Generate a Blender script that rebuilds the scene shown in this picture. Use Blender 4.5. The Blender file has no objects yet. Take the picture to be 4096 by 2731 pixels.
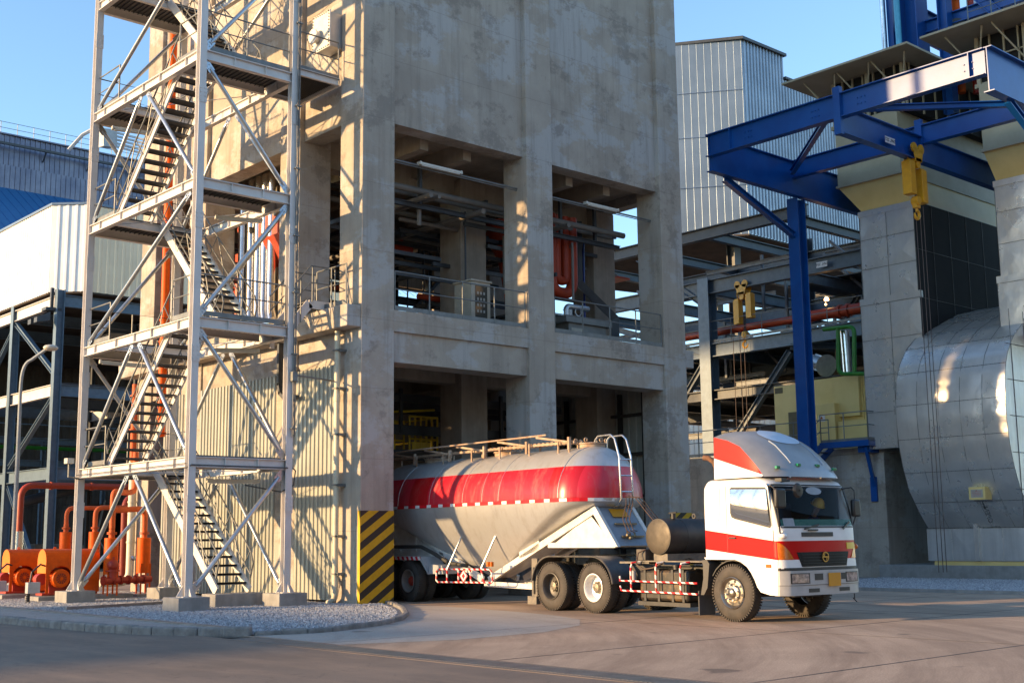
import bpy, bmesh, math, random
import numpy as np
from mathutils import Vector, Matrix
random.seed(7)
# ------------------------------------------------------------------ camera (solved from the photograph's vanishing points)
FPX=4960.7; PITCH=.156906596; ROLL=-.0119917775; YAW=.731320108
W0,H0=4096,2731
def _rm():
    cy,sy=math.cos(YAW),math.sin(YAW)
    f=np.array([sy,cy,0.]); r=np.array([cy,-sy,0.]); u=np.array([0,0,1.])
    fp=math.cos(PITCH)*f+math.sin(PITCH)*u; up=-math.sin(PITCH)*f+math.cos(PITCH)*u
    r2=math.cos(ROLL)*r+math.sin(ROLL)*up; up2=-math.sin(ROLL)*r+math.cos(ROLL)*up
    return r2,up2,fp
R2,UP2,FP=_rm(); RM=np.array([R2,-UP2,FP])
def ray(x,y): return RM.T@np.array([(x-W0/2)/FPX,(y-H0/2)/FPX,1.])
CH=1.62
_d=ray(1438,2420); CAM=-_d*(CH/-_d[2]); CAM[2]=CH
# the truck stands at a slight angle to the building: u = forward, v = across, z = up
TO=np.array([0.88,-11.01,0.]); TH=np.array([-.079,-1.,0.]); TH/=np.linalg.norm(TH); TV=np.array([-TH[1],TH[0],0.])
def at(x,y,X=None,Y=None,Z=None,v=None,u=None,D=None):
    """measured point: where the sight line of a photo point meets a known plane of the place"""
    d=ray(x,y)
    if X is not None: t=(X-CAM[0])/d[0]
    elif Y is not None: t=(Y-CAM[1])/d[1]
    elif Z is not None: t=(Z-CAM[2])/d[2]
    elif v is not None: t=((TO-CAM)@TV+v)/(d@TV)
    elif u is not None: t=((TO-CAM)@TH+u)/(d@TH)
    else: t=D
    return Vector((CAM+d*t).tolist())
def T(u,v,z): p=TO+TH*u+TV*v; return Vector((p[0],p[1],z))
sc=bpy.context.scene; COL=sc.collection
cam=bpy.data.cameras.new('camera'); co=bpy.data.objects.new('camera',cam); COL.objects.link(co); sc.camera=co
cam.sensor_width=36; cam.lens=FPX/W0*36; cam.clip_start=.1; cam.clip_end=6000
co.matrix_world=Matrix(((R2[0],UP2[0],-FP[0],CAM[0]),(R2[1],UP2[1],-FP[1],CAM[1]),(R2[2],UP2[2],-FP[2],CAM[2]),(0,0,0,1)))
sc.view_settings.view_transform='Standard'; sc.view_settings.look='None'; sc.view_settings.exposure=0
# ------------------------------------------------------------------ light
SUN=Vector((1,-.45,-.205)); EL=math.atan2(.205,math.hypot(1,.45))
w=bpy.data.worlds.new('World'); sc.world=w; w.use_nodes=True
nt=w.node_tree; bg=nt.nodes['Background']; sky=nt.nodes.new('ShaderNodeTexSky'); sky.sky_type='NISHITA'; sky.sun_disc=False
sky.sun_elevation=EL; sky.sun_rotation=math.atan2(-1,.45); sky.air_density=1.0; sky.dust_density=.2; sky.ozone_density=2.6; sky.altitude=50
nt.links.new(sky.outputs[0],bg.inputs[0]); bg.inputs[1].default_value=.43
sl=bpy.data.lights.new('sun','SUN'); so=bpy.data.objects.new('sun',sl); COL.objects.link(so)
sl.energy=10.0; sl.angle=math.radians(.9); sl.color=(1,.65,.31); so.rotation_euler=SUN.to_track_quat('-Z','Y').to_euler()
# ------------------------------------------------------------------ materials
MATS={}
def _n(nt,t,**k):
    n=nt.nodes.new(t)
    for a,b in k.items():
        if a in n.inputs: n.inputs[a].default_value=b
        else: setattr(n,a,b)
    return n
def mat(name,c,c2=None,rough=.6,metal=0.,scale=4.,det=6,bump=.0,bscale=40,streak=0.,sc2=None,spec=None,rough2=None,stain=None,stain_amt=.0,stain_scale=.6,mix=(.35,.65),coat=0,bdist=.02):
    if name in MATS: return MATS[name]
    m=bpy.data.materials.new(name); m.use_nodes=True; nt=m.node_tree; L=nt.links
    b=nt.nodes['Principled BSDF']; tc=_n(nt,'ShaderNodeNewGeometry'); P=tc.outputs['Position']
    c2=c2 or tuple(x*.82 for x in c)
    no=_n(nt,'ShaderNodeTexNoise',Scale=scale,Detail=det,Roughness=.6); L.new(P,no.inputs['Vector'])
    rp=_n(nt,'ShaderNodeMapRange'); rp.inputs['From Min'].default_value=mix[0]; rp.inputs['From Max'].default_value=mix[1]; L.new(no.outputs['Fac'],rp.inputs[0])
    mx=_n(nt,'ShaderNodeMix',data_type='RGBA'); mx.inputs[6].default_value=(*c,1); mx.inputs[7].default_value=(*c2,1); L.new(rp.outputs[0],mx.inputs[0])
    out=mx.outputs[2]
    if streak:
        mp=_n(nt,'ShaderNodeMapping'); mp.inputs['Scale'].default_value=(7,7,.35); L.new(P,mp.inputs[0])
        n2=_n(nt,'ShaderNodeTexNoise',Scale=1.,Detail=5,Roughness=.65); L.new(mp.outputs[0],n2.inputs['Vector'])
        r2=_n(nt,'ShaderNodeMapRange'); r2.inputs['From Min'].default_value=.42; r2.inputs['From Max'].default_value=.75; r2.inputs['To Max'].default_value=streak; L.new(n2.outputs['Fac'],r2.inputs[0])
        m2=_n(nt,'ShaderNodeMix',data_type='RGBA'); m2.inputs[7].default_value=(*(x*.45 for x in c),1); L.new(r2.outputs[0],m2.inputs[0]); L.new(out,m2.inputs[6]); out=m2.outputs[2]
    if stain:
        n3=_n(nt,'ShaderNodeTexNoise',Scale=stain_scale,Detail=9,Roughness=.72); L.new(P,n3.inputs['Vector'])
        r3=_n(nt,'ShaderNodeMapRange'); r3.inputs['From Min'].default_value=.5; r3.inputs['From Max'].default_value=.62; r3.inputs['To Max'].default_value=stain_amt; L.new(n3.outputs['Fac'],r3.inputs[0])
        m3=_n(nt,'ShaderNodeMix',data_type='RGBA'); m3.inputs[7].default_value=(*stain,1); L.new(r3.outputs[0],m3.inputs[0]); L.new(out,m3.inputs[6]); out=m3.outputs[2]
    L.new(out,b.inputs['Base Color'])
    b.inputs['Metallic'].default_value=metal
    if rough2 is not None:
        rr=_n(nt,'ShaderNodeMapRange'); rr.inputs['From Min'].default_value=.3; rr.inputs['From Max'].default_value=.7; rr.inputs['To Min'].default_value=rough; rr.inputs['To Max'].default_value=rough2; L.new(no.outputs['Fac'],rr.inputs[0]); L.new(rr.outputs[0],b.inputs['Roughness'])
    else: b.inputs['Roughness'].default_value=rough
    if coat: b.inputs['Coat Weight'].default_value=coat; b.inputs['Coat Roughness'].default_value=.06
    if spec is not None: b.inputs['Specular IOR Level'].default_value=spec
    if bump:
        nb=_n(nt,'ShaderNodeTexNoise',Scale=bscale,Detail=4); L.new(P,nb.inputs['Vector'])
        bp=_n(nt,'ShaderNodeBump',Strength=bump,Distance=bdist); L.new(nb.outputs['Fac'],bp.inputs['Height']); L.new(bp.outputs[0],b.inputs['Normal'])
    MATS[name]=m; return m
def glassy(name,c,rough=.05,alpha=None,trans=1.0):
    m=bpy.data.materials.new(name); m.use_nodes=True; b=m.node_tree.nodes['Principled BSDF']
    b.inputs['Base Color'].default_value=(*c,1); b.inputs['Roughness'].default_value=rough; b.inputs['Transmission Weight'].default_value=trans; b.inputs['IOR'].default_value=1.45
    if alpha is not None: b.inputs['Alpha'].default_value=alpha
    MATS[name]=m; return m
def emis(name,c,s):
    m=bpy.data.materials.new(name); m.use_nodes=True; b=m.node_tree.nodes['Principled BSDF']
    b.inputs['Base Color'].default_value=(*c,1); b.inputs['Emission Color'].default_value=(*c,1); b.inputs['Emission Strength'].default_value=s
    MATS[name]=m; return m
def bands(name,ca,cb,vec,period,duty=.5,off=0.,rough=.5):
    """two paints in repeated bands across direction vec (world metres)"""
    m=bpy.data.materials.new(name); m.use_nodes=True; nt=m.node_tree; L=nt.links; b=nt.nodes['Principled BSDF']
    g=_n(nt,'ShaderNodeNewGeometry'); d=_n(nt,'ShaderNodeVectorMath',operation='DOT_PRODUCT'); d.inputs[1].default_value=vec; L.new(g.outputs['Position'],d.inputs[0])
    a=_n(nt,'ShaderNodeMath',operation='ADD'); a.inputs[1].default_value=off+1000*period; L.new(d.outputs['Value'],a.inputs[0])
    q=_n(nt,'ShaderNodeMath',operation='DIVIDE'); q.inputs[1].default_value=period; L.new(a.outputs[0],q.inputs[0])
    f=_n(nt,'ShaderNodeMath',operation='FRACT'); L.new(q.outputs[0],f.inputs[0])
    s=_n(nt,'ShaderNodeMath',operation='LESS_THAN'); s.inputs[1].default_value=duty; L.new(f.outputs[0],s.inputs[0])
    no=_n(nt,'ShaderNodeTexNoise',Scale=9.,Detail=6); L.new(g.outputs['Position'],no.inputs['Vector'])
    mx=_n(nt,'ShaderNodeMix',data_type='RGBA'); mx.inputs[6].default_value=(*cb,1); mx.inputs[7].default_value=(*ca,1); L.new(s.outputs[0],mx.inputs[0])
    r=_n(nt,'ShaderNodeMapRange'); r.inputs['To Min'].default_value=.7; r.inputs['To Max'].default_value=1.15; L.new(no.outputs['Fac'],r.inputs[0])
    v=_n(nt,'ShaderNodeVectorMath',operation='SCALE'); L.new(mx.outputs[2],v.inputs[0]); L.new(r.outputs[0],v.inputs['Scale']); L.new(v.outputs[0],b.inputs['Base Color'])
    b.inputs['Roughness'].default_value=rough; MATS[name]=m; return m
def concrete():
    m=bpy.data.materials.new('weathered_concrete'); m.use_nodes=True; nt=m.node_tree; L=nt.links; b=nt.nodes['Principled BSDF']; g=_n(nt,'ShaderNodeNewGeometry'); P=g.outputs['Position']
    def noise(sc,det,ro,scale=(1,1,1)):
        mp=_n(nt,'ShaderNodeMapping'); mp.inputs['Scale'].default_value=scale; L.new(P,mp.inputs[0]); n=_n(nt,'ShaderNodeTexNoise',Scale=sc,Detail=det,Roughness=ro); L.new(mp.outputs[0],n.inputs['Vector']); return n.outputs['Fac']
    def rng(x,a,c,lo=0.,hi=1.):
        r=_n(nt,'ShaderNodeMapRange'); r.inputs['From Min'].default_value=a; r.inputs['From Max'].default_value=c; r.inputs['To Min'].default_value=lo; r.inputs['To Max'].default_value=hi; L.new(x,r.inputs[0]); return r.outputs[0]
    def mix(f,c1,c2):
        x=_n(nt,'ShaderNodeMix',data_type='RGBA'); L.new(f,x.inputs[0])
        for i,c in ((6,c1),(7,c2)):
            if isinstance(c,tuple): x.inputs[i].default_value=(*c,1)
            else: L.new(c,x.inputs[i])
        return x.outputs[2]
    c=mix(rng(noise(.9,6,.6),.35,.65),(.43,.375,.31),(.35,.30,.245))
    c=mix(rng(noise(.32,7,.68,(1,1,1.6)),.50,.55,0,.85),c,(.44,.42,.395))      # pale patched render
    c=mix(rng(noise(.55,11,.78,(1,1,1.2)),.53,.585,0,.62),c,(.225,.195,.165))      # worn dark patches
    c=mix(rng(noise(1.1,8,.72,(3.6,3.6,.22)),.50,.74,0,.55),c,(.19,.17,.145))      # runs
    c=mix(rng(noise(9,6,.8),.60,.74,0,.35),c,(.17,.15,.13))                      # pocks
    sx=_n(nt,'ShaderNodeSeparateXYZ'); L.new(P,sx.inputs[0]); a=_n(nt,'ShaderNodeMath',operation='DIVIDE'); a.inputs[1].default_value=1.83; L.new(sx.outputs[2],a.inputs[0]); f=_n(nt,'ShaderNodeMath',operation='FRACT'); L.new(a.outputs[0],f.inputs[0])
    c=mix(rng(f.outputs[0],.0,.014,.45,0),c,(.15,.13,.115))
    ad0=_n(nt,'ShaderNodeMath',operation='ADD'); L.new(sx.outputs[0],ad0.inputs[0]); L.new(sx.outputs[1],ad0.inputs[1]); a1=_n(nt,'ShaderNodeMath',operation='MULTIPLY_ADD'); a1.inputs[1].default_value=1/1.22; a1.inputs[2].default_value=50; L.new(ad0.outputs[0],a1.inputs[0]); f1=_n(nt,'ShaderNodeMath',operation='FRACT'); L.new(a1.outputs[0],f1.inputs[0])
    c=mix(rng(f1.outputs[0],.0,.014,.22,0),c,(.15,.13,.115))
    L.new(c,b.inputs['Base Color']); b.inputs['Roughness'].default_value=.88; b.inputs['Specular IOR Level'].default_value=.25
    n1=noise(70,4,.6); n2=noise(6,6,.7); ad=_n(nt,'ShaderNodeMath',operation='MULTIPLY_ADD'); ad.inputs[1].default_value=2.; L.new(n2,ad.inputs[0]); L.new(n1,ad.inputs[2])
    bp=_n(nt,'ShaderNodeBump',Strength=.45,Distance=.02); L.new(ad.outputs[0],bp.inputs['Height']); L.new(bp.outputs[0],b.inputs['Normal']); MATS['weathered_concrete']=m; return m
CONC=concrete()
CONC2=mat('interior_concrete',(.37,.315,.25),(.27,.23,.18),rough=.9,scale=1.5,bump=.2,streak=.4)  # darker copy of the concrete; the interior's dimness is in its colour
PLINTH=mat('footing_concrete',(.33,.32,.30),(.24,.235,.22),rough=.9,scale=3,bump=.3,streak=.3)
LGREY=mat('light_grey_paint',(.66,.63,.60),(.58,.55,.52),rough=.45,scale=2,bump=.05)
GALV=mat('galvanised_tube',(.50,.53,.56),(.40,.43,.46),rough=.32,metal=.75,scale=8)
DGRAT=mat('dark_grating',(.10,.10,.10),(.07,.07,.07),rough=.6,metal=.3,scale=30)
RAIL=mat('grey_handrail',(.20,.205,.20),(.14,.145,.14),rough=.5,metal=.3)
BGREY=mat('blue_grey_steel',(.12,.18,.24),(.09,.14,.19),rough=.45)
DSTEEL=mat('dark_grey_steel',(.055,.063,.072),(.035,.04,.047),rough=.5,scale=2)
BLUE=mat('blue_gantry_paint',(.003,.075,.30),(.002,.055,.24),rough=.32,scale=1.5)
YEL=mat('yellow_crane_paint',(.72,.36,.01),(.6,.29,.01),rough=.4)
CREAM=mat('cream_paint',(.80,.60,.23),(.72,.53,.19),rough=.5,scale=1.2)
ORANGE=mat('orange_paint',(.78,.115,.003),(.62,.08,.003),rough=.5,scale=3,spec=.2,stain=(.30,.07,.02),stain_amt=.35,stain_scale=2.5)
ORED=mat('faded_orange_pipe',(.66,.14,.04),(.52,.10,.03),rough=.6,scale=3,spec=.2,stain=(.35,.12,.06),stain_amt=.4,stain_scale=3)
REDP=mat('dark_red_paint',(.42,.035,.015),(.32,.03,.015),rough=.5)
GREEN=mat('green_pipe_paint',(.02,.20,.015),(.02,.15,.015),rough=.4)
CYAN=mat('pale_blue_pipe',(.10,.42,.60),(.08,.36,.52),rough=.4)
CREAMPIPE=mat('cream_plastic_pipe',(.62,.56,.42),(.55,.5,.37),rough=.45)
ALU=mat('aluminium_cladding',(.80,.76,.71),(.62,.59,.56),rough=.22,rough2=.40,metal=.62,scale=.9,bump=.28,bscale=1.0,bdist=.12,streak=.15)
ALUD=mat('dull_aluminium_sheet',(.62,.60,.58),(.48,.465,.45),rough=.45,metal=.5,scale=.7,streak=.4,bump=.4,bscale=1.2,bdist=.08)
SHEETB=mat('silver_blue_sheet',(.17,.225,.29),(.13,.18,.24),rough=.4,metal=.4,scale=.5,streak=.2)
SHEETP=mat('weathered_zinc_sheet',(.20,.20,.25),(.12,.125,.175),rough=.38,metal=.8,scale=.5,streak=.3)
SHEETBL=mat('blue_roof_sheet',(.018,.13,.30),(.015,.11,.26),rough=.4,scale=2)
SHEETW=mat('white_wall_sheet',(.78,.77,.76),(.70,.69,.68),rough=.35,metal=.35,scale=1)
SHEETD=mat('brown_grey_sheet',(.085,.068,.056),(.055,.045,.038),rough=.9,scale=1,spec=.1)
FRP=mat('translucent_green_sheet',(.40,.40,.345),(.30,.31,.27),rough=.35,scale=.8,streak=.3,spec=.6)
RUBBER=mat('tyre_rubber',(.032,.028,.025),(.06,.05,.042),rough=.75,scale=5)
BLK=mat('black_chassis',(.02,.02,.022),(.045,.04,.035),rough=.5,scale=4)
CHROME=mat('chrome',(.8,.78,.75),(.6,.58,.55),rough=.15,metal=1.)
WHITE=mat('white_truck_paint',(.78,.77,.75),(.74,.73,.71),rough=.25,coat=.6)
SILV=mat('silver_truck_paint',(.36,.35,.34),(.31,.305,.30),rough=.38,metal=.3,coat=.2)
RED=mat('red_truck_paint',(.65,.006,.006),(.66,.01,.012),rough=.28,coat=.5)
TANK=mat('brushed_tank_steel',(.56,.53,.50),(.44,.42,.395),rough=.30,rough2=.42,metal=.9,scale=2.5)
TRED=mat('red_tank_paint',(.62,.015,.035),(.52,.012,.03),rough=.25,rough2=.4,scale=2,coat=.4)
AMBER=mat('amber_lens',(.62,.15,.002),(.45,.09,.001),rough=.25,coat=.3,scale=18)
LENS=mat('headlamp_lens',(.60,.62,.66),(.20,.21,.23),rough=.08,metal=.9,scale=14)
PLATE=mat('ochre_plate',(.60,.26,.0),(.55,.24,.0),rough=.5)
PYEL=mat('yellow_plate_paint',(.75,.50,.02),(.7,.45,.02),rough=.4)
GLASS=glassy('tinted_glass',(.55,.65,.62),.02,alpha=.55)
MIRG=mat('side_window_glass',(.03,.03,.035),(.035,.035,.04),rough=.06,metal=.0,spec=.9,coat=1.)
DRUST=mat('rusty_frame_paint',(.42,.33,.24),(.30,.17,.10),rough=.7,scale=6)
LAMPW=mat('lamp_housing',(.62,.58,.48),(.55,.5,.42),rough=.4)
HAZ=bands('hazard_paint',(.60,.34,.0),(.012,.012,.014),(-.556,.0,.83),.345,.52,.10)
HAZL=bands('hazard_paint_side',(.60,.34,.0),(.012,.012,.014),(0,.556,.83),.345,.52,.10)
CHECK=bands('red_white_tape',(.72,.70,.68),(.6,.01,.02),tuple(TH),.52,.38,0,rough=.3)
RWBAR=bands('red_white_bar',(.74,.72,.7),(.6,.01,.015),(float(TH[0]),float(TH[1]),1.3),.22,.5,0,rough=.4)
# ------------------------------------------------------------------ mesh builder
def V(*a): return Vector(a)
class MB:
    def __init__(s): s.v=[]; s.f=[]; s.m=[]; s.mi=0; s.uv=None
    def add(s,vs,fs):
        o=len(s.v); s.v+= [Vector(x) for x in vs]; s.f+=[tuple(i+o for i in f) for f in fs]; s.m+=[s.mi]*len(fs); return s
    def box(s,x0,y0,z0,x1,y1,z1):
        x0,x1=sorted((x0,x1)); y0,y1=sorted((y0,y1)); z0,z1=sorted((z0,z1))
        return s.add([(x0,y0,z0),(x1,y0,z0),(x1,y1,z0),(x0,y1,z0),(x0,y0,z1),(x1,y0,z1),(x1,y1,z1),(x0,y1,z1)],[(0,3,2,1),(4,5,6,7),(0,1,5,4),(1,2,6,5),(2,3,7,6),(3,0,4,7)])
    def obox(s,c,a,b,d):
        c,a,b,d=map(Vector,(c,a,b,d)); 
        if a.cross(b).dot(d)<0: a=-a
        vs=[c+i*a+j*b+k*d for k in(-1,1) for j in(-1,1) for i in(-1,1)]
        return s.add(vs,[(0,2,3,1),(4,5,7,6),(0,1,5,4),(1,3,7,5),(3,2,6,7),(2,0,4,6)])
    def frame(s,p,q,up=(0,0,1)):
        p,q=Vector(p),Vector(q); d=(q-p); L=d.length; d=d/L; up=Vector(up)
        if abs(d.dot(up))>.98: up=Vector((1,0,0)) if abs(d.x)<.9 else Vector((0,1,0))
        sd=d.cross(up).normalized(); u=sd.cross(d).normalized(); return p,q,d,sd,u,L
    def beam(s,p,q,w,h,up=(0,0,1),sec='box',t=.02,tw=None):
        p,q,d,sd,u,L=s.frame(p,q,up); c=(p+q)/2
        if sec=='box': return s.obox(c,sd*w/2,u*h/2,d*L/2)
        if sec=='I':
            s.obox(c+u*(h/2-t/2),sd*w/2,u*t/2,d*L/2); s.obox(c-u*(h/2-t/2),sd*w/2,u*t/2,d*L/2)
            return s.obox(c,sd*(tw or t)/2,u*(h/2-t),d*L/2)
        if sec=='C':
            s.obox(c+u*(h/2-t/2),sd*w/2,u*t/2,d*L/2); s.obox(c-u*(h/2-t/2),sd*w/2,u*t/2,d*L/2)
            return s.obox(c-sd*(w/2-t/2),sd*t/2,u*(h/2-t),d*L/2)
        if sec=='L':
            s.obox(c-sd*(w/2-t/2),sd*t/2,u*h/2,d*L/2); return s.obox(c-u*(h/2-t/2),sd*w/2,u*t/2,d*L/2)
    def tube(s,pts,r,n=10,caps=True,rs=None):
        pts=[Vector(p) for p in pts]; rings=[]; N=len(pts); o=len(s.v)
        d0=(pts[1]-pts[0]).normalized(); ref=Vector((0,0,1)) if abs(d0.z)<.9 else Vector((1,0,0))
        sd=d0.cross(ref).normalized()
        for i,p in enumerate(pts):
            if i==0: d=pts[1]-p
            elif i==N-1: d=p-pts[i-1]
            else: d=(pts[i+1]-p).normalized()+(p-pts[i-1]).normalized()
            d.normalize(); sd=(sd-d*sd.dot(d)).normalized(); u=d.cross(sd)
            k=1.
            if 0<i<N-1:
                a=(p-pts[i-1]).normalized().dot(d); k=min(1/max(a,.5),1.6)
            rr=rs[i] if rs else r
            for j in range(n):
                an=2*math.pi*j/n; s.v.append(p+(sd*math.cos(an)+u*math.sin(an))*rr)
        fs=[(o+i*n+j,o+i*n+(j+1)%n,o+(i+1)*n+(j+1)%n,o+(i+1)*n+j) for i in range(N-1) for j in range(n)]
        if caps: fs+=[tuple(o+j for j in range(n))[::-1],tuple(o+(N-1)*n+j for j in range(n))]
        s.f+=fs; s.m+=[s.mi]*len(fs); return s
    def cyl(s,p,q,r,r2=None,n=24,caps=True): return s.tube([p,q],r,n,caps,rs=[r,r if r2 is None else r2])
    def lathe(s,c,ax,prof,n=32,ref=None):
        """prof: list of (distance along ax, radius)"""
        c,ax=Vector(c),Vector(ax).normalized(); ref=Vector(ref) if ref else (Vector((0,0,1)) if abs(ax.z)<.9 else Vector((1,0,0)))
        sd=ax.cross(ref).normalized(); u=ax.cross(sd); o=len(s.v)
        for h,r in prof:
            for j in range(n):
                a=2*math.pi*j/n; s.v.append(c+ax*h+(sd*math.cos(a)+u*math.sin(a))*max(r,1e-4))
        fs=[(o+i*n+j,o+(i+1)*n+j,o+(i+1)*n+(j+1)%n,o+i*n+(j+1)%n) for i in range(len(prof)-1) for j in range(n)]
        s.f+=fs; s.m+=[s.mi]*len(fs); return s
    def prism(s,poly,vec):
        vec=Vector(vec); n=len(poly); P=[Vector(p) for p in poly]
        return s.add(P+[p+vec for p in P],[tuple(range(n))[::-1],tuple(range(n,2*n))]+[(i,(i+1)%n,n+(i+1)%n,n+i) for i in range(n)])
    def quad(s,*p): return s.add(p,[tuple(range(len(p)))])
    def ball(s,c,r,n=16,m=10,sq=(1,1,1)):
        c=Vector(c); o=len(s.v)
        for i in range(m+1):
            t=math.pi*i/m
            for j in range(n):
                a=2*math.pi*j/n; s.v.append(c+Vector((math.sin(t)*math.cos(a)*r*sq[0],math.sin(t)*math.sin(a)*r*sq[1],math.cos(t)*r*sq[2])))
        fs=[(o+i*n+j,o+(i+1)*n+j,o+(i+1)*n+(j+1)%n,o+i*n+(j+1)%n) for i in range(m) for j in range(n)]
        s.f+=fs; s.m+=[s.mi]*len(fs); return s
    def ribs(s,p,du,W,dz,H,nrm,pitch=.25,depth=.03,kind='trap'):
        """ribbed sheet: p corner, du unit along width, dz unit up, nrm outward"""
        p,du,dz,nrm=Vector(p),Vector(du).normalized(),Vector(dz).normalized(),Vector(nrm).normalized()
        n=max(1,int(W/pitch)); pt=W/n; xs=[]
        for i in range(n):
            x=i*pt
            xs+= [(x,0),(x+.50*pt,0),(x+.60*pt,depth),(x+.85*pt,depth),(x+.95*pt,0)] if kind=='trap' else [(x,0),(x+.88*pt,0),(x+.91*pt,depth),(x+.95*pt,depth),(x+.98*pt,0)]
        xs.append((W,0)); o=len(s.v)
        for k in (0,H):
            for x,d in xs: s.v.append(p+du*x+nrm*d+dz*k)
        N=len(xs); fs=[(o+i,o+i+1,o+N+i+1,o+N+i) for i in range(N-1)]; s.f+=fs; s.m+=[s.mi]*len(fs); return s
    def mesh(s,name,org=(0,0,0),smooth=30):
        me=bpy.data.meshes.new(name); org=Vector(org)
        me.from_pydata([tuple(v-org) for v in s.v],[],s.f); 
        if any(s.m): me.polygons.foreach_set('material_index',s.m)
        me.update(); bm=bmesh.new(); bm.from_mesh(me); bmesh.ops.recalc_face_normals(bm,faces=bm.faces) if not getattr(s,'keep',0) else None; bm.to_mesh(me); bm.free()
        if smooth:
            me.polygons.foreach_set('use_smooth',[True]*len(me.polygons)); me.set_sharp_from_angle(angle=math.radians(smooth))
        return me
def pieces(mb):
    n=len(mb.v); par=list(range(n))
    def find(a):
        while par[a]!=a: par[a]=par[par[a]]; a=par[a]
        return a
    for f in mb.f:
        r=find(f[0])
        for k in f[1:]: par[find(k)]=r
    isl={}
    for k,f in enumerate(mb.f): isl.setdefault(find(f[0]),[]).append(k)
    keys=list(isl)
    if len(keys)<2 or len(keys)>90: return None
    bb=[]
    for k in keys:
        P=np.array([mb.v[i] for f in isl[k] for i in mb.f[f]]); bb.append((P.min(0),P.max(0)))
    g=list(range(len(keys)))
    def fg(a):
        while g[a]!=a: a=g[a]
        return a
    for i in range(len(keys)):
        for j in range(i):
            gap=np.linalg.norm(np.maximum(0,np.maximum(bb[i][0]-bb[j][1],bb[j][0]-bb[i][1]))); big=max(np.linalg.norm(bb[i][1]-bb[i][0]),np.linalg.norm(bb[j][1]-bb[j][0]))
            if gap<.45*big: g[fg(i)]=fg(j)
    out={}
    for i,k in enumerate(keys): out.setdefault(fg(i),[]).extend(isl[k])
    return list(out.values()) if 1<len(out)<=40 else None
def obj(name,mb,m,parent=None,smooth=35,bevel=0):
    if parent:
        ps=pieces(mb)
        if ps:
            first=None
            for fl in ps:
                q=MB(); mp={}
                for f in fl:
                    for i in mb.f[f]:
                        if i not in mp: mp[i]=len(q.v); q.v.append(mb.v[i])
                    q.f.append(tuple(mp[i] for i in mb.f[f])); q.m.append(mb.m[f])
                o=obj1(name,q,m,parent,smooth,bevel); first=first or o
            return first
    return obj1(name,mb,m,parent,smooth,bevel)
def obj1(name,mb,m,parent=None,smooth=35,bevel=0):
    org=parent.get('_o',(0,0,0)) if parent else (0,0,0)
    me=mb.mesh(name,org,smooth)
    for x in (m if isinstance(m,(list,tuple)) else [m]): me.materials.append(x)
    o=bpy.data.objects.new(name,me); COL.objects.link(o)
    if parent: o.parent=parent; o['_o']=tuple(org)
    if bevel:
        b=o.modifiers.new('b','BEVEL'); b.width=bevel; b.segments=2; b.limit_method='ANGLE'; b.angle_limit=.6; b.harden_normals=False
    return o
def tag(o,label,cat,group=None):
    o['label']=label; o['category']=cat
    if group: o['group']=group
    return o
def thing(name,label,cat,loc=(0,0,0),group=None):
    o=bpy.data.objects.new(name,None); COL.objects.link(o); o.location=loc; o.empty_display_size=.2
    o['_o']=tuple(loc); return tag(o,label,cat,group)
def struct(o): o['kind']='structure'; return o
def kids(o): return [c for c in bpy.data.objects if c.parent==o]
def dup(root,delta,label=None,group=None,rotz=0):
    r=root.copy(); COL.objects.link(r); r.location=Vector(root.location)+Vector(delta)
    if rotz: r.rotation_euler.z+=rotz
    if label: r['label']=label
    if group: r['group']=group
    for ch in kids(root):
        c=ch.copy(); COL.objects.link(c); c.parent=r
        for g in kids(ch):
            d=g.copy(); COL.objects.link(d); d.parent=c
    return r
def lab(o,l): o['label']=l; return o
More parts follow.
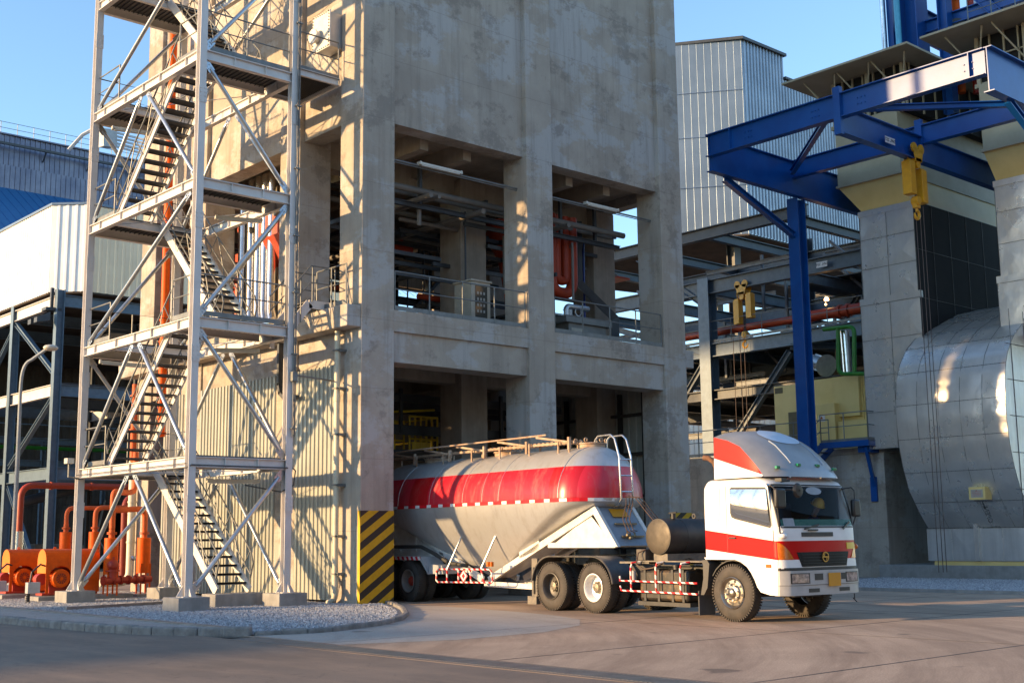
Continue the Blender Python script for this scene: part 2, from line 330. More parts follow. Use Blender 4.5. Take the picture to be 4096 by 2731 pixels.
# ------------------------------------------------------------------ ground
def groundmat(name,c,c2,dust,polar=None,ro=.8,sc_=.5,amt=.8,fine=60,lo=.45,hi=.7):
    m=bpy.data.materials.new(name); m.use_nodes=True; nt=m.node_tree; L=nt.links; b=nt.nodes['Principled BSDF']
    g=_n(nt,'ShaderNodeNewGeometry'); P=g.outputs['Position']
    if polar:
        s=_n(nt,'ShaderNodeVectorMath',operation='SUBTRACT'); s.inputs[1].default_value=(*polar,0); L.new(P,s.inputs[0])
        ln=_n(nt,'ShaderNodeVectorMath',operation='LENGTH'); L.new(s.outputs[0],ln.inputs[0])
        sx=_n(nt,'ShaderNodeSeparateXYZ'); L.new(s.outputs[0],sx.inputs[0])
        an=_n(nt,'ShaderNodeMath',operation='ARCTAN2'); L.new(sx.outputs[1],an.inputs[0]); L.new(sx.outputs[0],an.inputs[1])
        a2=_n(nt,'ShaderNodeMath',operation='MULTIPLY'); a2.inputs[1].default_value=1.3; L.new(an.outputs[0],a2.inputs[0])
        cm=_n(nt,'ShaderNodeCombineXYZ'); L.new(ln.outputs['Value'],cm.inputs[0]); L.new(a2.outputs[0],cm.inputs[1]); vec=cm.outputs[0]
    else:
        mp=_n(nt,'ShaderNodeMapping'); mp.inputs['Scale'].default_value=(1,.25,1); mp.inputs['Rotation'].default_value=(0,0,.7); L.new(P,mp.inputs[0]); vec=mp.outputs[0]
    n1=_n(nt,'ShaderNodeTexNoise',Scale=1.5 if polar else 1.4,Detail=10,Roughness=.72); L.new(vec,n1.inputs['Vector'])
    n2=_n(nt,'ShaderNodeTexNoise',Scale=sc_,Detail=8,Roughness=.65); L.new(P,n2.inputs['Vector'])
    n3=_n(nt,'ShaderNodeTexNoise',Scale=fine,Detail=3,Roughness=.7); L.new(P,n3.inputs['Vector'])
    r1=_n(nt,'ShaderNodeMapRange'); r1.inputs['From Min'].default_value=lo; r1.inputs['From Max'].default_value=hi; r1.inputs['To Max'].default_value=amt; L.new(n1.outputs['Fac'],r1.inputs[0])
    r2=_n(nt,'ShaderNodeMapRange'); r2.inputs['From Min'].default_value=.35; r2.inputs['From Max'].default_value=.65; L.new(n2.outputs['Fac'],r2.inputs[0])
    m1=_n(nt,'ShaderNodeMix',data_type='RGBA'); m1.inputs[6].default_value=(*c,1); m1.inputs[7].default_value=(*c2,1); L.new(r2.outputs[0],m1.inputs[0])
    m2=_n(nt,'ShaderNodeMix',data_type='RGBA'); m2.inputs[7].default_value=(*dust,1); L.new(r1.outputs[0],m2.inputs[0]); L.new(m1.outputs[2],m2.inputs[6])
    r3=_n(nt,'ShaderNodeMapRange'); r3.inputs['From Min'].default_value=.25; r3.inputs['From Max'].default_value=.75; r3.inputs['To Min'].default_value=.62; r3.inputs['To Max'].default_value=1.38; L.new(n3.outputs['Fac'],r3.inputs[0])
    sc3=_n(nt,'ShaderNodeVectorMath',operation='SCALE'); vo=_n(nt,'ShaderNodeTexVoronoi',feature='DISTANCE_TO_EDGE',Scale=.42); nw=_n(nt,'ShaderNodeTexNoise',Scale=2.5,Detail=5); L.new(P,nw.inputs['Vector']); va=_n(nt,'ShaderNodeVectorMath',operation='ADD'); L.new(P,va.inputs[0]); L.new(nw.outputs['Color'],va.inputs[1]); L.new(va.outputs[0],vo.inputs['Vector'])
    rc=_n(nt,'ShaderNodeMapRange'); rc.inputs['From Max'].default_value=.006; rc.inputs['To Min'].default_value=.45 if not polar else .12; rc.inputs['To Max'].default_value=0; L.new(vo.outputs['Distance'],rc.inputs[0])
    m3=_n(nt,'ShaderNodeMix',data_type='RGBA'); m3.inputs[7].default_value=(.05,.045,.04,1); L.new(rc.outputs[0],m3.inputs[0]); L.new(m2.outputs[2],m3.inputs[6])
    no_=_n(nt,'ShaderNodeTexNoise',Scale=.9,Detail=3,Roughness=.4); L.new(P,no_.inputs['Vector']); ro_=_n(nt,'ShaderNodeMapRange'); ro_.inputs['From Min'].default_value=.70; ro_.inputs['From Max'].default_value=.74; ro_.inputs['To Max'].default_value=.6; L.new(no_.outputs['Fac'],ro_.inputs[0])
    m4=_n(nt,'ShaderNodeMix',data_type='RGBA'); m4.inputs[7].default_value=(.06,.05,.045,1); L.new(ro_.outputs[0],m4.inputs[0]); L.new(m3.outputs[2],m4.inputs[6]); L.new(m4.outputs[2],sc3.inputs[0]); L.new(r3.outputs[0],sc3.inputs['Scale']); L.new(sc3.outputs[0],b.inputs['Base Color'])
    b.inputs['Roughness'].default_value=ro; b.inputs['Specular IOR Level'].default_value=.3
    bp=_n(nt,'ShaderNodeBump',Strength=.35,Distance=.012); L.new(n3.outputs['Fac'],bp.inputs['Height']); L.new(bp.outputs[0],b.inputs['Normal'])
    MATS[name]=m; return m
ASPH=groundmat('asphalt',(.15,.118,.095),(.20,.155,.122),(.30,.22,.16),fine=70,amt=.6)
PAVE=groundmat('dusty_concrete_paving',(.46,.335,.24),(.35,.25,.178),(.22,.152,.108),polar=(-12.5,-3.5),fine=45,amt=.75,lo=.44,hi=.66)
WALK=groundmat('walkway_concrete',(.36,.33,.30),(.28,.26,.24),(.22,.20,.18),fine=40,amt=.4)
EARTH=groundmat('yard_ground',(.22,.20,.18),(.17,.15,.14),(.13,.12,.11),fine=20)
STONE=mat('crushed_stone',(.50,.50,.51),(.20,.205,.22),rough=.9,scale=14,det=2)
def sheet(name,poly,z,m,thick=0):
    mb=MB(); P=[V(x,y,z) for x,y in poly]
    if thick: mb.prism([p-V(0,0,thick) for p in P],V(0,0,thick))
    else: mb.quad(*P)
    return struct(obj(name,mb,m,smooth=0))
APR=groundmat('pale_apron_concrete',(.42,.375,.325),(.35,.305,.26),(.25,.21,.17),polar=(-12.5,-3.5),fine=45,amt=.5,lo=.5,hi=.7)
g=MB(); n=24
ring=[(3000*math.cos(2*math.pi*i/n),3000*math.sin(2*math.pi*i/n),-.12) for i in range(n)]; g.quad(*ring); struct(obj('ground',g,EARTH,smooth=0))
KERB=[(0.9,.1),(0.55,-.7),(0.14,-1.35),(-.7,-2.75),(-1.76,-4.27),(-2.85,-5.51),(-4.16,-6.48),(-5.74,-7.1),(-6.9,-6.75)]
KERB2=[(-6.95,-6.7),(-7.5,-5.97),(-8.05,-4.9),(-8.35,-3.4),(-8.5,-1.2),(-8.6,1.2),(-8.7,6),(-8.8,20),(-8.8,60)]
sheet('concrete_pavement',[(-7.1,-70),(90,-70),(90,-3),(90,90),(-7.1,90)],0,PAVE)
sheet('asphalt_road',[(-7.62,-70),(-7.62,90),(-120,90),(-120,-70)],.0,ASPH)
mb=MB(); mb.box(-7.7,-70,-.1,-7.56,-5.6,.004); mb.box(-7.14,-70,-.1,-7.04,-7.0,.004); struct(obj('drain_kerb_edge',mb,ASPH,smooth=0))
mb=MB()
for i in range(420):
    y=-7.1-i*.07
    mb.box(-7.56,y-.045,-.03,-7.14,y,.006)
tag(obj('drain_grating',mb,RAIL,smooth=0),'long ribbed steel drain cover let into the yard between asphalt and concrete','drain cover')
mb=MB(); mb.box(-7.56,-70,-.1,-7.14,-7,-.035); struct(obj('drain_bottom',mb,BLK,smooth=0))
mb=MB()
for y in (-9.05,-13.25,-17.35,-21.5): mb.box(-7.0,y-.012,.001,60,y+.012,.003)
for x in (-.4,5.4,11.2,17): mb.box(x-.012,-60,.001,x+.012,-7.2,.003)
struct(obj('pavement_joint',mb,BLK,smooth=0))
apr=[(1.0,.3)]+[(x,y) for x,y in KERB][1:]+[(-6.9,-6.9),(-6.98,-9.5),(-5.2,-10.2),(-3.2,-10.1),(-1.6,-9.4),(-.4,-8.2),(.2,-6.8),(.6,-5.0),(.95,-2.5)]
_a=MB(); _a.quad(*[V(x,y,.0025) for x,y in apr]); struct(obj('concrete_apron',_a,APR,smooth=0))
# gravel bed and walkway
inn=lambda pts,k: pts
bed=[(12.0,.2),(.9,.15)]+KERB+[(-7.2,-6.2),(-7.22,45),(0,45),(0,.2)]
bedp=[(x,y) for x,y in KERB]+[(-7.2,-6.3),(-7.2,45),(.0,45),(.0,.1)]
sheet('gravel_bed',bedp,.02,mat('gravel_base',(.28,.27,.26),(.2,.19,.19),rough=.95,scale=30,bump=.5,bscale=50))
sheet('walkway',[(-7.2,-6.4)]+[(x+.08,y) for x,y in KERB2[1:]]+[(-7.2,60)],.11,WALK,thick=.11)
mb=MB()
for dx in (0,.09,.18): mb.box(-7.22+dx,-6.3,.02,-7.18+dx,45,.135)
mb.beam((-5.98,3.69,.06),(-1.4,4.6,.06),.12,.1); 
struct(obj('channel_rail',mb,mat('old_steel_strip',(.25,.25,.26),(.18,.17,.17),rough=.5,metal=.6),smooth=0))
def kerbrun(name,pts,w,h,m,seg,label,cat,grp):
    P=[V(x,y,0) for x,y in pts]; L=[0]
    for a,b in zip(P,P[1:]): L.append(L[-1]+(b-a).length)
    def pos(s):
        s=max(0,min(s,L[-1]-1e-6))
        for i in range(len(P)-1):
            if s<=L[i+1]: return P[i].lerp(P[i+1],(s-L[i])/(L[i+1]-L[i]))
        return P[-1]
    s=0;k=0
    while s<L[-1]-.3 and k<40:
        e=min(s+seg,L[-1]); mb=MB(); nn=max(1,int((e-s)/.45))
        for j in range(nn):
            a=pos(s+.008+(e-s-.016)*j/nn); b=pos(s+.008+(e-s-.016)*(j+1)/nn); d=(b-a).normalized(); sd=V(-d.y,d.x,0)
            hh=h+random.uniform(-.014,.012)
            mb.beam(a+V(0,0,hh/2-.02)-d*.01,b+V(0,0,hh/2-.02)+d*.01,w,hh+.04)
        o=obj('kerb_stone',mb,m,smooth=0,bevel=.035); struct(o); s=e;k+=1
kerbrun('k',KERB,.14,.09,mat('old_kerb_concrete',(.27,.255,.235),(.16,.15,.14),rough=.95,scale=5,bump=.8,bscale=25,streak=.4),2.6,'','','')
kerbrun('k',KERB2,.2,.15,MATS['old_kerb_concrete'],.95,'','','')
def pebbles(name,region,n,smin,smax,z,label):
    rs=np.random.RandomState(3); xs=[];
    poly=region
    def inside(x,y):
        c=np.zeros(len(x),bool); m=len(poly)
        for i in range(m):
            x1,y1=poly[i]; x2,y2=poly[(i+1)%m]
            cond=((y1>y)!=(y2>y)); xi=(x2-x1)*(y-y1)/((y2-y1) if y2!=y1 else 1e-9)+x1
            c^=cond&(x<xi)
        return c
    bx=[p[0] for p in poly]; by=[p[1] for p in poly]
    x=rs.uniform(min(bx),max(bx),n*3); y=rs.uniform(min(by),max(by),n*3); k=inside(x,y); x=x[k][:n]; y=y[k][:n]; N=len(x)
    base=np.array([[1,0,0],[-1,0,0],[0,1,0],[0,-1,0],[0,0,1],[0,0,-1]],float); F=np.array([[0,2,4],[2,1,4],[1,3,4],[3,0,4],[2,0,5],[1,2,5],[3,1,5],[0,3,5]])
    s=rs.uniform(smin,smax,(N,1,1))*rs.uniform(.6,1.2,(N,1,3)); a=rs.uniform(0,6.28,N); j=rs.uniform(-.25,.25,(N,6,3))
    v=(base[None]+j)*s; ca,sa=np.cos(a)[:,None],np.sin(a)[:,None]
    vx=v[:,:,0]*ca-v[:,:,1]*sa+x[:,None]; vy=v[:,:,0]*sa+v[:,:,1]*ca+y[:,None]; vz=v[:,:,2]*.8+z+rs.uniform(0,.012,N)[:,None]
    vs=np.stack([vx,vy,vz],-1).reshape(-1,3); fs=(F[None]+(np.arange(N)*6)[:,None,None]).reshape(-1,3)
    me=bpy.data.meshes.new(name); me.from_pydata(vs.tolist(),[],fs.tolist()); me.materials.append(STONE)
    o=bpy.data.objects.new(name,me); COL.objects.link(o); tag(o,label,'gravel'); o['kind']='stuff'
shr=[(.55,-.2),(0.0,-1.1),(-.85,-2.65),(-1.86,-4.1),(-2.95,-5.35),(-4.2,-6.3),(-5.74,-6.9),(-6.75,-6.6),(-6.95,-6.2),(-6.95,14),(-.05,14),(-.05,-.05)]
pebbles('gravel',shr,60000,.013,.027,.03,'loose pale crushed stone filling the kerbed bed under the stair tower')
sheet('gravel_verge',[(13.75,-40),(22.6,-40),(22.6,20),(13.0,20),(13.0,0),(13.75,-3)],.02,mat('gravel_base'	,(.28,.27,.26)))
pebbles('gravel',[(13.9,-14),(22.4,-14),(22.4,-1),(13.9,-1)],30000,.02,.045,.03,'loose grey crushed stone strip in front of the silver ducts')
mb=MB(); mb.box(13.62,-40,0,13.76,-3,.09); struct(obj('kerb_line',mb,PLINTH,smooth=0))
# ------------------------------------------------------------------ main concrete building
ZR0,ZR1,ZT,ZTOP=7.06,7.63,12.84,27.
MBd=thing('concrete_building','tall raw concrete plant building on square columns with two open storeys','building',(0,0,0))
CX=(0,5.9,11.85); CY=(0,3.1,8.6,12.0); CW=1.05
def column(x,y,vis=True,z1=ZTOP,m=CONC):
    mb=MB(); mb.box(x,y,-.1,x+CW,y+CW,z1); return obj('column',mb,m,MBd,bevel=.02)
for x in CX: column(x,0)
for y in CY[1:]: column(0,y)
for x in CX[1:]:
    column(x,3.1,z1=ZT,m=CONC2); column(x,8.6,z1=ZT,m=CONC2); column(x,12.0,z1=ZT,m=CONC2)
# ring beams (first floor)
mb=MB(); mb.box(-.44,0.02,ZR0,-.003,13.6,ZR1); mb.box(0,13.0,ZR0,12.9,13.4,ZR1); mb.box(12.903,.02,ZR0,13.3,13.4,ZR1)
obj('ring_beam',mb,CONC,MBd,bevel=.02)
mb=MB()
for a,b in ((1.05,5.9),(6.95,11.85)):
    mb.box(a,.012,ZR0,b,.4,ZR1)
obj('ring_beam',mb,CONC,MBd)
mb=MB()
for a,b in ((1.05,5.9),(6.95,11.85)):
    mb.box(a,.10,6.25,b,.9,ZR0-.002)
obj('lower_beam',mb,CONC,MBd)
mb=MB()
for a,b in ((1.05,3.1),(4.15,8.6),(9.65,12.0)):
    mb.box(.06,a,6.2,.7,b,ZR1)
obj('side_beam',mb,CONC,MBd)
# upper walls
mb=MB()
for a,b in ((1.05,5.9),(6.95,11.85)): mb.box(a,.18,ZT,b,.75,ZTOP)
obj('upper_wall',mb,CONC,MBd)
mb=MB()
for a,b in ((1.05,3.1),(4.15,8.6),(9.65,12.0)): mb.box(.14,a,ZT,.75,b,ZTOP)
obj('upper_wall',mb,CONC,MBd)
mb=MB(); mb.box(12.4,1.05,ZT,12.85,12.9,ZTOP); mb.box(.8,12.4,ZT,12.4,12.95,ZTOP); obj('upper_wall',mb,CONC,MBd)
# slabs with downstand beams
mb=MB(); mb.box(.7,.75,ZT+.3,12.3,12.9,ZT+.7)
for y in (3.4,8.9): mb.box(1.05,y,ZT-.5,11.85,y+.5,ZT+.3)
for x in (2.6,4.2,8.4,10.1): mb.box(x,.9,ZT-.25,x+.3,12.5,ZT+.3)
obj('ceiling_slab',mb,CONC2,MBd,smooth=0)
mb=MB(); mb.box(.7,.9,7.25,12.4,12.95,7.55)
for y in (3.4,8.9): mb.box(1.05,y,6.35,11.85,y+.5,7.25)
for x in (2.6,4.2,8.4,10.1): mb.box(x,1.0,6.75,x+.3,12.5,7.25)
obj('floor_slab',mb,CONC2,MBd,smooth=0)
mb=MB(); mb.box(1.5,4.16,7.6,1.6,8.55,12.6); mb.box(1.7,1.1,7.6,1.8,2.2,8.7); obj('sun_block_panel',mb,CONC2,MBd,smooth=0)  # panels added to keep sunlight out of the upper storey
# hazard paint at column feet
mb=MB(); mb.box(-.004,-.006,.0,CW+.004,-.001,2.35); obj('hazard_paint',mb,HAZ,MBd,smooth=0)
mb=MB(); mb.box(-.006,-.006,.0,-.001,.10,2.35); obj('hazard_paint',mb,mat('yellow_edge_paint',(.62,.38,.0)),MBd,smooth=0)
mb=MB(); mb.box(11.85,-.006,.0,12.904,-.001,2.35); obj('hazard_paint',mb,HAZ,MBd,smooth=0)
# translucent ribbed sheeting at ground level, left side
for a,b in ((1.1,3.1),(4.15,8.6),(9.65,11.0)):
    mb=MB(); mb.ribs((.0,b,.09),(0,-1,0),b-a,(0,0,1),6.12,(-1,0,0),pitch=.19,depth=.035); obj('ribbed_cladding',mb,FRP,MBd,smooth=0)
mb=MB()
for z in (1.4,3.1,4.8):
    for a,b in ((1.1,3.1),(4.15,8.6)): mb.box(.02,a,z,.1,b,z+.12)
obj('cladding_rail',mb,DSTEEL,MBd,smooth=0)
# right-hand and rear ground floor sheeting inside
mb=MB(); mb.ribs((12.75,12.0,.1),(0,-1,0),7.8,(0,0,1),7.1,(-1,0,0),pitch=.3,depth=.04); mb.ribs((12.75,3.1,.1),(0,-1,0),2.0,(0,0,1),7.1,(-1,0,0),pitch=.3,depth=.04); obj('ribbed_cladding',mb,mat('grey_green_sheet',(.42,.42,.36),(.34,.34,.3),rough=.5),MBd,smooth=0)
mb=MB()
for y in (1.6,2.7,5.3,7.0): mb.box(12.55,y,.1,12.68,y+.13,6.4)
for z in (1.2,2.9,4.3,5.6): mb.box(12.5,1.05,z,12.6,8.6,z+.1)
obj('cladding_frame',mb,BLK,MBd,smooth=0)
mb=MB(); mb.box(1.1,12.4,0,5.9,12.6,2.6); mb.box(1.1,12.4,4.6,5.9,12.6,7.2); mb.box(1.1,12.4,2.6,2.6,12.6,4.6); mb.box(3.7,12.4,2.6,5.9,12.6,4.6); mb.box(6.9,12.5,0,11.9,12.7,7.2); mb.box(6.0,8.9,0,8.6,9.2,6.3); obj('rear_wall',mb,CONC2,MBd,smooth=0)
# clutter of steelwork seen between the columns, first floor
def rail(name,pts,posts,h=1.07,kick=.12,r=.021,m=RAIL,mid=(.55,),label='',cat='railing',grp=None,parent=None,lattice=False):
    mb=MB(); P=[Vector(p) for p in pts]
    mb.tube([p+V(0,0,h) for p in P],r,8)
    for k in mid: mb.tube([p+V(0,0,h*k) for p in P],r*.8,8)
    for a,b in zip(P,P[1:]):
        n=max(1,round((b-a).length/posts))
        for i in range(n+1):
            q=a.lerp(b,i/n); mb.tube([q,q+V(0,0,h)],r,8)
        if kick: mb.beam(a+V(0,0,kick/2+.02),b+V(0,0,kick/2+.02),.008,kick)
    o=obj(name,mb,m,parent)
    if not parent: tag(o,label,cat,grp)
    return o
rail('railing',[(1.12,.08,ZR1),(5.82,.08,ZR1)],1.15,label='grey tube railing across the first-floor opening left of the middle column',grp='first-floor railings')
rail('railing',[(7.02,.08,ZR1),(11.78,.08,ZR1)],1.15,label='grey tube railing across the first-floor opening right of the middle column',grp='first-floor railings')
rail('railing',[(-.4,.12,ZR1),(-.4,1.5,ZR1)],.62,label='short grey railing on the projecting beam beside the sunlit corner column')
# ------------------------------------------------------------------ stair tower
TX0,TX1,TY0,TY1=-4.22,-1.56,.98,7.36
LV=[3.63,7.01,10.5,13.81,17.2,20.6]
ST=thing('stair_tower','tall open steel stair tower with white-lit beams and zigzag flights beside the concrete building','stair tower',(-4.22,.98,0))
POST={}
for nm,x,y in (('B',TX0,TY0),('C',TX1,TY0),('A',TX0,TY1),('D',TX1,TY1)):
    POST[nm]=(x,y)
    mb=MB(); mb.beam((x,y,.36),(x,y,22),.19,.2,up=(0,1,0),sec='I',t=.018,tw=.014)
    mb.box(x-.17,y-.17,.34,x+.17,y+.17,.365)
    for s in (-1,1):
        mb.prism([(x+s*.1,y-.01,.36),(x+s*.26,y-.01,.36),(x+s*.1,y-.01,.62)],V(0,.02,0)); mb.prism([(x-.01,y+s*.1,.36),(x-.01,y+s*.26,.36),(x-.01,y+s*.1,.62)],V(.02,0,0))
    for z in (2.3,5.9,9.2,12.4,15.8):
        mb.box(x-.11,y-.115,z,x+.11,y-.102,z+.42); 
        for k in range(4):
            for s in (-.06,.06): mb.box(x+s-.016,y-.13,z+.05+k*.1,x+s+.016,y-.115,z+.085+k*.1)
    obj('post',mb,LGREY,ST,smooth=0)
    f=MB(); f.box(x-.4,y-.4,-.1,x+.4,y+.4,.345)
    nmz={'B':'nearest corner','C':'right corner by the cladding','A':'left front corner','D':'rear corner'}[nm]
    tag(obj('footing',f,PLINTH,bevel=.015),'square concrete footing under the stair tower, '+nmz,'footing','stair tower footings')
def bolts(mb,c,ax,n=4,sp=.06): pass
for k,z in enumerate(LV):
    mb=MB()
    zc=z-.13
    for x in (TX0,TX1): q_=MB(); q_.beam((x,TY0+.1,zc),(x,TY1-.1,zc),.15,.26,sec='I',t=.02); obj('floor_beam',q_,LGREY,ST,smooth=0)
    for y in (TY0,TY1): q_=MB(); q_.beam((TX0+.1,y,zc),(TX1-.1,y,zc),.15,.26,sec='I',t=.02); obj('floor_beam',q_,LGREY,ST,smooth=0)
    for y in (TY0+1.35,TY1-1.35): q_=MB(); q_.beam((TX0+.08,y,zc+.02),(TX1-.08,y,zc+.02),.12,.2,sec='I',t=.015); obj('floor_beam',q_,LGREY,ST,smooth=0)
    for y in (TY0+.75,TY0+2.2,TY0+3.19,TY0+4.3,TY1-.75):
        for x,s in ((TX0,-1),(TX1,-1)): mb.box(x+s*.07,y-.008,z-.24,x,y+.008,z-.02)
    for x in (TX0+.9,TX0+1.8): mb.box(x-.008,TY0-.07,z-.24,x+.008,TY0,z-.02)
    obj('stiffener',mb,LGREY,ST,smooth=0)
    mb=MB(); mb.box(TX0+.02,TY0+.02,z+.004,TX1-.02,TY0+1.4,z+.04); mb.box(TX0+.02,TY1-1.4,z+.004,TX1-.02,TY1-.02,z+.04)
    # bars under the grating give it texture
    for i in range(18): 
        x=TX0+.15+i*.14
        mb.box(x,TY0+.05,z-.03,x+.02,TY0+1.35,z+.002); mb.box(x,TY1-1.35,z-.03,x+.02,TY1-.05,z+.002)
    obj('landing_grating',mb,DGRAT,ST,smooth=0)
    mb=MB()
    mb.tube([(TX0+.2,TY0+1.5,z-.2),(TX1-.2,TY1-1.5,z-.2)],.012,6); mb.tube([(TX1-.2,TY0+1.5,z-.2),(TX0+.2,TY1-1.5,z-.2)],.012,6)
    obj('tie_rod',mb,GALV,ST)
    hp=[(TX0+.05,TY1-1.45,z+.04),(TX0+.05,TY1-.05,z+.04),(TX1-.05,TY1-.05,z+.04),(TX1-.05,TY1-1.45,z+.04)]
    rail('guard_rail',hp,1.2,h=1.05,parent=ST)
    if k in(1,3): hp=[(TX0+.05,TY0+1.3,z+.04),(TX0+.05,TY0+.05,z+.04),(TX1-.1,TY0+.05,z+.04)]
    else: hp=[(TX0+.05,TY0+1.3,z+.04),(TX0+.05,TY0+.05,z+.04),(TX1-.05,TY0+.05,z+.04),(TX1-.05,TY0+1.3,z+.04)]
    if k!=0 or True: rail('guard_rail',hp,1.1,h=1.05,parent=ST) if k in (1,3,5) else None
# flights
def flight(x0,x1,y0,z0,y1,z1,n):
    mb=MB(); a=V(0,y0,z0); b=V(0,y1,z1); d=(b-a).normalized()
    for x,s in ((x0,1),(x1,-1)):
        mb.beam((x,y0,z0+.02)-d*.1 if False else (x,y0,z0+.02),(x,y1,z1+.02),.05,.24,sec='C',t=.012)
    st=obj('stringer',mb,LGREY,ST,smooth=0)
    for i in range(1,n):
        mb=MB(); t=i/n; y=y0+(y1-y0)*t; z=z0+(z1-z0)*t
        sg=1 if y1>y0 else -1
        mb.box(x0+.03,y-.13,z-.015,x1-.03,y+.13,z+.02); mb.box(x0+.03,y-sg*.13,z-.04,x1-.03,y-sg*.12,z+.02)
        obj('tread',mb,DGRAT,ST,smooth=0)
    mb=MB(); H=1.0
    for x in (x0-.02,x1+.02):
        p=V(x,y0,z0); q=V(x,y1,z1); 
        mb.tube([p+V(0,0,.42),p+(q-p)*.03+V(0,0,.42),q+V(0,0,.42)],.019,6); mb.tube([p+V(0,0,.35),p+V(0,(-.12 if y1>y0 else .12),.7),p+V(0,0,H),q+V(0,0,H)],.022,6)
        N=7
        for i in range(N):
            a=p.lerp(q,(i+.05)/N); b=p.lerp(q,(i+.95)/N)
            if i%2==0: mb.tube([a+V(0,0,H),b+V(0,0,.05)],.015,5)
            if i%2==1: mb.tube([a+V(0,0,.05),b+V(0,0,H)],.015,5)
    obj('stair_handrail',mb,RAIL,ST)
lo,hi=TY0+1.35,TY1-1.4
flight(-2.75,-1.82,2.25,.36,5.95,LV[0],15)
flight(-4.05,-3.1,hi,LV[0],lo+.1,LV[1],15)
flight(-2.75,-1.82,lo,LV[1],hi,LV[2],16)
flight(-4.05,-3.1,hi,LV[2],lo+.1,LV[3],15)
flight(-2.75,-1.82,lo,LV[3],hi,LV[4],16)
flight(-4.05,-3.1,hi,LV[4],lo+.1,LV[5],15)
f=MB(); f.box(-3.05,1.75,-.1,-1.65,2.45,.34); tag(obj('footing',f,PLINTH,bevel=.015),'wide low concrete footing carrying the foot of the lowest stair flight','footing')
# braces (round tubes with gusset plates)
def brace(p,q,r=.055):
    p,q=Vector(p),Vector(q); d=(q-p).normalized(); mb=MB()
    mb.tube([p+d*.18,p+d*.30,q-d*.30,q-d*.18],r,12,rs=[r*.55,r,r,r*.55]); b=obj('brace',mb,GALV,ST)
    mb=MB(); n=Vector((1,0,0)) if abs(d.x)<.05 else Vector((0,1,0)); s=d.cross(n)
    for e,k in ((p,1),(q,-1)): mb.obox(e+d*k*.12,d*.16,s*.09,n*.008); 
    for e,k in ((p,1),(q,-1)):
        for t in (.1,.18):
            for w_ in (-.04,.04): mb.obox(e+d*k*t+s*w_,d*.014,s*.014,n*.026)
    obj('gusset_plate',mb,GALV,ST,smooth=0)
Z0=.45
ym=(TY0+TY1)/2
def lv(i): return Z0 if i<0 else LV[i]+.08
def un(i): return LV[i]-.3
for X in (TX0,):
    brace((X,TY1-.15,Z0),(X,ym+.2,un(0))); brace((X,TY0+.15,Z0),(X,ym-.2,un(0)))
    brace((X,TY1-.15,lv(0)),(X,ym+.2,un(1))); brace((X,TY0+.15,lv(0)),(X,ym-.2,un(1)))
    brace((X,TY1-.15,lv(1)),(X,TY0+.4,un(2)))
    brace((X,TY1-.15,lv(2)),(X,ym+.2,un(3))); brace((X,TY0+.15,lv(2)),(X,ym-.2,un(3)))
    brace((X,TY1-.15,lv(3)),(X,TY0+.4,un(4)))
X=TX1
for i in (0,1,3): brace((X,TY0+.15,lv(i-1)),(X,ym-.2,un(i))); brace((X,TY1-.15,lv(i-1)),(X,ym+.2,un(i)))
brace((X,TY1-.15,lv(1)),(X,TY0+.3,un(2))); brace((X,TY1-.15,lv(3)),(X,TY0+.3,un(4)))
for i in range(5):
    a,b=(TX0+.12,TX1-.12) if i in (0,2,4) else (TX1-.12,TX0+.12)
    brace((a,TY0,lv(i-1)),(b,TY0,un(i)))
for i in (0,2,4): brace((TX0+.12,TY1,lv(i-1)),(TX1-.12,TY1,un(i)))
for i in (1,3): brace((TX1-.12,TY1,lv(i-1)),(TX0+.12,TY1,un(i)))
# conduits on the right-hand post and along the first level
mb=MB()
for dx,dy in ((.05,-.15),(.12,-.13)): mb.tube([(TX1+dx,TY0+dy,4.2),(TX1+dx,TY0+dy,21)],.02,8)
for z in (4.4,5.6,6.3,7.9,9.4,11.2,12.9,15.2): mb.box(TX1+.0,TY0-.18,z,TX1+.17,TY0-.1,z+.03)
mb.box(TX1-.02,TY0-.24,5.62,TX1+.12,TY0-.1,5.85); obj('conduit',mb,RAIL,ST)
mb=MB(); mb.tube([(TX0-.1,TY1,3.36),(TX0-.1,TY0-.02,3.36),(TX0-.02,TY0-.12,3.42),(TX1-.05,TY0-.12,3.42)],.02,8); mb.tube([(TX0-.11,TY1,3.46),(TX0-.11,TY0,3.46)],.012,8)
mb.tube([(TX1+.1,TY0-.12,3.42),(TX1+.22,TY0-.05,3.36),(TX1+.2,TY0,3.0),(TX1-.1,TY0+.1,2.83),(TX1-.9,TY0+.5,3.0)],.018,8); obj('cable',mb,DGRAT,ST)
def striplight(name,p,q,label,grp='fluorescent strip lights'):
    p,q=Vector(p),Vector(q); d=(q-p).normalized(); t=thing(name,label,'light',tuple((p+q)/2),grp)
    mb=MB(); mb.beam(p,q,.14,.07); mb.obox(p,d*.03,d.cross(V(0,0,1))*.085,V(0,0,.05)); mb.obox(q,d*.03,d.cross(V(0,0,1))*.085,V(0,0,.05)); obj('housing',mb,LAMPW,t,bevel=.01)
    mb=MB(); mb.beam(p+d*.04-V(0,0,.05),q-d*.04-V(0,0,.05),.12,.04); obj('diffuser',mb,mat('milky_diffuser',(.6,.58,.52),rough=.3),t,bevel=.012)
striplight('strip_light',(-3.2,2.0,3.12),(-2.0,1.6,3.12),'long strip light hung under the lowest landing of the stair tower')
striplight('strip_light',(-2.9,2.5,6.5),(-1.9,1.9,6.5),'strip light hung under the second landing of the stair tower')
striplight('strip_light',(-4.1,6.6,6.55),(-2.9,6.3,6.5),'strip light at the rear of the stair tower under its second level')
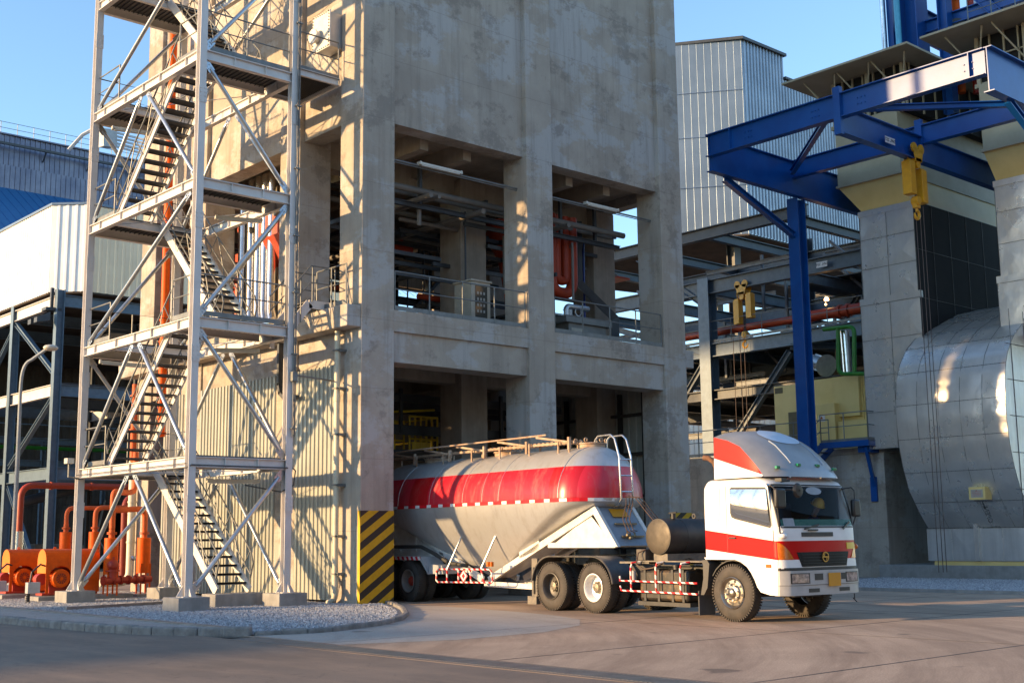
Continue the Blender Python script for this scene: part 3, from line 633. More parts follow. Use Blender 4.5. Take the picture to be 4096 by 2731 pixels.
striplight('strip_light',(-4.1,6.4,13.2),(-2.9,6.1,13.2),'topmost strip light under the fourth level at the rear of the stair tower')
striplight('strip_light',(-3.0,2.3,9.95),(-1.9,1.9,9.95),'strip light under the third landing of the stair tower')
# camera on the rear-left post
cm=thing('security_camera','small white box camera on a bracket at the left post of the stair tower','camera',(TX0-.45,TY1-.3,3.6))
mb=MB(); mb.box(TX0-.55,TY1-.42,3.75,TX0-.35,TY1-.2,3.9); obj('housing',mb,LAMPW,cm,bevel=.01)
mb=MB(); mb.tube([(TX0-.45,TY1-.3,3.75),(TX0-.45,TY1-.3,3.4),(TX0-.05,TY1-.1,3.36)],.025,8); obj('bracket',mb,RAIL,cm)
# link platform at level four and stair at level two
LP=thing('link_platform','small grated platform joining the stair tower to the concrete wall below the bolted plate','platform',(-.7,1.5,13.8))
mb=MB(); 
mb.beam((TX1,TY0,13.93),(-.12,TY0,13.93),.08,.2,sec='C',t=.012); mb.beam((-.12,TY0,13.93),(-.12,2.9,13.93),.08,.2,sec='C',t=.012); mb.beam((TX1,2.9,13.93),(-.12,2.9,13.93),.08,.2,sec='C',t=.012); obj('frame',mb,LGREY,LP,smooth=0)
mb=MB(); mb.box(TX1+.05,TY0+.04,13.95,-.16,2.86,13.99); 
for i in range(22): mb.box(TX1+.08,TY0+.08+i*.08,13.9,-.2,TY0+.09+i*.08,13.95)
obj('grating',mb,DGRAT,LP,smooth=0)
rail('guard_rail',[(TX1+.15,TY0,13.99),(-.14,TY0,13.99)],1.1,h=1.07,parent=LP)
LS=thing('link_stair','short steel stair of a few treads from the tower up to the projecting concrete beam','stair',(-1,1.6,7.0))
mb=MB()
for y in (1.15,2.0):
    mb.beam((-1.45,y,7.02),(-.85,y,7.75),.03,.24); mb.beam((-.87,y,7.73),(0.1,y,7.73),.03,.22)
    mb.box(-1.5,y-.02,6.6,-1.38,y+.02,7.1)
obj('stringer',mb,LGREY,LS,smooth=0)
mb=MB()
for i in range(4): mb.box(-1.42+i*.2,1.16,7.14+i*.2,-1.16+i*.2,1.99,7.17+i*.2)
mb.box(-.8,1.16,7.82,.1,1.99,7.85); obj('tread',mb,DGRAT,LS,smooth=0)
mb=MB()
for y in (1.1,2.05):
    mb.tube([(-1.5,y,7.5),(-1.5,y,8.0),(-.85,y,8.75),(-.1,y,8.75)],.02,8); mb.tube([(-1.5,y,7.6),(-.85,y,8.3),(-.1,y,8.3)],.016,8)
    for x,z0_,z1_ in ((-1.15,7.2,8.4),(-.8,7.8,8.75),(-.1,7.85,8.75)): mb.tube([(x,y,z0_),(x,y,z1_)],.018,8)
obj('stair_handrail',mb,RAIL,LS)
# bolted cover plate on the wall above
BP=thing('access_plate','sunlit white steel cover plate with rows of bolts high on the concrete wall','cover plate',(-.3,1.5,15.5))
mb=MB(); mb.box(-.40,1.04,14.93,-.36,1.90,16.0); obj('plate',mb,mat('white_steel_plate',(.72,.70,.66),rough=.4),BP,bevel=.008)
mb=MB(); mb.box(-.36,1.1,14.98,.12,1.84,15.95); obj('duct_neck',mb,ALUD,BP,smooth=0)
mb=MB()
for i in range(12):
    z=14.98+i*.09
    for y in (1.08,1.86): mb.box(-.42,y-.014,z-.014,-.4,y+.014,z+.014)
for i in range(8):
    for z in (14.97,15.96): mb.box(-.42,1.1+i*.1,z-.014,-.4,1.13+i*.1,z+.014)
obj('bolt',mb,DSTEEL,BP,smooth=0)
mb=MB(); mb.cyl((-.4,1.62,15.35),(-.55,1.62,15.35),.17,n=20); mb.cyl((-.55,1.62,15.35),(-.58,1.62,15.35),.21,n=20); obj('flange',mb,ALUD,BP)
# downpipe, duct, conduit on the left face
DP=thing('downpipe','pale cream downpipe with brackets running down beside the corner column','pipe',(-.2,.8,0))
mb=MB(); mb.tube([(-.2,.8,7.04),(-.2,.8,.28),(-.2,.84,.14),(-.23,.98,.06),(-.25,1.05,.04)],.075,14)
for z in (.55,2.6,5.3): mb.cyl((-.2,.8,z-.12),(-.2,.8,z+.12),.086,n=14)
obj('pipe',mb,CREAMPIPE,DP)
mb=MB()
for z in (.75,1.7,3.0,4.3,5.5,6.5): mb.box(-.29,.70,z,-.0,.90,z+.04); mb.box(-.22,.66,z-.02,-.0,.72,z+.05)
obj('bracket',mb,RAIL,DP,smooth=0)
mb=MB(); mb.tube([(-1.45,TY0-.1,5.78),(-.2,.9,5.72)],.022,8); tag(obj('conduit_pipe',mb,RAIL),'thin horizontal conduit from the tower post to the downpipe','pipe')
CDt=thing('cable_duct','dark galvanised cable duct bending down the cladding behind the tower post','cable duct',(-.2,3.5,6))
mb=MB(); pts=[(-.22,3.6,7.05),(-.22,3.6,5.9),(-.22,3.52,5.65),(-.22,3.3,5.5),(-.22,2.75,5.48)]
for a,b in zip(pts,pts[1:]): 
    d=(Vector(b)-Vector(a)).normalized(); mb.beam(Vector(a)-d*.03,Vector(b)+d*.03,.1,.16,up=(-1,0,0))
obj('duct',mb,DSTEEL,CDt,smooth=0)
# ------------------------------------------------------------------ truck tractor
HU=Vector(TH.tolist()); HV=Vector(TV.tolist()); UZ=V(0,0,1)
def tb(mb,u0,v0,z0,u1,v1,z1):
    return mb.obox(T((u0+u1)/2,(v0+v1)/2,(z0+z1)/2),HU*abs(u1-u0)/2,HV*abs(v1-v0)/2,UZ*abs(z1-z0)/2)
def tpoly(mb,pts,v0,v1):  # polygon in (u,z) extruded across v
    return mb.prism([T(u,v0,z) for u,z in pts],HV*(v1-v0))
def stripe_mat(name,base,stripe,lo,hi,front,metal=0.,rough=.25):
    """paint with a coloured band: lo/hi are (z at u=0, slope); ahead of u=front the band is level"""
    m=bpy.data.materials.new(name); m.use_nodes=True; nt=m.node_tree; L=nt.links; b=nt.nodes['Principled BSDF']
    g=_n(nt,'ShaderNodeNewGeometry')
    s=_n(nt,'ShaderNodeVectorMath',operation='SUBTRACT'); s.inputs[1].default_value=tuple(TO); L.new(g.outputs['Position'],s.inputs[0])
    def dot(v): 
        d=_n(nt,'ShaderNodeVectorMath',operation='DOT_PRODUCT'); d.inputs[1].default_value=v; L.new(s.outputs[0],d.inputs[0]); return d.outputs['Value']
    def M(op,a,b_): 
        n=_n(nt,'ShaderNodeMath',operation=op)
        for i,x in enumerate((a,b_)):
            if isinstance(x,(int,float)): n.inputs[i].default_value=x
            else: L.new(x,n.inputs[i])
        return n.outputs[0]
    u=M('MINIMUM',dot(tuple(TH)),front); z=dot((0,0,1))
    a=M('GREATER_THAN',z,M('ADD',M('MULTIPLY',u,lo[1]),lo[0])); c=M('LESS_THAN',z,M('ADD',M('MULTIPLY',u,hi[1]),hi[0])); f=M('MULTIPLY',a,c)
    no=_n(nt,'ShaderNodeTexNoise',Scale=3.,Detail=6); L.new(g.outputs['Position'],no.inputs['Vector'])
    mx=_n(nt,'ShaderNodeMix',data_type='RGBA'); mx.inputs[6].default_value=(*base,1); mx.inputs[7].default_value=(*stripe,1); L.new(f,mx.inputs[0])
    r=_n(nt,'ShaderNodeMapRange'); r.inputs['To Min'].default_value=.86; r.inputs['To Max'].default_value=1.08; L.new(no.outputs['Fac'],r.inputs[0])
    v=_n(nt,'ShaderNodeVectorMath',operation='SCALE'); L.new(mx.outputs[2],v.inputs[0]); L.new(r.outputs[0],v.inputs['Scale']); L.new(v.outputs[0],b.inputs['Base Color'])
    b.inputs['Roughness'].default_value=.35; b.inputs['Metallic'].default_value=metal; b.inputs['Coat Weight'].default_value=.0; b.inputs['Specular IOR Level'].default_value=.18
    MATS[name]=m; return m
CABP=stripe_mat('cab_paint',(.76,.75,.73),(.52,.003,.003),(1.285,-.109),(1.645,-.125),1.13)
DEFP=stripe_mat('deflector_paint',(.78,.77,.75),(.68,.012,.006),(3.0,-.305),(9.,0),9.)
TR=thing('truck','white and red tractor truck with roof deflector and black tank behind the cab','truck',tuple(T(0,1.15,0)))
VC,VW=1.15,1.13
def fs(v,uf,a=.26,n=3.4):
    t=min(abs((v-VC)/VW),1.); return uf-a+a*max(0,(1-t**n))**(1/n)
TS=[-1,-.997,-.985,-.955,-.90,-.80,-.62,-.4,-.2,0,.2,.4,.62,.80,.90,.955,.985,.997,1]
def ring(z,ub,uf,ins=0,k=1.):
    P=[T(ub,VC-VW*k+.05,z)]
    P=[T(ub+.05,VC-VW*k,z),T(ub+.5,VC-VW*k,z),T(uf-.5,VC-VW*k,z)]
    P+=[T(fs(VC+VW*t,uf),VC+VW*t*k,z) for t in TS]
    P+=[T(uf-.5,VC+VW*k,z),T(ub+.5,VC+VW*k,z),T(ub+.05,VC+VW*k,z),T(ub,VC+VW*k-.05,z),T(ub,VC,z),T(ub,VC-VW*k+.05,z)]
    return P
def ufz(z):
    pts=[(.4,1.33),(1.0,1.33),(1.3,1.31),(1.74,1.30),(2.0,1.245),(2.25,1.175),(2.54,1.08),(2.62,1.0),(2.68,.86)]
    for (a,b),(c,d) in zip(pts,pts[1:]):
        if z<=c: return b+(d-b)*(z-a)/(c-a)
    return pts[-1][1]
zs=[1.0,1.19,1.45,1.75,1.78,2.0,2.25,2.52,2.56,2.62,2.665,2.69]; ks=[1]*9+[.992,.965,.90]
rings=[ring(z,-.69 if z<2.5 else (-.69+(z-2.5)*.6),ufz(z),k=k) for z,k in zip(zs,ks)]
mb=MB(); mb.v=[p for r in rings for p in r]; N=len(rings[0]); fi=3
for i in range(len(zs)-1):
    for j in range(N):
        jn=(j+1)%N
        glass=(zs[i]>=1.775 and zs[i+1]<=2.53 and fi+3<=j<fi+len(TS)-4)
        low=(zs[i]<1.18 and not(fi+1<=j<fi+len(TS)-2))
        if glass or low: continue
        mb.f.append((i*N+j,i*N+jn,(i+1)*N+jn,(i+1)*N+j)); mb.m.append(0)
mb.f.append(tuple((len(zs)-1)*N+j for j in range(N))); mb.m.append(0)
mb.keep=False
cab=obj('cab',mb,CABP,TR,smooth=40)
# floor and lower side panels with wheel arch
mb=MB()
arch=[(.02,1.2),(.09,1.165),(.25,1.12),(.40,1.03),(.50,.92),(.58,.79),(.64,.66),(.72,.57),(.95,.52),(1.12,.52),(1.16,1.2)]
for v0,v1 in ((.02,.06),(2.24,2.28)): tpoly(mb,arch,v0,v1)
tpoly(mb,[(-.70,1.2),(-.66,1.16),(.09,1.16),(.09,1.2)],.02,.06)
obj('side_skirt',mb,CABP,TR,smooth=0)
# bumper following the front curve
def frontband(mb,z0,z1,off,v0,v1,th=.05,n=20,ztilt=0):
    o=len(mb.v); vs=[v0+(v1-v0)*i/n for i in range(n+1)]
    for v in vs:
        for z,k in ((z0,0),(z1,ztilt)):
            u=fs(v,1.33+off-k,.24); mb.v.append(T(u,v,z)); mb.v.append(T(u-th,v,z))
    for i in range(n):
        a=o+i*4; b=a+4
        for f in ((a,b,b+2,a+2),(a+1,a+3,b+3,b+1),(a+2,b+2,b+3,a+3),(a,a+1,b+1,b)): mb.f.append(f); mb.m.append(0)
    mb.f.append((o,o+2,o+3,o+1)); mb.m.append(0); e=o+n*4; mb.f.append((e,e+1,e+3,e+2)); mb.m.append(0)
    return mb
BUMP=mat('bumper_silver',(.43,.42,.41),(.36,.355,.345),rough=.35,coat=.15)
mb=MB(); frontband(mb,.70,.96,.045,.022,2.278,.1); frontband(mb,.51,.692,.03,.022,2.278,.12); bmp=obj('bumper',mb,BUMP,TR,smooth=40)
mb=MB(); frontband(mb,.955,1.015,.004,.03,2.27,.05); obj('bumper_gap',mb,BLK,TR)
mb=MB()
for a,b in ((.78,1.02),(1.55,1.82)): frontband(mb,.78,.90,.049,a,b,.02,6)
for a,b in ((.62,.92),(1.5,1.82)): frontband(mb,.56,.63,.034,a,b,.02,6)
obj('bumper_opening',mb,BLK,bmp)
def onfront(poly,off,th,name,m,parent,smooth=0,cut=6):
    """polygon given in (v,z), laid on the curved cab front"""
    mb=MB(); 
    vs=[p[0] for p in poly]; v0,v1=min(vs),max(vs); n=cut; 
    def zr(v):
        zz=[]
        for (a,b),(c,d) in zip(poly,poly[1:]+poly[:1]):
            if (a<=v<=c or c<=v<=a) and a!=c: zz.append(b+(d-b)*(v-a)/(c-a))
        return (min(zz),max(zz)) if zz else (0,0)
    o=0
    for i in range(n+1):
        v=v0+(v1-v0)*(i/n*.9998+.0001); a,b=zr(v)
        for z in (a,b):
            u=fs(v,ufz(z))+off; mb.v.append(T(u,v,z)); mb.v.append(T(u-th,v,z))
    for i in range(n):
        a=i*4;b=a+4
        for f in ((a,b,b+2,a+2),(a+1,a+3,b+3,b+1),(a+2,b+2,b+3,a+3),(a,a+1,b+1,b)): mb.f.append(f); mb.m.append(0)
    mb.f.append((0,2,3,1)); mb.m.append(0); e=n*4; mb.f.append((e,e+1,e+3,e+2)); mb.m.append(0)
    return obj(name,mb,m,parent,smooth=30)
gr=onfront([(.40,1.295),(.50,1.03),(1.80,1.03),(1.90,1.295)],.012,.03,'grille',mat('grille_plastic',(.012,.012,.012),(.008,.008,.008),rough=.5,spec=.2),TR,cut=14)
for z in (1.08,1.13,1.19,1.24): onfront([(.52,z),(.52,z+.014),(1.78,z+.014),(1.78,z)],.028,.02,'grille_slat',mat('slat_plastic',(.035,.034,.033),rough=.5,spec=.2),gr,cut=10)
mb=MB(); c=T(fs(1.15,ufz(1.2))+.03,1.15,1.20)
for i in range(28):
    a=2*math.pi*i/28; b=2*math.pi*(i+1)/28
    mb.beam(c+HV*math.cos(a)*.085+UZ*math.sin(a)*.085,c+HV*math.cos(b)*.085+UZ*math.sin(b)*.085,.022,.02,up=HU)
mb.beam(c-HV*.075,c+HV*.075,.02,.022); mb.beam(c-HV*.05+UZ*.0,c-HV*.02+UZ*.06,.014,.02); mb.beam(c+HV*.05,c+HV*.02-UZ*.06,.014,.02)
obj('emblem',mb,mat('brass_emblem',(.55,.38,.12),(.4,.27,.08),rough=.3,metal=.9),gr)
for s in (0,1):
    f=(lambda v:v) if not s else (lambda v:2*VC-v)
    onfront([(f(v),z) for v,z in ((.035,1.48),(.11,1.43),(.22,1.32),(.31,1.17),(.035,1.17))],.010,.03,'indicator_lamp',AMBER,TR,cut=12)
    mb=MB(); frontband(mb,.74,.90,.052,*( (.20,.62) if not s else (1.72,2.08)),.02,8); obj('headlamp',mb,LENS,TR); mb=MB(); frontband(mb,.725,.915,.048,*((.17,.65) if not s else (1.69,2.11)),.02,8); obj('headlamp_surround',mb,BLK,TR)
mb=MB(); frontband(mb,.66,.905,.075,1.16,1.50,.015,4); lab(obj('number_plate',mb,PLATE,TR),'blank ochre number plate on the front bumper')
onfront([(.56,1.58),(.56,1.66),(1.45,1.66),(1.45,1.58)],.012,.02,'panel_grip',BLK,TR)
onfront([(1.86,1.34),(1.86,1.46),(2.16,1.46),(2.16,1.34)],.012,.02,'yellow_sticker',PYEL,TR)
mb=MB(); tb(mb,.88,-.0,1.02,1.0,.022,1.08); obj('side_marker',mb,AMBER,TR,bevel=.006)
mb=MB(); mb.ball(T(1.15,2.3,1.38),.06); obj('side_marker',mb,AMBER,TR)
# windows
def sidepoly(pts,v,th,name,m,parent,bevel=0): 
    mb=MB(); tpoly(mb,pts,v,v-th); return obj(name,mb,m,parent,smooth=0,bevel=bevel)
door=sidepoly([(-.06,1.17),(-.05,2.55),(0,2.6),(.95,2.58),(1.0,2.5),(1.075,1.75),(1.08,1.2)],.018,.006,'door',CABP,TR)
sidepoly([(.04,2.04),(.05,2.50),(.09,2.53),(.93,2.50),(.98,2.45),(1.06,1.79),(1.02,1.745),(.16,1.925),(.07,1.96)],.010,.004,'window_frame',BLK,door)
WG=bpy.data.materials.new('side_glass'); WG.use_nodes=True; bb=WG.node_tree.nodes['Principled BSDF']; bb.inputs['Base Color'].default_value=(.55,.56,.58,1); bb.inputs['Metallic'].default_value=.9; bb.inputs['Roughness'].default_value=.06
mb=MB(); o=0; nu,nz=14,12
for j in range(nz+1):
    s=j/nz
    for i in range(nu+1):
        q=i/nu; u=.07+q*(.955+.075*(1-s)**.8-.07); zb=np.interp(u,[.065,.10,.17,1.0,1.035],[2.03,1.985,1.95,1.778,1.80]); zt=2.49-.03*q; z=zb+(zt-zb)*s
        mb.v.append(T(u,.006-.022*(1-(2*s-1)**2)-.006*(1-(2*q-1)**2),z))
for j in range(nz):
    for i in range(nu): a=j*(nu+1)+i; mb.f.append((a,a+1,a+nu+2,a+nu+1)); mb.m.append(0)
obj('window_pane',mb,WG,door,smooth=60)
mb=MB(); tb(mb,.0,-.02,1.555,.17,.012,1.585); obj('door_handle',mb,BLK,door,bevel=.006)
mb=MB()
for u in (-.066,1.084): tb(mb,u-.004,.0165,1.2,u+.004,.019,2.55 if u<0 else 1.7)
obj('door_gap',mb,BLK,door)
sidepoly([(-.57,1.93),(-.55,2.50),(-.53,2.53),(-.24,2.53),(-.22,2.50),(-.26,1.93),(-.28,1.90),(-.55,1.90)],.0185,.008,'sleeper_panel',CABP,TR,bevel=.006)
# windscreen glass
mb=MB(); zz=[1.765,1.9,2.1,2.3,2.535]; vv=[VC+VW*t for t in (-.96,-.90,-.80,-.62,-.4,-.2,0,.2,.4,.62,.80,.90,.96)]
for z in zz:
    for v in vv: mb.v.append(T(fs(v,ufz(z))-.006,v,z))
nv=len(vv)
for i in range(len(zz)-1):
    for j in range(nv-1): mb.f.append((i*nv+j,i*nv+j+1,(i+1)*nv+j+1,(i+1)*nv+j)); mb.m.append(0)
WS=glassy('windscreen_glass',(.5,.6,.58),.0,trans=0.); b_=WS.node_tree.nodes['Principled BSDF']; b_.inputs['Base Color'].default_value=(.02,.03,.03,1); b_.inputs['Alpha'].default_value=.30; b_.inputs['Base Color'].default_value=(.004,.006,.006,1); b_.inputs['Roughness'].default_value=.03; b_.inputs['Specular IOR Level'].default_value=.3
ws=obj('windscreen',mb,WS,TR,smooth=60)
onfront([(.10,1.74),(.10,1.775),(2.20,1.775),(2.20,1.74)],.004,.02,'windscreen_seal',BLK,TR,cut=16)
onfront([(.12,2.53),(.12,2.56),(2.18,2.56),(2.18,2.53)],.004,.02,'windscreen_seal',BLK,TR,cut=16)
mb=MB()
for s in (-1,1):
    v=VC+s*VW*.955
    for a,b in zip(zz,zz[1:]): mb.beam(T(fs(v,ufz(a))+.0,v,a),T(fs(v,ufz(b))+.0,v,b),.03,.02)
obj('windscreen_seal',mb,BLK,TR)
onfront([(.12,1.775),(.12,1.90),(2.18,1.90),(2.18,1.775)],-.012,.004,'sun_strip',mat('teal_fringe',(.01,.16,.14),(.06,.22,.18),rough=.6,scale=25),ws,cut=14)
onfront([(.17,1.78),(.17,1.92),(.42,1.92),(.42,1.78)],-.010,.003,'permit_sticker',mat('pale_sticker',(.62,.68,.75)),ws)
el=[(.95+.23*math.cos(a),2.44+.075*math.sin(a)) for a in [2*math.pi*i/18 for i in range(18)]]
onfront([(v+.25,z) for v,z in el],-.010,.003,'oval_sticker',mat('pale_sticker',(.62,.68,.75)),ws,cut=16)
# interior
mb=MB(); tb(mb,-.62,.1,1.2,-.58,2.2,2.55); tb(mb,-.6,.1,1.18,1.0,2.2,1.22); tb(mb,-.6,.07,1.2,.86,.09,2.5); tb(mb,-.6,.08,2.54,.95,2.2,2.56); tb(mb,-.6,2.21,1.2,.86,2.23,2.5); tb(mb,.9,.08,1.25,1.0,2.2,1.72); obj('cab_lining',mb,mat('cab_lining',(.05,.05,.055),rough=.9),TR,smooth=0)
mb=MB(); tb(mb,.85,.12,1.3,1.12,2.18,1.70); obj('dashboard',mb,BLK,TR,bevel=.04)
mb=MB()
for v in (.62,1.68): tb(mb,-.1,v-.24,1.3,.35,v+.24,1.62); tb(mb,-.18,v-.24,1.55,-.05,v+.24,2.25)
obj('seat',mb,mat('seat_cloth',(.06,.07,.12),rough=.9),TR,bevel=.04)
mb=MB(); sc_=T(.72,1.68,1.78)
mb.lathe(sc_,(HU*.5+UZ*.8),[(-.015,.20),(-.015,.225),(.015,.225),(.015,.20),(-.015,.20)],24); obj('steering_wheel',mb,BLK,TR)
# wipers
mb=MB()
for a,b in (((.62,1.72),(1.05,1.80)),((1.75,1.72),(2.02,1.85)),((.72,1.70),(1.0,1.70))):
    mb.beam(T(fs(a[0],ufz(a[1]))+.03,*a),T(fs(b[0],ufz(b[1]))+.02,*b),.02,.03)
obj('wiper',mb,BLK,TR)
# mirrors
def mirror(pts,c,sz,nm='mirror'):
    mb=MB(); mb.tube(pts,.014,8); m=obj('mirror_arm',mb,BLK,TR)
    mb=MB(); mb.obox(c,HU*sz[0]/2,HV*sz[1]/2,UZ*sz[2]/2); o=obj('mirror',mb,mat('mirror_shell',(.022,.021,.02),rough=.4),m,bevel=.035); return o
mirror([T(1.05,.0,2.52),T(1.22,-.16,2.52),T(1.34,-.20,2.46),T(1.38,-.16,1.95),T(1.30,-.05,1.68),T(1.2,.08,1.64)],T(1.40,-.13,2.28),(.10,.26,.36))
mirror([T(1.0,2.22,2.5),T(1.12,2.32,2.52),T(1.16,2.36,2.46),T(1.18,2.33,1.95),T(1.15,2.25,1.75),T(1.1,2.2,1.70)],T(1.17,2.36,2.12),(.10,.22,.34))
mb=MB(); mb.tube([T(1.36,-.2,2.42),T(1.45,.05,2.44),T(1.5,.22,2.42)],.012,8); a=obj('mirror_arm',mb,BLK,TR); mb=MB(); mb.lathe(T(1.50,.26,2.42),-HU,[(-.05,.02),(-.045,.1),(-.01,.135),(.0,.14),(.001,.0)],20); obj('mirror',mb,mat('mirror_shell',(.1,.1,.1)),a)
mb=MB(); mb.ball(T(1.22,.12,1.60),.085,sq=(1,1,.7)); mb.cyl(T(1.24,.10,1.62),T(1.25,.08,1.70),.02,n=8); obj('mirror_foot',mb,WHITE,TR)
# roof deflector
def zside(u): return np.interp(u,[-.36,0,.3,.55,.8,.95,1.06],[3.52,3.43,3.30,3.13,2.95,2.82,2.71])
def ztop(u): return np.interp(u,[-.36,0,.3,.6,.85,1.0,1.12],[3.68,3.66,3.54,3.34,3.08,2.88,2.72])
us=[-.36,-.2,0,.15,.3,.45,.6,.72,.84,.93,1.0,1.05]
df=MB()
for side in (-1,1):
    o=len(df.v)
    for u in us:
        for k in range(4):
            z=2.70+(zside(u)-2.70)*k/3; df.v.append(T(u-.20*min(1,max(0,(u-.3)/.75)),VC+side*(VW-.01-.03*k/3-.02*max(0,u-.6)),z))
    for i in range(len(us)-1):
        for k in range(3): df.f.append((o+i*4+k,o+(i+1)*4+k,o+(i+1)*4+k+1,o+i*4+k+1)); df.m.append(0)
dfl=obj('roof_deflector',df,DEFP,TR,smooth=50)
tp=MB(); ts=[-1,-.96,-.88,-.7,-.45,-.2,0,.2,.45,.7,.88,.96,1]
for u in us:
    zs_,zt=zside(u),ztop(u); wd=VW-.04-.02*max(0,u-.6)
    for t in ts: 
        bulge=.07*(1-t*t)*max(0,(u-.3))/.75
        tp.v.append(T(u+bulge-.20*min(1,max(0,(u-.3)/.75))*abs(t)**5,VC+wd*t,zs_+(zt-zs_)*(1-abs(t)**2.6)))
for t in ts: tp.v.append(T(1.10+.05*(1-t*t)-.24*abs(t)**5,VC+(VW-.05)*t,2.70))
nt_=len(ts)
for i in range(len(us)):
    for j in range(nt_-1): tp.f.append((i*nt_+j,(i+1)*nt_+j,(i+1)*nt_+j+1,i*nt_+j+1)); tp.m.append(0)
obj('deflector_top',tp,SILV,dfl,smooth=60)
mb=MB(); mb.quad(*[T(-.36,VC+s*(VW-.05),z) for s,z in ((-1,2.7),(1,2.7),(1,3.52),(-1,3.52))]); obj('deflector_back',mb,BLK,dfl)
def ontop(u,v,off=.006):
    t=(v-VC)/(VW-.04); zs_,zt=zside(u),ztop(u); b_=.07*(1-t*t)*max(0,(u-.3))/.75
    return T(u+b_,v,zs_+(zt-zs_)*(1-abs(t)**2.6)+off)
mb=MB(); rr=[0,.35,.7,1]; n=28; c0=(.27,1.22)
def ell(r,a): return ontop(c0[0]+.30*r*math.cos(a),c0[1]+.52*r*math.sin(a),.012)
mb.v=[ell(0,0)]+[ell(r,2*math.pi*i/n) for r in rr[1:] for i in range(n)]
mb.f=[(0,1+i,1+(i+1)%n) for i in range(n)]+[(1+k*n+i,1+(k+1)*n+i,1+(k+1)*n+(i+1)%n,1+k*n+(i+1)%n) for k in range(2) for i in range(n)]; mb.m=[0]*len(mb.f)
lab(obj('oval_decal',mb,mat('pale_blue_decal',(.58,.66,.76),(.54,.62,.72),rough=.35),dfl,smooth=60),'plain pale blue oval on the deflector top')
mb=MB()
for v in (.72,1.62): mb.tube([ontop(u,v+(.0 if v<1 else .05)*(u),.004) for u in (.45,.6,.72,.84,.93)],.014,6)
obj('deflector_rib',mb,mat('pale_rib',(.33,.38,.46),rough=.4),dfl)
for v in (.32,.88,1.44,1.98):
    mb=MB(); mb.obox(ontop(.97,v,.015),HU*.03,HV*.05,UZ*.028); obj('marker_lamp',mb,mat('green_marker_lens',(.01,.22,.09),rough=.15,coat=1),dfl,bevel=.008)
mb=MB(); tb(mb,1.06,.15,2.6,1.22,.3,2.66); mb.cyl(T(1.14,.22,2.6),T(1.2,.4,2.62),.02,n=8); obj('mirror_bracket',mb,BLK,TR)
# wheels
def wheel(u,v,side,parent,style='steel',r=.54,w=.28,dual=False):
    """side=-1: outer face looks at -v"""
    ax=HV*(-side if False else 1)*(-1 if side>0 else 1) # points inward
    c=T(u,v,r); mb=MB(); W=w
    prof=[(.02,.30),(.0,.33),(-.0,.40),(.015,.475),(.04,.515),(.075,.538),(.09,.54),(W-.09,.54),(W-.04,.515),(W-.015,.475),(W,.36),(W-.02,.30)]
    mb.lathe(c,ax,[(a,b*r/.54) for a,b in prof],44)
    sd=ax.cross(UZ).normalized()
    for i in range(58):
        a=2*math.pi*i/58; d=sd*math.cos(a)+UZ*math.sin(a); tg=ax.cross(d)
        for h in (.052,W-.052): mb.obox(c+ax*h+d*(.520*r/.54),ax*.036,d*.021,tg*.014)
    for k in (.11,.14,.17): pass
    wb=obj('wheel',mb,RUBBER,parent,smooth=40)
    mb=MB(); R=.30*r/.54
    if style=='front':
        mb.lathe(c,ax,[(-.005,R),(-.012,R-.012),(.0,R-.028),(.03,R-.045),(.05,R-.06),(.045,.18),(.02,.155),(.02,.12),(.01,.085),(-.03,.078),(-.045,.06),(-.05,.001)],40); rim=obj('rim',mb,mat('worn_chrome',(.36,.32,.27),(.24,.21,.17),rough=.3,metal=.9),wb,smooth=40)
        mb=MB()
        for i in range(8):
            a=2*math.pi*i/8+.2; d=sd*math.cos(a)+UZ*math.sin(a); mb.cyl(c+d*.145+ax*.02,c+d*.145-ax*.03,.017,n=8)
        obj('wheel_nut',mb,GALV,wb)
        mb=MB()
        for i in range(8):
            a=2*math.pi*i/8-.19; d=sd*math.cos(a)+UZ*math.sin(a); mb.cyl(c+d*.212+ax*.05,c+d*.212+ax*.043,.028,n=12)
        obj('vent_hole',mb,BLK,wb)
    else:
        rm={'white':WHITE,'steel':mat('dark_rim',(.10,.09,.08),(.07,.065,.06),rough=.5,metal=.4),'grey':mat('grey_rim',(.26,.23,.2),(.2,.18,.16),rough=.5)}[style]
        mb.lathe(c,ax,[(-.004,R+.004),(-.01,R-.015),(.01,R-.03),(.06,R-.045),(.15,R-.06),(.17,R-.10),(.175,.12)],40); rim=obj('rim',mb,rm,wb,smooth=40)
        mb=MB(); mb.lathe(c,ax,[(.175,.13),(.12,.12),(.07,.09),(.06,.001)],24)
        for i in range(10):
            a=2*math.pi*i/10; d=sd*math.cos(a)+UZ*math.sin(a); mb.cyl(c+d*.115+ax*.17,c+d*.115+ax*.09,.013,n=6)
        obj('hub',mb,REDP if style=='grey' else mat('greasy_hub',(.13,.11,.08),(.3,.26,.2),rough=.4,metal=.6,scale=20),wb)
    return wb
wheel(.02,0,-1,TR,'front'); wheel(.02,2.3,1,TR,'front')
for u,st in ((-4.0,'white'),(-5.45,'steel')):
    wheel(u,0,-1,TR,st); wheel(u,2.3,1,TR,st)
    for v,s in ((.31,-1),(1.99,1)): wheel(u,v,s,TR,'steel')
    mb=MB(); mb.cyl(T(u,.3,.54),T(u,2.0,.54),.09,n=12); obj('axle',mb,BLK,TR)
mb=MB(); mb.cyl(T(.02,.3,.5),T(.02,2.0,.5),.07,n=12); obj('axle',mb,BLK,TR)
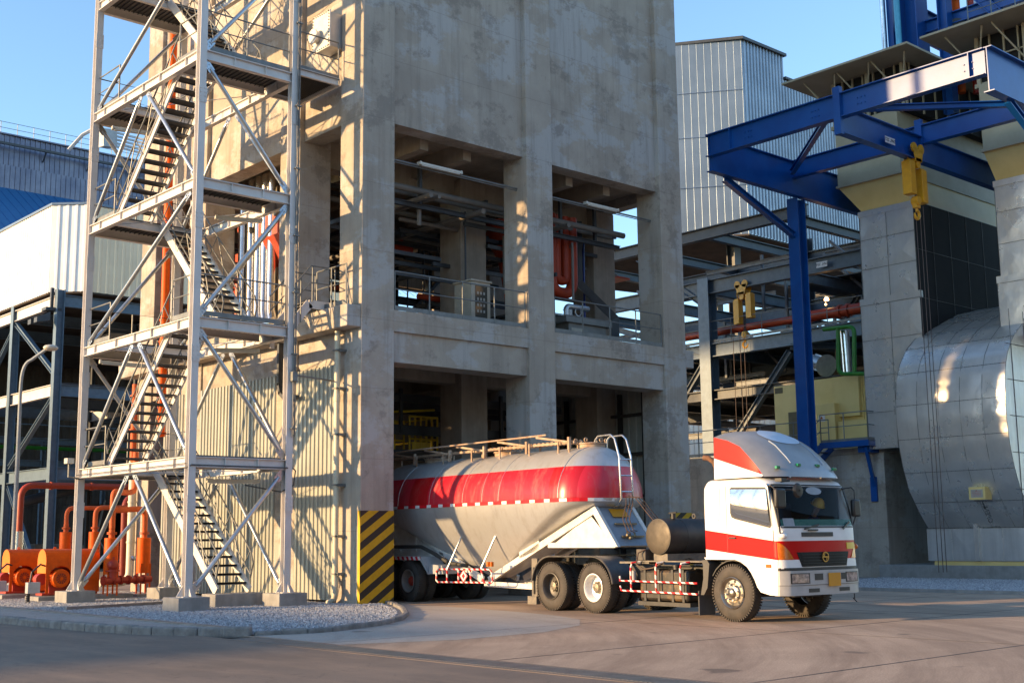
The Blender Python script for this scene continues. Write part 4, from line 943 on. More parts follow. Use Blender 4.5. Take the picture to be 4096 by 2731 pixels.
# chassis
mb=MB(); tb(mb,-6.05,.72,.72,1.05,.80,1.0); tb(mb,-6.05,1.5,.72,1.05,1.58,1.0)
for u in (-5.9,-4.7,-3.2,-1.6,-.3): tb(mb,u-.06,.8,.76,u+.06,1.5,.96)
obj('chassis_frame',mb,BLK,TR,smooth=0)
mb=MB(); tb(mb,-.5,.75,.45,.9,1.55,1.15); tb(mb,-.62,.3,1.02,-.2,2.0,1.17); obj('engine_block',mb,BLK,TR,bevel=.03)
mb=MB(); tb(mb,-2.75,.12,1.1,-.72,2.1,1.125); tb(mb,-3.3,.15,1.06,-2.4,.5,1.1); obj('catwalk',mb,mat('worn_dark_plate',(.10,.09,.08),(.2,.17,.13),rough=.6,scale=6),TR,smooth=0)
mb=MB(); mb.lathe(T(-4.75,1.15,1.08),UZ,[(0,.48),(.06,.48),(.09,.42),(.1,.0)],28); tb(mb,-5.1,.75,.98,-4.4,1.55,1.08); obj('fifth_wheel',mb,BLK,TR)
# rear fenders: twin arches
def fender(parent,us_,r,v0,v1,m,zc=.54,flat=True):
    mb=MB(); P=[]
    a0,a1=us_
    for i in range(9): an=math.pi-(math.pi/2)*i/8; 
    pts=[]
    for i in range(9):
        an=math.radians(170)-math.radians(80)*i/8; pts.append((a0+r*math.cos(an),zc+r*math.sin(an)))
    for i in range(9):
        an=math.radians(90)-math.radians(82)*i/8; pts.append((a1+r*math.cos(an),zc+r*math.sin(an)))
    o=0
    for u,z in pts: mb.v+= [T(u,v0,z),T(u,v1,z),T(u,v1,z+.0)+UZ*.012,T(u,v0,z)+UZ*.012]
    for i in range(len(pts)-1):
        a=i*4;b=a+4
        for k in range(4): mb.f.append((a+k,a+(k+1)%4,b+(k+1)%4,b+k)); mb.m.append(0)
    mb.tube([T(u,v0,z) for u,z in pts],.022,6)
    return obj('fender',mb,m,parent)
FEN=mat('black_fender',(.04,.04,.042),(.09,.08,.07),rough=.45,scale=5)
fender(TR,(-5.45,-4.0),.66,-.02,.62,FEN); fender(TR,(-5.45,-4.0),.66,1.68,2.32,FEN)
mb=MB(); tb(mb,-6.12,.02,.35,-6.08,.6,.95); tb(mb,-6.12,1.7,.35,-6.08,2.28,.95); obj('mudflap',mb,BLK,TR,smooth=0)
mb=MB(); tb(mb,-6.2,.05,.3,-6.0,.12,1.15); tb(mb,-6.3,.0,.12,-5.98,.12,.3); obj('tail_bracket',mb,mat('worn_dark_plate',(.1,.09,.08)),TR)
mb=MB(); tpoly(mb,[(-.62,1.16),(-.55,1.08),(-.62,.62),(-.72,.48),(-.80,.48),(-.72,.8),(-.72,1.05),(-.75,1.14)],.0,.45)
for a in range(7): pass
obj('fender',mb,mat('dark_wheelhouse',(.07,.065,.06),rough=.6),TR,smooth=0)
mb=MB(); 
for i in range(8):
    a=math.radians(150-i*15); b=math.radians(150-(i+1)*15)
    mb.beam(T(.02+.62*math.cos(a),.3,.55+.60*math.sin(a)),T(.02+.62*math.cos(b),.3,.55+.60*math.sin(b)),.5,.02,up=HU*math.cos(a)+UZ*math.sin(a))
obj('wheelhouse',mb,BLK,TR)
mb=MB(); tb(mb,-.93,.05,.08,-.90,.5,.55); obj('mudflap',mb,mat('grey_rubber_flap',(.09,.09,.09),rough=.8),TR,bevel=.01)
# black cross tank
mb=MB(); mb.lathe(T(-2.16,.2,1.61),HV,[(-.03,.0),(-.02,.2),(-.005,.33),(.0,.365),(.02,.372),(.5,.372),(.505,.378),(.53,.378),(.535,.372),(1.1,.372),(1.105,.378),(1.13,.378),(1.135,.372),(1.72,.372),(1.74,.36),(1.76,.0)],44); at_=obj('air_tank',mb,BLK,TR,smooth=30)
mb=MB(); mb.lathe(T(-2.16,.2,1.61),HV,[(-.036,.0),(-.028,.2),(-.012,.33),(-.004,.352)],44); obj('tank_end',mb,mat('dented_tank_end',(.085,.068,.048),(.05,.04,.03),rough=.45,rough2=.6,metal=.3,scale=5),at_,smooth=60)
mb=MB(); mb.cyl(T(-2.05,.55,1.97),T(-2.05,.55,2.08),.05,n=12); mb.beam(T(-2.18,.55,2.09),T(-1.9,.5,2.10),.03,.03); mb.lathe(T(-1.7,.8,2.02),HV,[(-.01,.03),(-.01,.055),(.01,.055),(.01,.03),(-.01,.03)],14); obj('tank_valve',mb,BLK,at_)
mb=MB(); tb(mb,-2.35,.25,1.12,-1.95,1.9,1.26); obj('tank_cradle',mb,mat('worn_dark_plate',(.1,.1,.1)),TR)
mb=MB(); tb(mb,-1.15,.9,1.15,-.85,1.25,1.72); obj('blue_canister',mb,mat('blue_plastic',(.01,.06,.16),rough=.4),TR,bevel=.05)
mb=MB(); tb(mb,-2.78,.15,1.12,-2.5,.4,1.36); obj('battery_box',mb,mat('dusty_box',(.05,.045,.04),(.10,.085,.065),rough=.6,scale=8),TR,bevel=.02)
mb=MB(); mb.tube([T(-.78,.55,1.2),T(-.78,.55,2.95),T(-.80,.5,3.08),T(-.9,.45,3.16),T(-1.0,.42,3.17)],.055,14); obj('exhaust_pipe',mb,mat('rusty_exhaust',(.22,.10,.05),(.12,.06,.035),rough=.8,scale=10),TR)
# fuel tank
mb=MB(); tb(mb,-2.63,.08,.32,-1.22,.66,.94); ft=obj('fuel_tank',mb,mat('dusty_black_tank',(.016,.014,.012),(.032,.026,.02),rough=.5,scale=6,stain=(.22,.13,.05),stain_amt=.5,stain_scale=2.2),TR,bevel=.06)
mb=MB()
for u in (-2.45,-2.05,-1.65,-1.35): tb(mb,u-.03,.066,.31,u+.03,.67,.95)
obj('tank_strap',mb,BLK,ft,smooth=0)
mb=MB(); mb.cyl(T(-1.7,.25,.94),T(-1.7,.25,1.02),.07,n=16); mb.cyl(T(-1.7,.25,1.0),T(-1.7,.25,1.04),.085,n=16); obj('filler_cap',mb,BLK,ft)
mb=MB(); tb(mb,-2.7,.1,.22,-1.2,.6,.3); obj('tank_step',mb,BLK,TR)
mb=MB(); mb.cyl(T(-2.86,.12,.72),T(-2.86,.12,.92),.07,n=16); obj('fuel_filter',mb,mat('white_canister',(.6,.58,.56),rough=.4),TR)
mb=MB(); mb.tube([T(-2.5,.15,1.35),T(-2.62,.06,1.28),T(-2.6,-.02,1.05),T(-2.4,-.02,.95),T(-2.15,.02,.98),T(-1.9,.1,1.1)],.016,8)
for k in range(5): mb.tube([T(-2.9+.1*k,.4,1.05),T(-2.2,.5+.1*k,1.12+.02*k),T(-1.4,.45+.08*k,1.06),T(-.8,.6,1.1)],.014,6)
obj('hose',mb,mat('brown_hose',(.08,.045,.03),rough=.6),TR)
def guard(name,tubes,parent,r=.021):
    mb=MB()
    for t in tubes: mb.tube(t,r,10)
    return obj(name,mb,RWBAR,parent)
guard('side_guard',[[T(-3.10,-.03,.80),T(-3.08,-.05,.71),T(-.84,-.05,.70)],[T(-3.1,-.03,.60),T(-3.04,-.05,.51),T(-.84,-.05,.49)],[T(-2.62,.12,1.10),T(-2.72,-.03,1.08),T(-2.74,-.05,.98),T(-2.74,-.05,.5)],[T(-1.92,.12,1.10),T(-1.98,-.03,1.08),T(-2.0,-.05,.98),T(-2.0,-.05,.5)],[T(-1.2,.12,1.10),T(-1.28,-.03,1.08),T(-1.3,-.05,.98),T(-1.3,-.05,.5)]],TR)
mb=MB(); mb.cyl(T(1.35,1.95,.5),T(1.35,1.95,.40),.012,n=6); mb.beam(T(1.35,1.9,.42),T(1.36,2.0,.34),.015,.015); obj('tow_pin',mb,BLK,TR)
# ------------------------------------------------------------------ driver
DR=thing('person','driver in a dark blue shirt and yellow hard hat leaning over behind the windscreen','person',tuple(T(.2,1.6,1.5)))
def skinned(name,pts,edges,rad,m,parent,sub=1):
    org=parent['_o']; me=bpy.data.meshes.new(name); me.from_pydata([tuple(Vector(p)-Vector(org)) for p in pts],edges,[])
    o=bpy.data.objects.new(name,me); COL.objects.link(o); o.parent=parent; o['_o']=tuple(org)
    sk=o.modifiers.new('skin','SKIN'); sk.use_smooth_shade=True
    for i,r in enumerate(rad): me.skin_vertices[0].data[i].radius=(r,r)
    me.skin_vertices[0].data[0].use_root=True
    s=o.modifiers.new('sub','SUBSURF'); s.levels=sub; s.render_levels=sub
    me.materials.append(m); return o
hp=T(.2,1.62,1.68)
hd_=at(3272,2022,u=.55); hv=(hd_-Vector(TO.tolist())).dot(HV); hz=hd_.z
nk=T(.46,hv-.02,hz-.16); ch=T(.34,hv+.06,hz-.36)
P=[hp,hp.lerp(ch,.5),ch,nk,hd_, T(.40,hv+.24,hz-.34),T(.58,hv+.28,hz-.52),T(.74,hv+.12,hz-.40), T(.42,hv-.18,hz-.30),T(.60,hv-.30,hz-.46),T(.76,hv-.20,hz-.32),T(.5,1.5,1.66),T(.62,1.5,1.35),T(.5,1.74,1.66),T(.62,1.74,1.35)]
E_=[(0,1),(1,2),(2,3),(3,4),(2,5),(5,6),(6,7),(2,8),(8,9),(9,10),(0,11),(11,12),(0,13),(13,14)]
SKIN=mat('skin_tone',(.30,.16,.10),rough=.6)
skinned('body',P,E_,[.12,.115,.12,.055,.09,.055,.04,.03,.055,.04,.03,.08,.06,.08,.06],SKIN,DR)
skinned('shirt',P[:4]+P[5:7]+P[8:10],[(0,1),(1,2),(2,3),(2,4),(4,5),(2,6),(6,7)],[.14,.135,.145,.07,.075,.055,.075,.055],mat('navy_shirt',(.015,.03,.10),rough=.9),DR)
mb=MB(); hc=hd_+UZ*.03; n=16
mb.lathe(hc,UZ*.85+HU*.45,[(-.02,.15),(0,.145),(.0,.125),(.05,.12),(.10,.09),(.13,.05),(.14,.0)],18); obj('hard_hat',mb,mat('yellow_helmet',(.75,.5,.02),rough=.3),DR)
mb=MB()
for s in (-1,1): mb.ball(hd_+HU*.09+HV*s*.03+UZ*.0,.012,8,6)
mb.ball(hd_+HU*.10-UZ*.03,.016,8,6); mb.tube([hd_+HU*.088-UZ*.06-HV*.025,hd_+HU*.095-UZ*.062,hd_+HU*.088-UZ*.06+HV*.025],.006,6); obj('face',mb,mat('face_features',(.10,.05,.035),rough=.6),DR)
# ------------------------------------------------------------------ tank trailer
TL=thing('tank_trailer','silver V-shaped bulk tanker trailer with a red band and red-white tape line','trailer',tuple(T(-8.5,1.2,0)))
UC=-9.07; HL=3.92; DM=.80; R_=1.2; ZC=2.5
def rr_(u):
    a=abs(u-UC)
    return R_ if a<=HL else R_*math.sqrt(max(0,1-((a-HL)/DM)**2))
ul=[UC+s*(HL+DM*k) for s in (-1,) for k in (1,.995,.97,.92,.84,.72,.55,.35,.15,0)]+[UC-HL+2*HL*i/18 for i in range(1,18)]+[UC+HL+DM*k for k in (0,.15,.35,.55,.72,.84,.92,.97,.995,1)]
mb=MB(); nA=28; NA=nA+1; mb.keep=False
# upper half
for u in ul:
    r=rr_(u)
    for i in range(NA):
        a=math.pi*i/nA; mb.v.append(T(u,1.2-r*math.cos(a),ZC+r*math.sin(a)))
for i in range(len(ul)-1):
    for j in range(nA):
        mb.f.append((i*NA+j,(i+1)*NA+j,(i+1)*NA+j+1,i*NA+j+1))
        zmid=sum(mb.v[k].z for k in mb.f[-1])/4; mb.m.append(0)
o=len(mb.v)
# lower hopper: cones down to the outlet
SS=[0,.04,.09,.15,.22,.30,.40,.52,.65,.80,.92,1.]
UB=-8.85
for s in SS:
    z=ZC-1.86*s; wl=1-.97*s**1.0; 
    wl=1-.965*max(0,(s-.08)/.92)**.95 if s>.08 else 1-.02*s
    ww=(1-s**1.5)*.88+.12*(1-s)+.14*s
    for side in (-1,1):
        for u in ul: mb.v.append(T(UB+(u-UB)*wl+ (UB-UC)*0,1.2+side*rr_(u)*ww,z))
n=len(ul)
for i in range(len(SS)-1):
    for side in (0,1):
        for j in range(n-1):
            a=o+i*2*n+side*n+j; b=a+2*n; mb.f.append((a,a+1,b+1,b)); mb.m.append(0)
bmod=bmesh
TKM=bpy.data.materials.new('tank_paint'); TKM.use_nodes=True
def tankmat():
    m=TKM; nt=m.node_tree; L=nt.links; b=nt.nodes['Principled BSDF']; g=_n(nt,'ShaderNodeNewGeometry'); sx=_n(nt,'ShaderNodeSeparateXYZ'); L.new(g.outputs['Position'],sx.inputs[0])
    def M(op,a,b_=0.):
        n_=_n(nt,'ShaderNodeMath',operation=op)
        for i,x in enumerate((a,b_)):
            if isinstance(x,(int,float)): n_.inputs[i].default_value=x
            else: L.new(x,n_.inputs[i])
        return n_.outputs[0]
    s=_n(nt,'ShaderNodeVectorMath',operation='SUBTRACT'); s.inputs[1].default_value=tuple(TO); L.new(g.outputs['Position'],s.inputs[0])
    d=_n(nt,'ShaderNodeVectorMath',operation='DOT_PRODUCT'); d.inputs[1].default_value=tuple(TH); L.new(s.outputs[0],d.inputs[0]); u=d.outputs['Value']
    red=M('MULTIPLY',M('GREATER_THAN',sx.outputs[2],2.485),M('LESS_THAN',sx.outputs[2],3.21))
    p1=M('MULTIPLY',M('GREATER_THAN',u,-5.5),M('LESS_THAN',u,-4.72)); p2=M('MULTIPLY',M('GREATER_THAN',u,-11.35),M('LESS_THAN',u,-10.5)); pt=M('MAXIMUM',p1,p2)
    n1=_n(nt,'ShaderNodeTexNoise',Scale=2.5,Detail=8,Roughness=.65); L.new(g.outputs['Position'],n1.inputs['Vector'])
    mp=_n(nt,'ShaderNodeMapping'); mp.inputs['Scale'].default_value=(40,2,40); L.new(g.outputs['Position'],mp.inputs[0]); n2=_n(nt,'ShaderNodeTexNoise',Scale=1.,Detail=3); L.new(mp.outputs[0],n2.inputs['Vector'])
    A=_n(nt,'ShaderNodeMix',data_type='RGBA'); A.inputs[6].default_value=(.58,.585,.59,1); A.inputs[7].default_value=(.46,.46,.455,1); L.new(n1.outputs['Fac'],A.inputs[0])
    B=_n(nt,'ShaderNodeMix',data_type='RGBA'); B.inputs[6].default_value=(.56,.012,.028,1); B.inputs[7].default_value=(.42,.001,.004,1); L.new(pt,B.inputs[0])
    Cc=_n(nt,'ShaderNodeMix',data_type='RGBA'); L.new(red,Cc.inputs[0]); L.new(A.outputs[2],Cc.inputs[6]); L.new(B.outputs[2],Cc.inputs[7]); mp2=_n(nt,'ShaderNodeMapping'); mp2.inputs['Scale'].default_value=(5,5,.5); L.new(g.outputs['Position'],mp2.inputs[0]); n4=_n(nt,'ShaderNodeTexNoise',Scale=1.,Detail=7,Roughness=.7); L.new(mp2.outputs[0],n4.inputs['Vector']); r4=_n(nt,'ShaderNodeMapRange'); r4.inputs['From Min'].default_value=.50; r4.inputs['From Max'].default_value=.72; r4.inputs['To Max'].default_value=.40; L.new(n4.outputs['Fac'],r4.inputs[0])
    Dd=_n(nt,'ShaderNodeMix',data_type='RGBA'); Dd.inputs[7].default_value=(.30,.26,.21,1); L.new(r4.outputs[0],Dd.inputs[0]); L.new(Cc.outputs[2],Dd.inputs[6]); L.new(Dd.outputs[2],b.inputs['Base Color'])
    L.new(M('SUBTRACT',.5,M('MULTIPLY',red,.48)),b.inputs['Metallic'])
    r=_n(nt,'ShaderNodeMapRange'); r.inputs['From Min'].default_value=.3; r.inputs['From Max'].default_value=.7; r.inputs['To Min'].default_value=.30; r.inputs['To Max'].default_value=.44; L.new(n1.outputs['Fac'],r.inputs[0]); L.new(r.outputs[0],b.inputs['Roughness'])
    bp=_n(nt,'ShaderNodeBump',Strength=.06,Distance=.01); L.new(n2.outputs['Fac'],bp.inputs['Height']); L.new(bp.outputs[0],b.inputs['Normal'])
    b.inputs['Coat Weight'].default_value=.25; b.inputs['Coat Roughness'].default_value=.15
tankmat()
tank=obj('tank',mb,TKM,TL,smooth=50)
# red and white reflective tape as raised squares
mb=MB(); mb2=MB(); k=0; u=-13.0
while u<-4.4:
    u2=u+.20 if k%2 else u+.34
    P=[]; segs=3; tgt=mb if k%2 else mb2
    for i in range(segs+1):
        uu=u+(u2-u)*i/segs; r=rr_(uu) if uu<UC+HL+DM*.99 else .1
        P.append((uu,1.2-r-.006))
    for (a,va),(b,vb) in zip(P,P[1:]): tgt.quad(T(a,va,2.41),T(b,vb,2.41),T(b,vb,2.485),T(a,va,2.485))
    u=u2; k+=1
lab(obj('reflective_tape',mb,mat('white_tape',(.75,.73,.71),rough=.35),tank,smooth=0),'white squares of the tape line'); lab(obj('reflective_tape',mb2,mat('red_tape',(.62,.006,.015),rough=.35),tank,smooth=0),'red squares of the tape line')
mb=MB(); uu=UC+HL+.05
mb.tube([T(UC+HL,1.2-(R_+.004)*math.cos(a),ZC+(R_+.004)*math.sin(a)) for a in [math.pi*i/20 for i in range(21)]],.010,6); mb.tube([T(UC+1.0,1.2-(R_+.002)*math.cos(a),ZC+(R_+.002)*math.sin(a)) for a in [math.pi*i/20 for i in range(21)]],.006,6); 
for uu in (-7.4,-8.9,-10.4,-11.9): mb.tube([T(uu,1.2-(R_+.001)*math.cos(a),ZC+(R_+.001)*math.sin(a)) for a in [math.pi*i/20 for i in range(21)]],.007,6)
obj('weld_seam',mb,TANK,tank)
# support frames
TW=mat('trailer_white_paint',(.72,.70,.66),(.6,.57,.52),rough=.4,scale=4,streak=.2)
for vv_ in (.62,1.72):
    mb=MB(); s=.05
    mb.beam(T(-8.62,vv_,.60),T(-4.62,vv_,2.20),.09,.16)
    tpoly(mb,[(-4.72,2.26),(-4.55,2.30),(-3.82,1.40),(-4.02,1.40)],vv_-.05,vv_+.05)
    mb.beam(T(-6.25,vv_,1.44),T(-3.9,vv_,1.44),.09,.12)
    tpoly(mb,[(-7.35,1.12),(-7.35,1.42),(-6.6,1.62),(-6.55,1.34)],vv_-.045,vv_+.045)
    mb.beam(T(-8.8,vv_,.50),T(-6.4,vv_,.47),.08,.13)
    mb.beam(T(-8.9,vv_,.60),T(-13.2,vv_,2.25),.09,.16); mb.beam(T(-14.6,vv_,1.2),T(-10.6,vv_,1.2),.09,.16); tpoly(mb,[(-13.6,2.3),(-13.4,2.34),(-12.6,1.2),(-12.8,1.2)],vv_-.05,vv_+.05); mb.beam(T(-11.95,vv_,1.25),T(-11.95,vv_,1.9),.08,.08)
    obj('support_frame',mb,TW,TL,smooth=0,bevel=.008)
    mb=MB(); tpoly(mb,[(-4.75,2.1),(-3.98,1.45),(-6.1,1.45)],vv_-.01,vv_+.01); tpoly(mb,[(-13.0,2.05),(-10.9,1.25),(-13.3,1.25)],vv_-.01,vv_+.01); obj('web_plate',mb,TW,TL,smooth=0)
mb=MB(); mb.prism([T(-4.58,.67,2.28),T(-3.85,.67,1.42),T(-3.85,1.67,1.42),T(-4.58,1.67,2.28)],HU*-.04); fp=obj('front_plate',mb,mat('grey_front_plate',(.25,.29,.34),(.2,.23,.27),rough=.5),TL,smooth=0)
mb=MB(); mb.prism([T(-4.52,.95,2.24),T(-4.36,.95,2.06),T(-4.36,1.42,2.06),T(-4.52,1.42,2.24)],HU*.02); lab(obj('number_plate',mb,PLATE,fp),'blank ochre plate below the tank')
mb=MB()
for z,u in ((1.9,-4.2),(1.62,-3.97)): mb.beam(T(u,.85,z),T(u,1.5,z),.05,.04)
for v,z,u in ((1.05,1.72,-4.02),(1.25,1.7,-4.0),(1.1,1.66,-3.98)): mb.beam(T(u,v,z),T(u+.12,v-.1,z-.06),.04,.04); mb.ball(T(u+.13,v-.11,z-.07),.04,8,6)
obj('coupling_heads',mb,mat('brass_coupling',(.30,.24,.14),(.2,.16,.1),rough=.5,metal=.6),fp)
mb=MB()
for k in range(3):
    v=1.1+.1*k
    mb.tube([T(-4.2,v+.1,2.5+.03*k),T(-4.1,v+.02,2.35),T(-4.1,v-.1,2.0),T(-3.95,v-.12,1.75),T(-3.9,v-.05,1.68+.03*k)],.012,6)
    mb.tube([T(-4.2,v+.1,2.5),T(-4.0,v+.2,2.48),T(-3.7,v+.25,2.15),T(-3.3,v+.25,1.8),T(-2.95,v+.2,1.45)],.012,6)
obj('air_hose',mb,mat('brown_hose',(.08,.05,.03)),TL)
# hopper struts and lower platform
for u in (-9.36,-7.92):
    mb=MB(); mb.tube([T(u,.30,1.67),T(u-.33,.08,.86)],.022,8); obj('strut',mb,GALV,TL)
guard('side_guard',[[T(-10.05,0,.80),T(-9.98,0,.86),T(-7.78,0,.88),T(-7.70,0,.84),T(-7.64,0,.62),T(-7.70,0,.57),T(-9.98,0,.54),T(-10.06,0,.58),T(-10.05,0,.80)],[T(-9.58,0,.86),T(-9.58,0,.55)],[T(-9.08,0,.86),T(-9.08,0,.55)],[T(-8.58,0,.86),T(-8.54,0,.56)],[T(-8.12,0,.87),T(-8.0,0,.57)]],TL,r=.023)
mb=MB()
c=T(-8.82,-.03,.71); S=.17; mb.prism([c+HU*S,c+UZ*S*1.0,c-HU*S,c-UZ*S],HV*.01); sg=obj('hazard_sign',mb,mat('sign_white',(.75,.72,.7),rough=.4),TL)
mb=MB()
for a,b,t in ((S,S-.028,.004),(.075,.0,.004)):
    dirs=[HU,UZ,-HU,-UZ]
    for i in range(4):
        p,q=dirs[i],dirs[(i+1)%4]
        if b>0: mb.prism([c+p*a-HV*.001,c+q*a-HV*.001,c+q*b-HV*.001,c+p*b-HV*.001],HV*-t)
mb.prism([c+HU*.07-HV*.001,c+UZ*.07-HV*.001,c-HU*.07-HV*.001,c-UZ*.07-HV*.001],HV*-.004)
obj('sign_border',mb,mat('sign_red',(.6,.01,.02),rough=.4),sg,smooth=0)
mb=MB(); mb.cyl(T(-7.86,.03,.95),T(-7.86,.03,1.06),.055,n=12); mb.cyl(T(-7.72,.03,.95),T(-7.72,.03,1.06),.05,n=12); lab(obj('side_lamp',mb,AMBER,TL),'orange and red side lamp pair')
mb=MB(); mb.lathe(T(-8.9,1.2,.40),UZ,[(0,.12),(.0,.2),(.05,.2),(.06,.14),(.25,.15),(.27,.0)],20); mb.tube([T(-9.1,1.2,.5),T(-10.6,.9,.62),T(-11,.85,.9)],.06,10); obj('outlet_valve',mb,BLK,TL)
mb=MB(); mb.tube([T(-9.2,.35,.95),T(-9.9,.3,1.0),T(-10.6,.28,1.25),T(-11.2,.28,1.42),T(-13,.28,1.42)],.05,10); obj('discharge_hose',mb,mat('black_hose',(.04,.038,.035),rough=.6),TL)
# rear axles
for u in (-11.4,-12.7,-14.0):
    wheel(u,0,-1,TL,'grey',w=.27); wheel(u,.30,-1,TL,'grey',w=.27); wheel(u,2.32,1,TL,'grey',w=.27); wheel(u,2.02,1,TL,'grey',w=.27)
    mb=MB(); mb.cyl(T(u,.3,.54),T(u,2.0,.54),.08,n=12); obj('axle',mb,BLK,TL)
mb=MB(); tb(mb,-14.7,.02,1.14,-10.8,.62,1.17); tb(mb,-14.7,1.7,1.14,-10.8,2.3,1.17); obj('fender',mb,TW,TL,smooth=0)
mb=MB(); tpoly(mb,[(-10.8,1.17),(-10.45,.78),(-10.45,.72),(-10.86,1.12)],.0,.62); tpoly(mb,[(-10.42,.98),(-9.85,.95),(-9.8,.74),(-10.45,.74)],.03,.6); obj('fender_front',mb,mat('grey_fender',(.33,.35,.37),rough=.5),TL,smooth=0)
mb=MB(); tb(mb,-14.6,-.006,1.08,-10.8,-.001,1.17); o_=obj('tape_edge',mb,bands('slanted_tape',(.72,.70,.68),(.6,.01,.02),(float(TH[0]),float(TH[1]),.6),.22,.5,.0),TL,smooth=0)
# catwalk and rails on top
mb=MB(); mb2=MB()
for v in (.75,1.0): mb.beam(T(-14.2,v,3.86),T(-5.4,v,3.80),.05,.05)
for i in range(53): u=-14.1+i*.163; tb(mb2,u,.73,3.865-.0065*(u+14)*.5,u+.09,1.02,3.88-.0065*(u+14)*.5)
for u in (-13.3,-12,-10.7,-9.4,-8.2,-7.0,-5.9,-5.5):
    for v in (.66,1.0): mb.beam(T(u,v,3.5),T(u,v,3.86),.035,.035)
mb.tube([T(-14,.55,3.97),T(-12,.42,4.0),T(-6.3,.62,4.02)],.022,6)
for u in (-12.9,-11.2,-9.7,-7.9,-6.35): mb.beam(T(u-.3,.6,3.98),T(u+.85,.68,3.80),.04,.05); mb.box if False else None
for u in (-12.1,-10.4,-8.85,-7.1,-5.5): mb.beam(T(u,.66,3.62),T(u,.66,3.92),.06,.07)
obj('top_rail',mb,DRUST,TL,smooth=0); obj('catwalk',mb2,DRUST,TL,smooth=0)
for u in (-5.35,-8.6,-11.8):
    mb=MB(); mb.lathe(T(u,1.2,3.66),UZ,[(0,.33),(.08,.33),(.09,.36),(.12,.36),(.13,.2),(.16,.0)],24)
    for i in range(6):
        a=i*math.pi/3; mb.lathe(T(u,1.2,3.84)+HU*math.cos(a)*.36+HV*math.sin(a)*.36,HU,[(-.012,.03),(-.012,.055),(.012,.055),(.012,.03),(-.012,.03)],10)
    obj('hatch',mb,DRUST,TL)
# ladder at the front dome
mb=MB()
for v in (1.10,1.46):
    mb.tube([T(-5.1,v,3.62),T(-5.08,v,3.84),T(-4.98,v,3.92),T(-4.55,v,3.92),T(-4.42,v,3.82),T(-4.28,v,3.4),T(-4.24,v,2.45),T(-4.35,v,2.32),T(-4.6,v,2.28)],.024,10)
for z in (3.35,2.98,2.62): mb.tube([T(-4.26,1.10,z),T(-4.26,1.46,z)],.018,8)
obj('ladder',mb,mat('polished_tube',(.7,.68,.66),rough=.25,metal=.9),TL)
# ------------------------------------------------------------------ left side: blowers, silencers, pipes
def pj(P):
    v=RM@(np.array(P,float)-CAM); return FPX*v[0]/v[2]+W0/2,FPX*v[1]/v[2]+H0/2
def arc(c,p0,p1,n=6):
    """rounded corner at c between directions of p0 and p1 (points)"""
    c,p0,p1=Vector(c),Vector(p0),Vector(p1); out=[]
    for i in range(n+1):
        t=i/n; out.append(p0*(1-t)**2+c*2*t*(1-t)+p1*t*t)
    return out
def pipe(pts,r,bend=.25,n=14):
    P=[Vector(p) for p in pts]; out=[P[0]]
    for a,b,c in zip(P,P[1:],P[2:]):
        da=(a-b).normalized(); dc=(c-b).normalized(); bb=min(bend,(a-b).length*.48,(c-b).length*.48); out+=arc(b,b+da*bb,b+dc*bb)
    out.append(P[-1]); return MB().tube(out,r,n)
def flangering(mb,c,ax,r): mb.cyl(Vector(c)-Vector(ax)*.03,Vector(c)-Vector(ax)*.006,r,n=18); mb.cyl(Vector(c)+Vector(ax)*.006,Vector(c)+Vector(ax)*.03,r,n=18)
